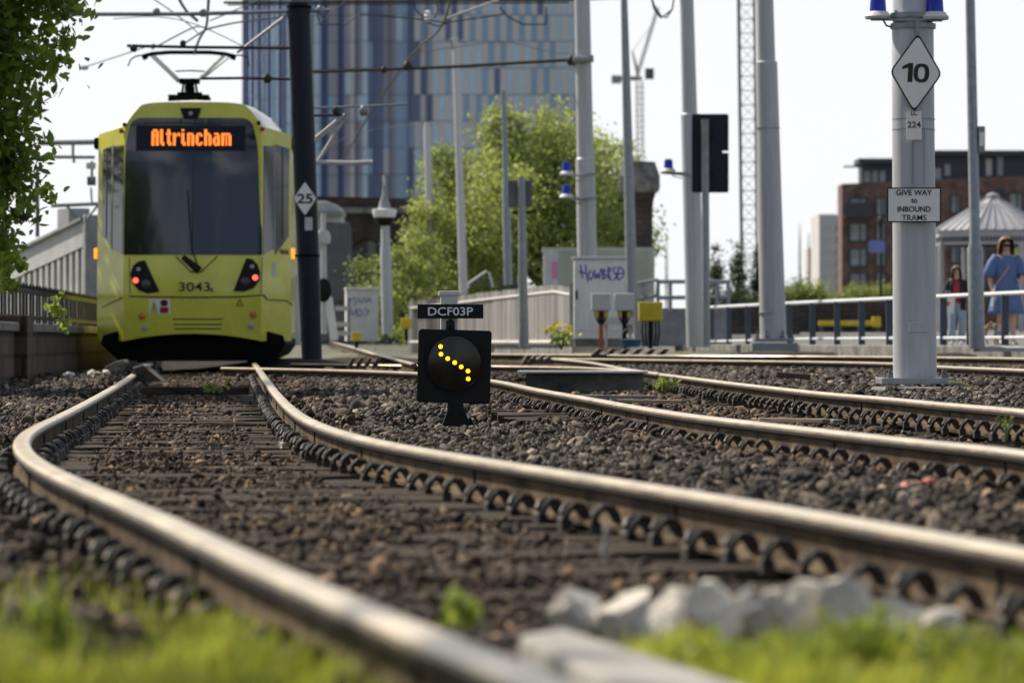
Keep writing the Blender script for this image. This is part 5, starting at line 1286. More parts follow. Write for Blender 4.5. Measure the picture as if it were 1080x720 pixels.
# plan line: flat from the right edge leftwards, then curving away
plan = []
xR = at(612, 0, YB).x; xK = at(400, 0, YB).x; R_ = 22.5; CWD = .72
x = xR
while x > xK: plan.append((Vector((x, YB, 0)), Vector((0, -1, 0)))); x -= CWD
a = 0
while a < math.radians(80):
    plan.append((Vector((xK - (at(400, 0, YB).x - at(249.5, 0, YB).x) / math.sin(math.radians(80)) * math.sin(a), YB + R_ * (1 - math.cos(a)), 0)), Vector((-math.sin(a), -math.cos(a), 0)))); a += CWD * 1.0 / R_ * 1.25
a = math.radians(80); plan.append((Vector((at(249.5, 0, YB).x, YB + R_ * (1 - math.cos(a)), 0)), Vector((-math.sin(a), -math.cos(a), 0))))
FLH = 28 * sb; NF = 17
rt = random.Random(5)
cols_left = [rt.choice([0, 0, 2, 3, 2, 1, 3, 0, 4]) for _ in plan]
seqA = [4, 0, 4, 1, 4, 2, 4, 0]; mb = MB(); nR = sum(1 for p in plan if p[0].x > at(440, 0, YB).x)
gl_ = {k: MB() for k in range(5)}
for i in range(len(plan) - 1):
    (p, n1), (q, n2) = plan[i], plan[i + 1]
    for j in range(NF):
        z0 = j * FLH; z1 = z0 + FLH
        if i < nR:
            mi = 4 if (i + j) % 2 == 0 else rt.choice([0, 0, 1, 2]) if j > 2 else rt.choice([0, 1, 1])
            if mi == 2 and rt.random() < .4: mi = 0
        else:
            mi = cols_left[i]
            if rt.random() < .06: mi = rt.choice([0, 1])
            if i < nR + 8 and (i + j) % 2 == 0 and mi in (1,): mi = 4
        off = .10 if mi in (3, 4) else 0
        P0 = p - oT + n1 * off; Q0 = q - oT + n2 * off
        P0.z = Q0.z = 0
        v = [P0 + Vector((0, 0, z0 + .04)), Q0 + Vector((0, 0, z0 + .04)), Q0 + Vector((0, 0, z1 - .04)), P0 + Vector((0, 0, z1 - .04))]
        back = [w_ + Vector((0, .3, 0)) for w_ in v]
        gl_[mi].add(v + back, [(0, 1, 2, 3), (4, 7, 6, 5), (0, 4, 5, 1), (1, 5, 6, 2), (2, 6, 7, 3), (3, 7, 4, 0)])
for k, nm, mm in ((0, 'blue_panes', 'fg_blue'), (1, 'light_panes', 'fg_light'), (2, 'navy_panes', 'fg_navy'), (3, 'bronze_panels', 'fg_purple'), (4, 'pale_panels', 'fg_pale')):
    o = gl_[k].build(nm, M[mm], tower, fix=False); tag(o, kind='stuff')
mb = MB(); prof = [p - oT + Vector((0, 0, -p.z + oT.z)) for p, _ in plan]
pl = [Vector((p.x - oT.x, p.y - oT.y + .2, 0)) for p, _ in plan]; back = [Vector((pl[-1].x, pl[-1].y + 12, 0)), Vector((pl[0].x, pl[0].y + 30, 0))]
ring_ = pl + back; n = len(ring_)
mb.add([v + Vector((0, 0, -.4)) for v in ring_] + [v + Vector((0, 0, NF * FLH + .3)) for v in ring_], [tuple(range(n)), tuple(range(2 * n - 1, n - 1, -1))] + [(i, i + n, (i + 1) % n + n, (i + 1) % n) for i in range(n)])
mb.build('core', M['fg_band'], tower)
mb = MB()
for i in range(nR - 2, len(plan), 3):
    p, n_ = plan[i]; q = p - oT + n_ * .35; mb.box((q.x, q.y, NF * FLH / 2), (.13, .45, NF * FLH), rot=Matrix.Rotation(math.atan2(n_.x, -n_.y), 3, 'Z'))
tag(mb.build('fins', M['fg_navy'], tower), kind='stuff')
mb = MB(); ctr = Vector((at(430, 0, YB).x, YB + 14, 0)) - oT
mb.box((ctr.x, ctr.y + 4, -oT.z / 2 - .4), (26, 20, oT.z)); mb.build('base', M['penthouse'], tower)
for k in range(4): mb = MB(); q = Vector((at(300 + 90 * k, 0, YB).x - oT.x, 8, -oT.z / 2 - .2)); mb.box(q, (1.0, 1.0, oT.z - .3)); mb.build('column', M['concrete_dk'], tower)
# ================================================================== sooty viaduct, turret, pale shelter, leaning slab
YV = 135; sv = YV / F; oV = at(370, 350, YV)
va = empty('brick_viaduct', oV, 0, 'dark sooty brick viaduct below the glass tower, left of the trees', 'viaduct')
mb = MB(); mb.prism([(at(300, 0, YV).x - oV.x, -.3), (at(300, 0, YV).x - oV.x, 144 * sv), (at(455, 0, YV).x - oV.x, 140 * sv), (at(455, 0, YV).x - oV.x, -.3), (at(418, 0, YV).x - oV.x, -.3), (at(418, 0, YV).x - oV.x, 60 * sv), (at(405, 0, YV).x - oV.x, 92 * sv), (at(385, 0, YV).x - oV.x, 100 * sv), (at(370, 0, YV).x - oV.x, 92 * sv), (at(362, 0, YV).x - oV.x, 70 * sv), (at(362, 0, YV).x - oV.x, -.3)], 0, 5)
mb.build('viaduct_wall', M['darkbrick'], va); mb = MB(); mb.box((at(377, 0, YV).x - oV.x, .3, 128 * sv), (150 * sv, 1.0, .18)); mb.build('string_course', M['concrete_dk'], va)
sh = empty('domed_kiosk', at(342, 350, 118), 0, 'pale stone block with rounded top right of the navy pole, below the tower', 'stone block'); s5 = 118 / F
mb = MB(); mb.prism([(-12 * s5, 0), (18 * s5, 0), (18 * s5, 128 * s5), (15 * s5, 133 * s5), (2 * s5, 138 * s5), (-12 * s5, 138 * s5)], 0, 2.2); mb.build('stone_block', M['girder_lt'], sh, bevel=.04); mb = MB(); mb.box((3 * s5, 1.0, 125 * s5), (33 * s5, 2.4, .10)); mb.build('cornice', M['girder'], sh)
mb = MB(); s6 = 112 / F; mb.prism([(-12 * s6, 0), (17 * s6, 0), (12 * s6, 82 * s6), (-14 * s6, 84 * s6)], 0, .5); tag(mb.build('concrete_wing_wall', M['girder_dk'], None, loc=at(357, 317, 112), bevel=.03), 'leaning grey concrete slab wall right of the navy pole', 'wall')
mb = MB(); mb.box((0, 0, 0), (40 * s6, 1.0, 45 * s6)); tag(mb.build('block_plinth', M['girder_dk'], None, loc=at(356, 338, 112.8), bevel=.03), 'low grey block wall under the leaning concrete slab', 'wall')
tu = empty('stone_turret', at(674, 352, 106), 0, 'dark octagonal stone turret with an overhanging head, behind the slim lamp column', 'turret'); st_ = .82 * 106 / F
mb = MB(); mb.lathe([(19 * st_, 0), (18.5 * st_, 130 * st_ / .82), (20 * st_, 141 * st_ / .82), (24 * st_, 150 * st_ / .82)], n=8, rot=Matrix.Rotation(PI / 8, 3, 'Z')); mb.build('shaft', M['darkbrick'], tu)
mb = MB(); mb.lathe([(26 * st_, 149 * st_ / .82), (28.5 * st_, 153 * st_ / .82), (28.5 * st_, 166 * st_ / .82), (24 * st_, 176 * st_ / .82), (22 * st_, 181 * st_ / .82), (4 * st_, 182 * st_ / .82)], n=8, rot=Matrix.Rotation(PI / 8, 3, 'Z')); mb.build('turret_head', M['concrete_dk'], tu)
# ================================================================== left side: parapet wall, iron railing, girder bridge
wa = Vector((-5.05, 37, 0)); wb = Vector((-6.65, 78, 0)); wd = (wb - wa); WL = wd.length; wu = wd / WL; ws_ = Vector((wu.y, -wu.x, 0))
pw = empty('parapet_wall', (wa.x, wa.y, -.25), math.atan2(wu.y, wu.x), 'low brown stone parapet wall on the left beside the track', 'wall')
mb = MB(); mb.box((WL / 2, .25, .38), (WL, .42, .76)); mb.build('wall_body', M['parapet'], pw); mb = MB(); mb.box((WL / 2, .25, .80), (WL, .52, .10)); mb.build('coping', M['concrete_dk'], pw, bevel=.015)
mb = MB(); mb.box((10.5, .2, .46), (.9, .60, .92)); mb.build('wall_pier', M['parapet'], pw)
ir = empty('iron_railing', (wa.x, wa.y, .60), math.atan2(wu.y, wu.x), 'black iron railing on top of the parapet wall at the left', 'railing')
for z, r in ((.08, .022), (.40, .030)): mb = MB(); mb.box((WL / 2, .25, z), (WL, .05, r * 2)); mb.build('rail', M['iron'], ir)
bmb = MB(); bmb.tube([(0, 0, 0), (0, 0, .42)], .016, 6); bmb.lathe([(.016, .42), (.026, .45), (.016, .48), (.002, .50)], n=6); bo = bmb.build('bar', M['iron'], ir); bme = bo.data; bpy.data.objects.remove(bo)
rest = MB(); cnt = 0
for i in range(int(WL / .55)):
    x = 2.0 + i * .55
    if x > WL: break
    if cnt < 100: o = bpy.data.objects.new('bar', bme); COL.objects.link(o); o.parent = ir; o.location = (x, .25, 0); cnt += 1
    else: rest.add([Vector((x, .25, 0)) + v.co for v in bme.vertices], [tuple(f.vertices) for f in bme.polygons])

ga = at(98, 330, 76); gb_ = at(4, 330, 80.5); gv = gb_ - ga; gv.z = 0; GLn = gv.length; gu = gv / GLn
gb2 = empty('girder_bridge', (ga.x, ga.y, 0), math.atan2(gu.y, gu.x), 'grey sloping steel girder with upright ribs behind the iron railing at the left', 'bridge')
zt = lambda x: 2.55 - .70 * x / GLn
mb = MB(); mb.prism([(0, .2), (GLn, .2), (GLn, zt(GLn) - .05), (0, zt(0) - .05)], -.08, .02); mb.build('web_plate', M['girder_dk'], gb2)
mb = MB(); mb.prism([(0, zt(0) - .46), (GLn, zt(GLn) - .44), (GLn, zt(GLn)), (0, zt(0))], .03, .16); mb.build('top_flange', M['girder_lt'], gb2)
mb = MB(); mb.prism([(-.02, zt(0)), (GLn, zt(GLn)), (GLn, zt(GLn) + .05), (-.02, zt(0) + .05)], -.12, .24); mb.build('cover_plate', M['girder'], gb2)
for i in range(int(GLn / .33)): x = .12 + i * .33; mb = MB(); mb.box((x, .085, (zt(x) - .46 + .2) / 2), (.13, .12, zt(x) - .46 - .2)); mb.build('stiffener', M['girder_lt'], gb2)
mb = MB(); mb.box((-.10, -.02, 1.42), (.16, .45, 2.44)); mb.build('end_post', M['girder'], gb2, bevel=.02)
mb = MB(); mb.box((GLn * .38, -.3, zt(GLn * .38) + .25), (.62, .4, .55)); mb.build('parapet_block', M['girder'], gb2)
YG = 74; oG2 = at(82, 230, YG); gt_ = empty('signal_gantry', oG2, 0, 'thin trussed gantry with small hanging lamps left of the tram', 'gantry')
for (pts, r) in (([(54, 217), (104, 215)], .035), ([(70, 217), (82, 230)], .022), ([(104, 216), (92, 230)], .022), ([(97, 215), (96, 198)], .018)): mb = MB(); ptube(mb, pts, YG, r, org=oG2); mb.build('strut', M['pole2'], gt_)
mb = MB(); mb.box(at(96.5, 191, YG) - oG2, (.14, .12, .15)); mb.build('lamp', M['girder_dk'], gt_)
mb = MB(); ptube(mb, [(39.5, 250), (39.5, 178)], YG, .035, org=oG2); mb.build('post', M['girder_dk'], gt_)
YG2 = 72; oG3 = at(84, 158, YG2); oh = empty('overhead_bracket', oG3, 0, 'dark overhead bracket arms with small insulators between the left tree and the tram', 'overhead arm')
for pts, r in (([(40, 151), (104, 150)], .045), ([(40, 165.5), (100, 166)], .030)): mb = MB(); ptube(mb, pts, YG2, r, org=oG3); mb.build('arm', M['pole2'], oh)
for px, y0, y1 in ((77, 148, 166), (78, 166, 172), (97, 170, 190)): mb = MB(); ptube(mb, [(px, y0), (px, y1)], YG2, .025, org=oG3); mb.build('hanger', M['pole2'], oh)
mb = MB(); mb.box(at(96, 175, YG2) - oG3, (.15, .12, .10)); mb.build('junction_box', M['greybox'], oh)
# ================================================================== right side: brick flats, pale block, pavilion, wall, sign post
YR = 300.0; sr = YR / F; oB = at(980, 352, YR)
ap = empty('brick_flats', oB, math.radians(0), 'red brick block of flats with a dark set-back top floor, at the right', 'building')
def rx(px): return at(px, 0, YR).x - oB.x
def rz_(py): return (352 - py) * sr
mb = MB(); mb.prism([(rx(888), -.4), (rx(1150), -.4), (rx(1150), rz_(185)), (rx(1075), rz_(186)), (rx(1000), rz_(189)), (rx(888), rz_(194))], 0, 4); mb.build('wall', M['redbrick'], ap)
mb = MB(); mb.prism([(rx(912), rz_(193)), (rx(1150), rz_(190)), (rx(1150), rz_(158)), (rx(984), rz_(164)), (rx(984), rz_(168)), (rx(912), rz_(170))], 2.5, 5.5); mb.build('top_floor', M['penthouse'], ap)
mb = MB(); mb.box(((rx(908) + rx(982)) / 2, 4, rz_(168.5)), (rx(982) - rx(908), 4.4, .35)); mb.box(((rx(984) + rx(1150)) / 2, 4, rz_(160)), (rx(1150) - rx(984), 4.4, .35)); mb.box((rx(904), 3, rz_(174)), (22 * sr, .2, .12)); mb.build('roof', M['penthouse'], ap)
for x0, x1, y0, y1 in ((914, 921, 179, 191), (923, 929, 179, 191), (931, 937, 179, 191), (986, 996, 176, 188), (1000, 1006, 172, 184), (1044, 1050, 166, 184), (1056, 1062, 164, 184)):
    mb = MB(); mb.box(((rx(x0) + rx(x1)) / 2, 2.45, (rz_(y0) + rz_(y1)) / 2), ((x1 - x0) * sr, .1, (y1 - y0) * sr)); mb.build('window', M['pale_block' if x0 in (1044,) else 'winglass'], ap)
def flat_window(x0, x1, y0, y1, balcony=False):
    f = empty('window', ((rx(x0) + rx(x1)) / 2, 0, (rz_(y0) + rz_(y1)) / 2)); f.parent = ap; w_ = (x1 - x0) * sr; h_ = (y1 - y0) * sr
    mb = MB(); mb.box((0, -.02, 0), (w_ - .1, .06, h_ - .1)); mb.build('pane', M['winglass'], f)
    mb = MB(); mb.box((0, -.05, h_ / 2), (w_ + .1, .16, .12)); mb.box((0, -.05, -h_ / 2), (w_ + .1, .16, .12)); mb.box((-w_ / 2, -.05, 0), (.12, .15, h_)); mb.box((w_ / 2, -.05, 0), (.12, .15, h_)); mb.box((w_ * .12, -.055, 0), (.10, .12, h_)); mb.build('frame', M['penthouse'], f)
    if balcony:
        mb = MB(); mb.box((-.0, -.5, -h_ / 2 - .05), (w_ + .8, 1.0, .14)); mb.box((0, -1.0, -h_ / 2 + .45), (w_ + .8, .05, .95)); mb.build('balcony', M['penthouse'], f)
for yy in (0, 26.5, 53, 79):
    for x0, x1, bl in ((896, 914, yy == 0), (924, 934, False), (950, 962, False), (1003, 1012, False), (1030, 1040, False), (1064, 1078, False), (1092, 1104, False)):
        flat_window(x0, x1, 209 + yy - (x0 - 896) * .03, 228 + yy - (x0 - 896) * .03, bl and yy == 0)
mb = MB(); mb.box(((rx(1050) + rx(1060)) / 2, -.04, rz_(240)), (9 * sr, .08, 84 * sr)); mb.build('dark_panel', M['penthouse'], ap)
YP2 = 360.0; oP = at(877, 352, YP2); s3 = YP2 / F
pb = empty('pale_flats', oP, 0, 'pale rendered block of flats beside the red brick flats', 'building')
mb = MB(); mb.box((-4 * s3, 5, 63 * s3), (18 * s3, 10, 126 * s3)); mb.box((8.5 * s3, 7, 61 * s3), (8 * s3, 10, 130 * s3)); mb.build('wall', M['pale_block'], pb)
for j in range(9):
    for dx in (-9, -4, 1): mb = MB(); mb.box((dx * s3, -.03, (112 - 12.5 * j) * s3), (2.2 * s3, .1, 6.5 * s3)); mb.build('window', M['fg_pale'], pb)
    mb = MB(); mb.box((8.5 * s3, 1.95, (112 - 12.5 * j) * s3), (4 * s3, .1, 8 * s3)); mb.build('window', M['winglass'], pb)
for px, w_, top, Y, lab in ((858, 15, 262, 900, 'faint distant tower block left of the pale flats'), (868, 10, 250, 850, 'faint distant block peeping out behind the pale flats')):
    s_ = Y / F; mb = MB(); mb.box((0, 0, (352 - top) / 2 * s_), (w_ * s_, 10, (352 - top) * s_)); mb.box((0, 0, (352 - top) * s_), (w_ * .5 * s_, 6, 3 * s_)); tag(mb.build('distant_block', M['far_block'], None, loc=at(px, 352, Y)), lab, 'building')
for px, top, lab in ((843.5, 236, 'thin distant mast left of the faint tower blocks'), (853, 246, 'thin distant mast above the faint tower block'), (703, 252, 'thin distant mast left of the grey pole behind the handrail')):
    mb = MB(); h_ = (352 - top) * 950 / F; mb.tube([(0, 0, 0), (0, 0, h_ * .8), (0, 0, h_)], [.35, .25, .08], 6)
    for k in range(4): mb.box((0, 0, h_ * (.5 + .1 * k)), (.9 - .15 * k, .3, .25))
    tag(mb.build('distant_mast', M['crane'], None, loc=at(px, 352, 950)), lab, 'mast')
YV2 = 140.0; s4 = YV2 / F; oV2 = at(1047, 352, YV2)
pv = empty('pavilion', oV2, 0, 'octagonal open pavilion with a grey ribbed metal roof behind the two women', 'pavilion')
Rr = 66 * s4; ze = 107 * s4; za = 143 * s4; rot8 = Matrix.Rotation(PI / 8, 3, 'Z')
mb = MB(); mb.lathe([(Rr, ze), (Rr * 1.0, ze + .05), (Rr * .10, za), (.01, za)], n=8, rot=rot8); mb.build('roof', M['roof_lead'], pv)
rb = MB()
for k in range(8):
    for u in np.linspace(0, 1, 6)[:-1]:
        a0 = PI / 8 + k * PI / 4; a1 = a0 + PI / 4
        e0 = Vector((math.cos(a0), math.sin(a0), 0)).lerp(Vector((math.cos(a1), math.sin(a1), 0)), float(u)) * Rr; e0.z = ze + .06; t_ = Vector((0, 0, za)) + Vector((e0.x, e0.y, 0)) * .10
        f_ = 1 if u == 0 else .82; rb.tube([e0, e0.lerp(t_, f_)], .035, 5)
tag(rb.build('roof_seams', M['roof_lead'], pv))
mb = MB(); mb.lathe([(7.5 * s4, za - .02), (7 * s4, za + 3 * s4), (4 * s4, za + 5 * s4), (.02, za + 6 * s4)], n=10); mb.build('finial', M['girder'], pv)
mb = MB(); mb.lathe([(Rr * .97, ze - 14 * s4), (Rr * .97, ze - .01), (Rr * .92, ze - .01), (Rr * .92, ze - 14 * s4)], n=8, rot=rot8); mb.build('fascia', M['pav_paint'], pv)
mb = MB()
for k in range(8):
    for u in np.linspace(.05, .95, 11):
        a0 = PI / 8 + k * PI / 4; a1 = a0 + PI / 4; e0 = Vector((math.cos(a0), math.sin(a0), 0)).lerp(Vector((math.cos(a1), math.sin(a1), 0)), float(u)) * Rr * .975; mb.box((e0.x, e0.y, ze - 8 * s4), (.09, .09, .16))
tag(mb.build('fascia_slots', M['girder_dk'], pv))
for k in range(8): a0 = PI / 8 + k * PI / 4; mb = MB(); mb.tube([(math.cos(a0) * Rr * .93, math.sin(a0) * Rr * .93, -.2), (math.cos(a0) * Rr * .93, math.sin(a0) * Rr * .93, ze - .3)], .10, 8); mb.build('post', M['pav_paint'], pv)
mb = MB(); mb.tube([(-Rr * .86, -Rr * .4, ze - .2), (-Rr * .88, -Rr * .42, ze - .5), (-Rr * .9, -Rr * .42, 0)], .05, 8); mb.build('downpipe', M['pav_paint'], pv)
YW = 118; mb = MB(); s_ = YW / F; mb.box((0, 0, 0), (150 * s_, .4, 33 * s_)); tag(mb.build('dark_wall', M['darkbrick'], None, loc=at(905, 334, YW)), 'low dark brick wall behind the handrail, in front of the flats', 'wall')
t = empty('barrier', at(896, 341, YW - .6), 0, 'long yellow barrier beam in front of the low dark wall', 'barrier'); mb = MB(); mb.box((0, 0, 0), (66 * s_, .12, 5.5 * s_)); mb.box((28 * s_, 0, 1.5 * s_), (9 * s_, .2, 11 * s_)); mb.build('beam', M['yellow'], t, bevel=.02)
for dx in (-30, -10, 10, 30): mb = MB(); mb.box((dx * s_, .05, -5.5 * s_), (.12, .12, 8 * s_)); mb.build('leg', M['girder_dk'], t)
mb = MB(); mb.box((0, 0, 0), (72 * s_, .5, 30 * s_)); tag(mb.build('planter_wall', M['darkbrick'], None, loc=at(806, 337, YW - 4)), 'dark planter wall under the hedge behind the bare grey pole', 'wall')
lp, bL = pole('street_lamp', 928.5, 236, 929, 320, 180, [(320, 4), (290, 3), (238, 2.6)], M['iron'], 'black street lamp post with a blue banner, left of the thick sign pole', 'street lamp')
mb = MB(); mb.lathe([(.05, 0), (.14, .25), (.1, .4), (.01, .5)], at(928.5, 240, 180) - bL, n=10); mb.build('lantern', M['iron'], lp); mb = MB(); mb.prism(round_poly([(-.34, -.26), (.34, -.26), (.34, .26), (-.34, .26)], .12), -.02, .02); mb.build('banner', M['bluesign'], lp, loc=at(925, 260, 179.8) - bL)
# ================================================================== cranes
def lattice(mb, a, b, w, n, r, tri=False):
    a, b = Vector(a), Vector(b); d = (b - a).normalized(); u = d.cross(Vector((0, 1, 0))); u = u.normalized() if u.length > .1 else Vector((1, 0, 0)); v = d.cross(u)
    cs = [u + v, u - v, -u - v, -u + v]
    for c in cs: mb.tube([a + c * w / 2, b + c * w / 2], r, 4)
    for i in range(n):
        p = a.lerp(b, i / n); q = a.lerp(b, (i + 1) / n)
        for k in range(4):
            c0, c1 = cs[k] * w / 2, cs[(k + 1) % 4] * w / 2; mb.tube([p + c0, q + c1] if i % 2 else [p + c1, q + c0], r * .6, 3); mb.tube([p + c0, p + c1], r * .6, 3)
YC = 600.0; sC = YC / F; oC = at(677, 352, YC); cr = empty('tower_crane', oC, 0, 'pale far tower crane with raised jib, behind the slim lamp column', 'crane')
def cp(px, py): return at(px, py, YC) - oC
mb = MB(); lattice(mb, cp(677, 352), cp(674.5, 86), 7 * sC, 44, .09); mb.build('mast', M['crane'], cr); mb = MB(); lattice(mb, cp(672, 80), cp(694, 8), 3 * sC, 22, .08); mb.tube([cp(667, 54), cp(674, 78)], .12, 5); mb.tube([cp(667, 54), cp(672, 80)], .12, 5); mb.tube([cp(667, 54), cp(688, 26)], .05, 4); mb.build('jib', M['crane'], cr)
mb = MB(); mb.box(cp(662, 83), (30 * sC, 1.2, 4 * sC)); mb.box(cp(650, 84), (10 * sC, 1.6, 8 * sC)); mb.build('counter_jib', M['girder'], cr); mb = MB(); mb.box(cp(685, 78), (9 * sC, 1.4, 11 * sC)); mb.build('cab', M['girder_dk'], cr)
YM = 170.0; oM2 = at(791, 352, YM); mm_ = empty('hoist_mast', oM2, 0, 'tall pale lattice hoist mast left of the bare grey pole', 'mast'); sM = YM / F
mb = MB(); lattice(mb, at(791.5, 352, YM) - oM2, at(787, -40, YM) - oM2, 15 * sM, 26, .022); mb.build('lattice', M['mast'], mm_)
mb = MB(); mb.tube([at(799, 352, YM) - oM2, at(795.5, -40, YM) - oM2], .05, 5); mb.tube([at(783.5, 352, YM) - oM2, at(778.5, -40, YM) - oM2], .07, 5); mb.build('guide_rail', M['mast'], mm_)
# ================================================================== trees and bushes
def blob(px, py, Y, rpx, rpy, depth=None): 
    q = at(px, py, Y); s = Y / F; return (q.x, q.y, q.z, rpx * s, (depth if depth else rpx) * s, rpy * s)
make_tree('tree', at(570, 352, 112), [blob(565, 190, 112, 70, 75, 60), blob(528, 235, 110, 55, 70), blob(600, 180, 113, 48, 62), blob(596, 245, 111, 60, 50), blob(545, 150, 112, 40, 35)], 420, 62, .23, .14, M['leaf_tree'], 'biggest broad green tree in the middle, behind the boxed post', trunk_r=.22, ntw=60)
make_tree('tree', at(645, 352, 122), [blob(642, 185, 122, 38, 45), blob(655, 245, 122, 42, 60), blob(628, 230, 122, 40, 60)], 200, 55, .22, .14, M['leaf_tree'], 'smaller green tree between the beacon pole and the turret', trunk_r=.15, ntw=30)
make_tree('tree', at(478, 352, 112), [blob(478, 220, 113, 40, 60), blob(458, 262, 110, 36, 52), blob(500, 270, 111, 45, 50), blob(470, 180, 113, 20, 30)], 220, 55, .20, .13, M['leaf_tree'], 'lighter loose green tree behind the two thin weathered poles', trunk_r=.13, ntw=36)
def bush(px, py, Y, blobs, n, per, lf, m, label, spread=.14):
    b = at(px, py, Y); pts, cl = clump_points(blobs, n, per, spread, .3); t = empty('bush', b, 0, label, 'bush'); leaves('foliage', pts - np.array(b), lf, m, t, quad=True)
    mb = MB()
    for q in cl[RNG.choice(len(cl), min(10, len(cl)), replace=False)]: mb.tube([(0, 0, 0), (Vector(q) - b) * .5 + Vector((0, 0, .1)), Vector(q) - b], [.03, .02, .008], 5)
    mb.build('stems', M['bark'], t, fix=False); return t
bush(420, 352, 98, [blob(430, 300, 98, 26, 52), blob(412, 320, 97, 20, 34), blob(446, 280, 99, 20, 40)], 90, 50, .11, M['leaf_bush'], 'bright green bush behind the camera column')
bush(388, 352, 104, [blob(386, 290, 104, 16, 22), blob(392, 325, 103, 18, 30)], 40, 40, .10, M['leaf_bush'], 'thin green bush in front of the sooty viaduct')
bush(455, 352, 96, [blob(446, 345, 95, 16, 12), blob(425, 352, 93, 10, 8)], 20, 40, .08, M['leaf_bright'], 'low weeds at the left end of the board fence')
for px, top, w_, lab in ((754, 268, 12, 'narrow conifer left of the thin signal post'), (779, 262, 18, 'bushy conifer left of the lattice mast'), (800, 268, 13, 'conifer half hidden behind the bare grey pole')):
    bl = [blob(px, 352 - (352 - top) * f, 125, w_ * (1.05 - f * .95), 16, w_ * .8) for f in (.1, .25, .4, .55, .7, .83, .95)]
    b = at(px, 352, 125); pts, cl = clump_points(bl, 90, 40, .10, .2); t = empty('conifer', b, 0, lab, 'conifer'); leaves('crown', pts - np.array(b), .09, M['leaf_dark'], t, quad=True); mb = MB(); mb.tube([(0, 0, 0), (0, 0, (352 - top) * 125 / F * .9)], [.1, .02], 7); mb.build('trunk', M['bark'], t)
bush(770, 352, 121, [blob(770, 325, 121, 34, 22), blob(800, 330, 121, 20, 18)], 90, 45, .10, M['leaf_dark'], 'dark hedge at the foot of the conifers')
bush(840, 352, 119, [blob(836, 312, 119, 30, 18), blob(858, 318, 119, 22, 20), blob(822, 320, 119, 16, 18)], 110, 50, .10, M['leaf_bush'], 'trimmed green hedge right of the bare grey pole')
bush(905, 330, 190, [blob(905, 312, 190, 22, 9), blob(930, 308, 190, 18, 8), blob(880, 318, 190, 16, 6)], 60, 40, .16, M['leaf_bush'], 'low green shrubs at the foot of the brick flats', .2)
bush(1090, 352, 150, [blob(1088, 290, 150, 24, 55), blob(1085, 250, 150, 14, 22)], 90, 50, .14, M['leaf_bush'], 'green tree top at the right edge behind the woman in blue', .2)
# trees beside the tram, left of the picture: they shade its side and the parapet
make_tree('tree', (-10.8, 60, 0), [(-10.6, 60, 5.2, 2.6, 3.4, 2.4), (-10.2, 56, 4.4, 2.2, 2.8, 2.0)], 240, 50, .3, .2, M['leaf_maple'], 'leafy tree beyond the parapet, left of the tram and outside the picture', trunk_r=.2, ntw=20)
make_tree('tree', (-11, 8, 0), [(-11, 8, 13, 4.5, 5, 5.5), (-14, 10, 10, 4, 4, 4)], 260, 40, .7, .5, M['leaf_maple'], 'tall tree left of the camera, mirrored in the tram windscreen', trunk_r=.35, ntw=20)
# the tree on the left, over the parapet
def tb_(px, py, rpx, rpy, Y=38.5): return blob(px, py, Y, rpx, rpy, rpx * 1.1)
tr = empty('tree', (-6.6, 39.5, -.1), 0, 'dark leafy tree hanging into the picture at the left edge', 'tree')
blobs = [tb_(16, 20, 66, 48), tb_(-20, 90, 66, 60), tb_(16, 70, 52, 50), tb_(-8, 160, 56, 62), tb_(-15, 225, 52, 55), tb_(-18, 275, 40, 30), tb_(-60, 140, 80, 150), tb_(18, 175, 30, 28), tb_(30, -30, 60, 50), tb_(-120, -20, 120, 120), tb_(-30, -110, 120, 90), tb_(-130, 160, 90, 120), (-8.4, 40.5, 6.6, 2.0, 2.0, 2.0), (-9.6, 42.5, 7.8, 2.0, 2.2, 2.2)]
pts, cl = clump_points(blobs, 1100, 40, .115, .25); pts = pts[(pts[:, 2] > .7)]
leaves('crown', pts - np.array((-6.6, 39.5, -.1)), .105, M['leaf_maple'], tr, up=.15)
mb = MB(); mb.tube([(0, 0, -.2), (.05, 0, 1.2), (.3, -.3, 2.6), (.9, -.6, 4.6)], [.24, .19, .15, .05], 10)
for i in RNG.choice(len(cl), 60, replace=False):
    e = Vector(cl[i]) - Vector((-6.6, 39.5, -.1)); s0 = Vector((.05, 0, 1.2)).lerp(Vector((.9, -.6, 4.6)), random.uniform(.1, .9)); mb.tube([s0, s0.lerp(e, .5) + Vector((0, 0, .12)), e], [.05, .025, .006], 6)
mb.build('trunk', M['bark'], tr, smooth=True, fix=False)
for px0, pts_, n_, lab in ((8, [(10, 276, 9, 8), (4, 292, 8, 7), (20, 280, 6, 5), (14, 300, 7, 6)], 40, 'bright backlit leafy sprig above the iron railing at the left edge'),
                          (48, [(45, 200, 8, 6), (52, 210, 6, 5)], 14, 'small bright sprig at the edge of the left tree'),
                          (60, [(58, 318, 4, 10), (62, 334, 4, 8), (66, 343, 4, 4)], 26, 'bright ivy sprig hanging over the parapet wall')):
    bl = [blob(x, y, 42 if px0 == 60 else 37, a, b_, 5) for x, y, a, b_ in pts_]; p0 = Vector(bl[0][:3]); cp_, cl_ = clump_points(bl, 12, n_ / 4, .03, .2)
    if px0 == 60: off = np.array([0, 1.7, 0]); cp_ = cp_ 
    t = empty('ivy' if px0 == 60 else 'sprig', p0, 0, lab, 'plant'); leaves('leaves', cp_ - np.array(p0), .085, M['leaf_bright'], t); mb = MB()
    for q in cl_[:6]: mb.tube([(0, 0, 0), (Vector(q) - p0)], .006, 4)
    mb.build('stem', M['leaf_bright'], t, fix=False)
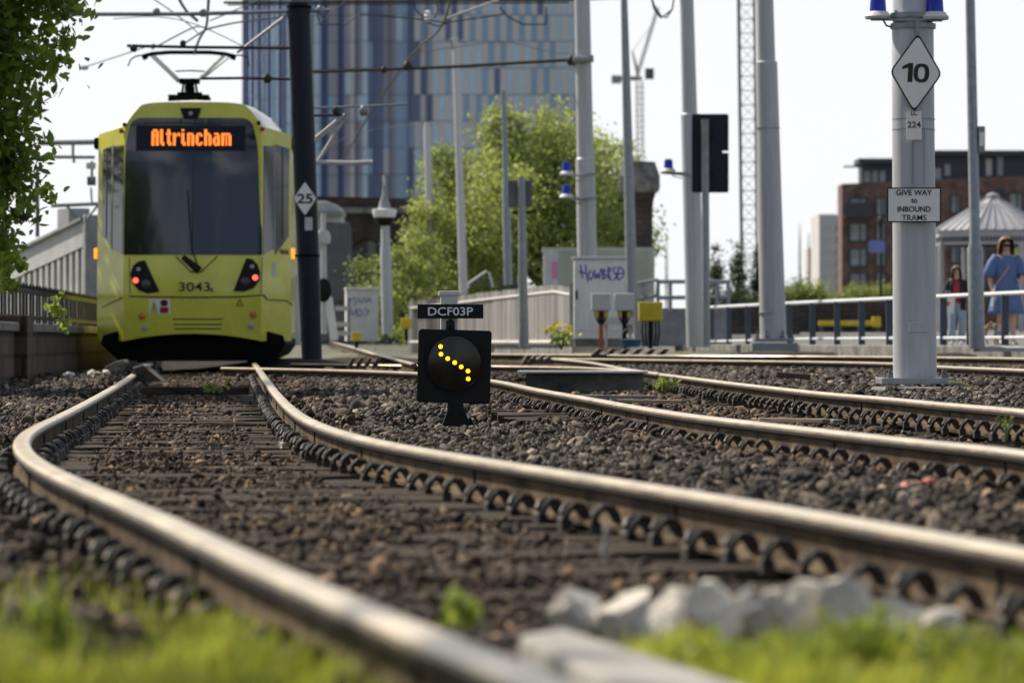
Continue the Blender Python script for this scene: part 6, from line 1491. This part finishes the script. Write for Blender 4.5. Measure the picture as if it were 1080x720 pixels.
# pale rubble stones, sunlight put into their colour, on the bank by the parapet
rgl = random.Random(4)
for k in range(9):
    q = rock_mb(.06, .06, .035, 120 + k); o_ = (rgl.uniform(-.25, .25), rgl.uniform(-.4, .4), rgl.uniform(0, .05)); tag(q.build('rubble_stone', M['palerock'], None, loc=at(88, 397, 47) + Vector(o_), smooth=True, angle=30), 'pale sunlit rubble stone in the small heap on the bank by the parapet wall', 'stone', 'rubble stones by the parapet wall')
# ================================================================== people and dogs
def skin_body(name, J, E, mat, parent, root=0, sub=2):
    """J: joint -> (co, radius); E: edges between joint names; one continuous skinned surface"""
    names = list(J); ix = {n: i for i, n in enumerate(names)}
    me = bpy.data.meshes.new(name); me.from_pydata([tuple(J[n][0]) for n in names], [(ix[a], ix[b]) for a, b in E], []); me.materials.append(mat)
    o = bpy.data.objects.new(name, me); COL.objects.link(o); o.parent = parent
    sk = o.modifiers.new('skin', 'SKIN'); sk.use_smooth_shade = True; sk.branch_smoothing = .6
    if not me.skin_vertices: 
        bm = bmesh.new(); bm.from_mesh(me); bm.verts.layers.skin.verify(); bm.to_mesh(me); bm.free()
    for n in names:
        sv = me.skin_vertices[0].data[ix[n]]; r = J[n][1]; sv.radius = r if isinstance(r, tuple) else (r, r); sv.use_root = (ix[n] == root)
    ss = o.modifiers.new('subsurf', 'SUBSURF'); ss.levels = sub; ss.render_levels = sub
    dg = bpy.context.evaluated_depsgraph_get(); dg.update()
    m2 = bpy.data.meshes.new_from_object(o.evaluated_get(dg)); o.modifiers.clear(); o.data = m2; m2.name = name
    if not m2.materials: m2.materials.append(mat)
    m2.polygons.foreach_set('use_smooth', [True] * len(m2.polygons))
    return o
def human(H, arms, legs):
    """joints for a figure of height H facing -Y; arms / legs: dict side -> joint offsets"""
    k = H / 1.68; V = lambda x, y, z: Vector((x, y, z)) * k
    J = {'pelvis': (V(0, 0, .93), (.135 * k, .10 * k)), 'waist': (V(0, 0, 1.08), (.115 * k, .085 * k)), 'chest': (V(0, 0, 1.27), (.135 * k, .095 * k)), 'collar': (V(0, .01, 1.38), (.085 * k, .06 * k)),
         'neck': (V(0, .0, 1.44), .050 * k), 'jaw': (V(0, -.015, 1.505), .062 * k), 'head': (V(0, -.002, 1.58), (.078 * k, .088 * k)), 'crown': (V(0, .004, 1.645), .060 * k), 'nose': (V(0, -.105, 1.555), .012 * k)}
    E = [('pelvis', 'waist'), ('waist', 'chest'), ('chest', 'collar'), ('collar', 'neck'), ('neck', 'jaw'), ('jaw', 'head'), ('head', 'crown'), ('head', 'nose')]
    for s, n in ((-1, 'l'), (1, 'r')):
        el, wr, hd = arms[n]
        J['sh' + n] = (V(s * .165, .01, 1.36), .058 * k); J['el' + n] = (V(*el), .042 * k); J['wr' + n] = (V(*wr), .028 * k); J['pa' + n] = (V(*hd), (.034 * k, .018 * k))
        E += [('collar', 'sh' + n), ('sh' + n, 'el' + n), ('el' + n, 'wr' + n), ('wr' + n, 'pa' + n)]
        d = (V(*hd) - V(*wr)).normalized(); side = Vector((d.y, -d.x, 0)); side = side.normalized() if side.length > .2 else Vector((0, 1, 0)) 
        fwd = d.cross(side).normalized()
        for f in range(4):
            b = V(*hd) + side * (f - 1.5) * .018 * k + d * .03 * k; L = (.070, .078, .072, .056)[f] * k
            J['f%s%d' % (n, f)] = (b + d * L * .5 , .0085 * k); J['g%s%d' % (n, f)] = (b + d * L * .85 + fwd * .02 * k, .0075 * k); E += [('pa' + n, 'f%s%d' % (n, f)), ('f%s%d' % (n, f), 'g%s%d' % (n, f))]
        J['th' + n] = (V(*hd) + side * -.045 * k + d * .01 * k, .010 * k); E.append(('pa' + n, 'th' + n))
        hp, kn, an, to = legs[n]
        J['hp' + n] = (V(*hp), .085 * k); J['kn' + n] = (V(*kn), .058 * k); J['ca' + n] = (V(*kn).lerp(V(*an), .35), .056 * k); J['an' + n] = (V(*an), .036 * k); J['ball' + n] = (V(*to), (.04 * k, .026 * k))
        E += [('pelvis', 'hp' + n), ('hp' + n, 'kn' + n), ('kn' + n, 'ca' + n), ('ca' + n, 'an' + n), ('an' + n, 'ball' + n)]
    return J, E
def loft(rings, n=28, ruff=0.0, seed=0, cap=False):
    """rings: (x, y, z, rx, ry)"""
    mb = MB(); vs = []
    for j, (x, y, z, rx_, ry_) in enumerate(rings):
        for k in range(n):
            a = 2 * PI * k / n; w_ = 1 + ruff * (j / len(rings)) * math.sin(a * 7 + seed + j * .6) + ruff * .5 * math.sin(a * 3 + j)
            vs.append((x + rx_ * math.cos(a) * w_, y + ry_ * math.sin(a) * w_, z))
    fs = [(i * n + k, i * n + (k + 1) % n, (i + 1) * n + (k + 1) % n, (i + 1) * n + k) for i in range(len(rings) - 1) for k in range(n)]
    if cap: fs += [tuple(range(n)), tuple((len(rings) - 1) * n + k for k in range(n - 1, -1, -1))]
    return mb.add(vs, fs) or mb
def cloth(mb, name, m, parent, th=.006):
    o = mb.build(name, m, parent, smooth=True, angle=80); so = o.modifiers.new('thickness', 'SOLIDIFY'); so.thickness = th; return o
def sleeve(pts, rs, name, m, parent):
    mb = MB(); mb.tube([Vector(p) for p in pts], rs, 14, cap=False); return cloth(mb, name, m, parent)
def hair_mb(k, length, wide=1.0):
    mb = MB(); n = 26; vs = []; rows = 12
    for j in range(rows):
        t = j / (rows - 1)
        for i in range(n):
            a = 2 * PI * i / n     # a=0 at the face (-Y)
            face = max(0, math.cos(a))
            zt = 1.70 - (1.70 - 1.60) * min(1, t * 3) if t < .34 else 1.60 - (t - .34) / .66 * length * (1 - .9 * (face ** .5 if face > .25 else 0))
            fw = min(1, max(0, (face - .45) / .3)); zt = zt * (1 - fw) + fw * (1.70 - .052 * min(1, t * 3))
            r = (.03 + .075 * math.sin(min(1, t * 3.2) * PI / 2)) * (1 + (.12 * wide) * max(0, t - .3)) + .006 * math.sin(a * 9 + j)
            vs.append(Vector((math.sin(a) * r * 1.02 * (1 + .25 * (wide - 1)), -math.cos(a) * r * 1.1 + .012, zt)) * k)
    mb.add(vs, [(j * n + i, j * n + (i + 1) % n, (j + 1) * n + (i + 1) % n, (j + 1) * n + i) for j in range(rows - 1) for i in range(n)] + [tuple(range(n))]); return mb
# ---- woman in the blue dress
YWm = 67.0; wm = empty('person', at(1061, 364.5, YWm), math.radians(8), 'woman in short blue dress and sunglasses walking on the path at the right edge', 'person')
arms = {'l': ((-.27, .02, 1.10), (-.235, -.06, .88), (-.23, -.09, .82)), 'r': ((.26, .02, 1.10), (.19, -.20, 1.02), (.17, -.26, 1.01))}
legs = {'l': ((-.09, 0, .88), (-.095, -.05, .49), (-.09, .06, .09), (-.095, -.06, .035)), 'r': ((.09, 0, .88), (.085, -.10, .50), (.08, -.12, .09), (.085, -.24, .035))}
J, E = human(1.70, arms, legs); k_ = 1.70 / 1.68
skin_body('body', J, E, M['skin'], wm)
R_ = [(0, .005, 1.395, .10, .075), (0, 0, 1.37, .165, .095), (0, 0, 1.30, .185, .125), (0, -.005, 1.20, .175, .135), (0, 0, 1.08, .165, .125), (0, 0, .98, .19, .145), (0, 0, .85, .215, .165), (0, 0, .70, .245, .19), (0, -.01, .56, .275, .215), (0, -.01, .50, .285, .225)]
cloth(loft([tuple(v * k_ for v in r) for r in R_], ruff=.035), 'dress', M['blue_cloth'], wm)
for s, n in ((-1, 'l'), (1, 'r')):
    a = Vector(J['sh' + n][0]); b = Vector(J['el' + n][0]); c = Vector(J['wr' + n][0])
    sleeve([a + Vector((-s * .03, 0, .03)), a.lerp(b, .3), a.lerp(b, .75), b.lerp(c, .15), b.lerp(c, .22)], [.075, .095, .10, .092, .055], 'sleeve', M['blue_cloth'], wm)
    mb = MB(); an = Vector(J['an' + n][0]); to = Vector(J['ball' + n][0]); mb.tube([an + Vector((0, .05, -.055)), an.lerp(to, .5) + Vector((0, 0, -.03)), to + Vector((0, -.04, -.005)), to + Vector((0, -.07, -.005))], [.036, .046, .046, .02], 10); mb.build('shoe', M['shoe'], wm, smooth=True)
hair_mb(k_, .20, 1.5).build('hair', M['hair'], wm, smooth=True, angle=80)
mb = MB()
for s in (-1, 1): mb.prism(round_poly([(s * .034 - .028, 1.548), (s * .034 + .028, 1.548), (s * .034 + .030, 1.59), (s * .034 - .030, 1.59)], .012), -.112, -.098)
mb.box((0, -.104, 1.58), (.02, .008, .008)); mb.box((-.075, -.05, 1.58), (.006, .11, .01)); mb.box((.075, -.05, 1.58), (.006, .11, .01)); mb.build('sunglasses', M['black'], wm)
mb = MB(); mb.tube([(-.026, -.082, 1.502), (0, -.088, 1.500), (.026, -.082, 1.502)], .006, 6); mb.build('mouth', M['red_cloth'], wm)
mb = MB(); mb.tube([(.10, -.06, 1.40), (.0, -.135, 1.22), (-.15, -.11, 1.0), (-.2, -.05, .92)], .012, 6); mb.build('bag_strap', M['skin'], wm)
mb = MB(); mb.tube([(-.23, -.1, .84), (-.21, -.12, .95), (-.24, -.1, .62), (-.23, -.1, .55)], [.012, .012, .03, .01], 7); mb.build('white_scarf', M['white'], wm)
# ---- woman in black with a white bag
Y2 = 88.0; w2 = empty('person', at(1009, 363.5, Y2), math.radians(-6), 'long-haired person in black jacket, red top and jeans with a white bag', 'person')
arms = {'l': ((-.235, .02, 1.10), (-.25, -.06, .88), (-.25, -.08, .80)), 'r': ((.24, .03, 1.10), (.24, -.02, .87), (.24, -.04, .79))}
legs = {'l': ((-.09, 0, .88), (-.10, -.08, .49), (-.10, -.08, .09), (-.11, -.20, .035)), 'r': ((.09, 0, .88), (.10, -.01, .48), (.10, .10, .09), (.105, -.02, .035))}
J, E = human(1.62, arms, legs); k_ = 1.62 / 1.68; skin_body('body', J, E, M['skin'], w2)
sc_ = lambda R: [tuple(v * k_ for v in r) for r in R]
cloth(loft(sc_([(0, 0, 1.40, .075, .065), (0, 0, 1.34, .15, .10), (0, -.01, 1.22, .155, .125), (0, 0, 1.05, .145, .11), (0, 0, .90, .165, .125)])), 'red_top', M['red_cloth'], w2)
# open jacket: a shell that leaves the front free
mb = MB(); vs = []; rows = [(1.42, .09, .075), (1.37, .18, .10), (1.25, .185, .135), (1.08, .175, .13), (.92, .195, .145), (.74, .205, .15)]; n = 22
for z, a_, b_ in rows:
    for i in range(n): an = -PI / 2 + .42 + (2 * PI - .84) * i / (n - 1); vs.append(Vector((math.cos(an) * a_, math.sin(an) * b_, z)) * k_)
mb.add(vs, [(j * n + i, j * n + i + 1, (j + 1) * n + i + 1, (j + 1) * n + i) for j in range(len(rows) - 1) for i in range(n - 1)]); cloth(mb, 'jacket', M['black_cloth'], w2, .012)
for s, nn in ((-1, 'l'), (1, 'r')):
    a = Vector(J['sh' + nn][0]); b = Vector(J['el' + nn][0]); c = Vector(J['wr' + nn][0]); sleeve([a + Vector((-s * .03, 0, .02)), a.lerp(b, .3), b, c], [.06, .066, .058, .046], 'sleeve', M['black_cloth'], w2)
    h = Vector(J['hp' + nn][0]); kn = Vector(J['kn' + nn][0]); an = Vector(J['an' + nn][0]); to = Vector(J['ball' + nn][0])
    sleeve([h + Vector((0, 0, .10)), h.lerp(kn, .35), kn, kn.lerp(an, .5), an + Vector((0, 0, -.03))], [.095, .098, .078, .078, .082], 'jeans_leg', M['jeans'], w2)
    mb = MB(); mb.tube([an + Vector((0, .05, -.055)), an.lerp(to, .5) + Vector((0, 0, -.03)), to + Vector((0, -.05, -.005))], [.036, .046, .03], 10); mb.build('shoe', M['white'], w2, smooth=True)
hair_mb(k_, .34, 1.1).build('hair', M['hair'], w2, smooth=True, angle=80)
mb = MB(); 
for s in (-1, 1): mb.lathe([(.009, 0), (.006, .006), (.001, .008)], Vector((s * .032, -.082, 1.575)) * k_, n=8, rot=Matrix.Rotation(PI / 2, 3, 'X'))
mb.build('eyes', M['black'], w2); mb = MB(); mb.tube([Vector((-.022, -.078, 1.505)) * k_, Vector((.022, -.078, 1.505)) * k_], .005, 6); mb.build('mouth', M['red_cloth'], w2)
s2 = Y2 / F; bg_ = empty('shopping_bag', at(999.5, 321, Y2 - .25), math.radians(-10), 'white shopping bag with a round orange emblem held by the person in black', 'bag')
mb = MB(); mb.prism([(-7.5 * s2, -10 * s2), (6 * s2, -9 * s2), (8 * s2, 9 * s2), (-6 * s2, 10 * s2)], -.05, .05); mb.build('bag_body', M['white'], bg_, bevel=.012); mb = MB(); mb.lathe([(.055, 0), (.05, .004)], (0, -.056, .02), n=16, rot=Matrix.Rotation(PI / 2, 3, 'X')); mb.build('emblem', M['amber'], bg_)
mb = MB(); mb.tube([(-.06, 0, 9 * s2), (-.03, 0, 14 * s2), (.03, 0, 14 * s2), (.06, 0, 9 * s2)], .006, 5); mb.build('handle', M['white'], bg_)
# ---- dogs
def dog(px, py, Y, h, rz, m, label, mhead=None, shaggy=0.0):
    d = empty('dog', at(px, py, Y), rz, label, 'dog'); V = lambda x, y, z: Vector((x, y, z)) * h      # faces -X, h = shoulder height
    J = {'chest': (V(-.25, 0, .78), (.24 * h, .20 * h)), 'belly': (V(.15, 0, .80), (.18 * h, .16 * h)), 'rump': (V(.50, 0, .84), (.19 * h, .17 * h)), 'neck': (V(-.46, 0, 1.02), .14 * h), 'skull': (V(-.62, 0, 1.22), .15 * h), 'muzzle': (V(-.80, 0, 1.14), .085 * h), 'nosetip': (V(-.90, 0, 1.12), .055 * h),
         'tail': (V(.72, 0, 1.02), .06 * h), 'tailtip': (V(.84, 0, 1.28), .04 * h)}
    E = [('belly', 'chest'), ('belly', 'rump'), ('chest', 'neck'), ('neck', 'skull'), ('skull', 'muzzle'), ('muzzle', 'nosetip'), ('rump', 'tail'), ('tail', 'tailtip')]
    for s in (-1, 1):
        q = 'ab'[s > 0]; st = .10 * s
        J['sho' + q] = (V(-.28, s * .13, .62), .095 * h); J['elb' + q] = (V(-.24 + st, s * .13, .42), .065 * h); J['wri' + q] = (V(-.28 + st, s * .13, .18), .05 * h); J['paw' + q] = (V(-.34 + st, s * .13, .04), .055 * h)
        J['thi' + q] = (V(.48, s * .13, .66), .12 * h); J['kne' + q] = (V(.38 - st, s * .13, .46), .08 * h); J['hoc' + q] = (V(.58 - st, s * .13, .26), .05 * h); J['hpa' + q] = (V(.52 - st, s * .13, .04), .055 * h)
        J['ear' + q] = (V(-.58, s * .12, 1.34), .05 * h)
        E += [('chest', 'sho' + q), ('sho' + q, 'elb' + q), ('elb' + q, 'wri' + q), ('wri' + q, 'paw' + q), ('rump', 'thi' + q), ('thi' + q, 'kne' + q), ('kne' + q, 'hoc' + q), ('hoc' + q, 'hpa' + q), ('skull', 'ear' + q)]
    o = skin_body('body', J, E, m, d, root=1)
    if shaggy:
        for v in o.data.vertices: v.co += v.normal * (noise.noise(v.co * 30) * shaggy * h)
    mb = MB(); mb.lathe([(.035 * h, -.03 * h), (.04 * h, 0), (.01 * h, .03 * h)], V(-.955, 0, 1.13), n=10)
    for s in (-1, 1): mb.lathe([(.022 * h, -.01), (.02 * h, .005)], V(-.735, s * .08, 1.26), n=8)
    mb.build('nose_and_eyes', M['black'], d)
    return d
dog(1034, 363.5, 66.2, .27, math.radians(172), M['fur_tan'], 'tan dog mostly hidden behind the lamp column, on the path')
dog(1052, 364.5, 65.6, .25, math.radians(70), M['fur_grey'], 'shaggy grey and white dog on a lead in front of the woman in blue', shaggy=.05)
a = at(1051, 341, 65.6); b = at(1074, 322, 66.6); mb = MB(); mb.tube([Vector((0, 0, 0)), (b - a) * .5 + Vector((0, 0, -.05)), b - a], .007, 6); tag(mb.build('dog_lead', M['rubber'], None, loc=a), 'thin dark dog lead from the hand of the woman in blue to the shaggy dog', 'lead')
# ================================================================== sky, sun, camera
SUN_EL = math.radians(45); SUN_AZ = math.radians(-51)     # azimuth measured from +Y towards +X
sdir = Vector((math.sin(SUN_AZ) * math.cos(SUN_EL), math.cos(SUN_AZ) * math.cos(SUN_EL), math.sin(SUN_EL)))
w = bpy.data.worlds.new('World'); SC.world = w; w.use_nodes = True
nt = w.node_tree; bg = nt.nodes['Background']
sk = nt.nodes.new('ShaderNodeTexSky'); sk.sky_type = 'NISHITA'; sk.sun_disc = False
sk.sun_elevation = SUN_EL; sk.sun_rotation = SUN_AZ; sk.altitude = 0; sk.air_density = 1.0; sk.dust_density = .6; sk.ozone_density = 1.0
# a thin bright veil of high cloud, strongest round the sun and thinning overhead and behind us
tcw = nt.nodes.new('ShaderNodeTexCoord'); dt = nt.nodes.new('ShaderNodeVectorMath'); dt.operation = 'DOT_PRODUCT'
hv = Vector((-.40, .90, .22)).normalized(); dt.inputs[1].default_value = hv
nt.links.new(tcw.outputs['Generated'], dt.inputs[0])
mr = nt.nodes.new('ShaderNodeMapRange'); mr.interpolation_type = 'SMOOTHSTEP'
mr.inputs['From Min'].default_value = .45; mr.inputs['From Max'].default_value = .84; mr.inputs['To Min'].default_value = 0; mr.inputs['To Max'].default_value = VEIL1
nt.links.new(dt.outputs['Value'], mr.inputs['Value'])
mx = nt.nodes.new('ShaderNodeMix'); mx.data_type = 'RGBA'; mx.inputs[7].default_value = (VEILC[0], VEILC[1], VEILC[2], 1)
cn = nt.nodes.new('ShaderNodeTexNoise'); cn.inputs['Scale'].default_value = 7; cn.inputs['Detail'].default_value = 5
nt.links.new(tcw.outputs['Generated'], cn.inputs['Vector'])
cr = nt.nodes.new('ShaderNodeMapRange'); cr.inputs['From Min'].default_value = .46; cr.inputs['From Max'].default_value = .62; cr.inputs['To Min'].default_value = .03; cr.inputs['To Max'].default_value = VEIL0 * 2.6
nt.links.new(cn.outputs['Fac'], cr.inputs['Value'])
mm2 = nt.nodes.new('ShaderNodeMath'); mm2.operation = 'MAXIMUM'; nt.links.new(mr.outputs[0], mm2.inputs[0]); nt.links.new(cr.outputs[0], mm2.inputs[1])
nt.links.new(mm2.outputs[0], mx.inputs['Factor']); nt.links.new(sk.outputs[0], mx.inputs[6])
nt.links.new(mx.outputs[2], bg.inputs['Color']); bg.inputs['Strength'].default_value = SKY
sun = bpy.data.lights.new('sun', 'SUN'); sun.energy = SUNP; sun.angle = math.radians(.6); sun.color = (1, .90, .76)
so = bpy.data.objects.new('sun', sun); COL.objects.link(so); so.location = sdir * 100; so.rotation_euler = sdir.to_track_quat('Z', 'Y').to_euler()
cam = bpy.data.cameras.new('camera'); co = bpy.data.objects.new('camera', cam); COL.objects.link(co)
co.location = (0, 0, CAMZ); co.rotation_euler = (PI / 2, 0, 0)
cam.sensor_width = 36; cam.sensor_fit = 'HORIZONTAL'; cam.lens = F / 1080 * 36; cam.clip_start = .1; cam.clip_end = 6000
cam.dof.use_dof = True; cam.dof.focus_distance = 27.3; cam.dof.aperture_fstop = 4.9; cam.dof.aperture_blades = 9
SC.camera = co
if HAZE:
    mb = MB(); mb.box((0, 485, 76), (1040, 1200, 154)); hz = mb.build('haze', [], None); tag(hz, kind='stuff')
    hm = bpy.data.materials.new('haze_air'); hm.use_nodes = True; n_ = hm.node_tree.nodes; n_.remove(n_['Principled BSDF'])
    pv_ = n_.new('ShaderNodeVolumePrincipled'); pv_.inputs['Density'].default_value = HAZE; pv_.inputs['Color'].default_value = (.93, .95, 1, 1); pv_.inputs['Anisotropy'].default_value = .3
    hm.node_tree.links.new(pv_.outputs[0], n_['Material Output'].inputs['Volume']); hz.data.materials.append(hm)
SC.view_settings.view_transform = 'Standard'; SC.view_settings.look = 'None'; SC.view_settings.gamma = 1; SC.view_settings.use_curve_mapping = False
SC.view_settings.exposure = EXPO
SC.render.engine = 'CYCLES'; SC.cycles.use_denoising = True; SC.cycles.max_bounces = 6; SC.cycles.transparent_max_bounces = 8
SC.cycles.sample_clamp_indirect = 6
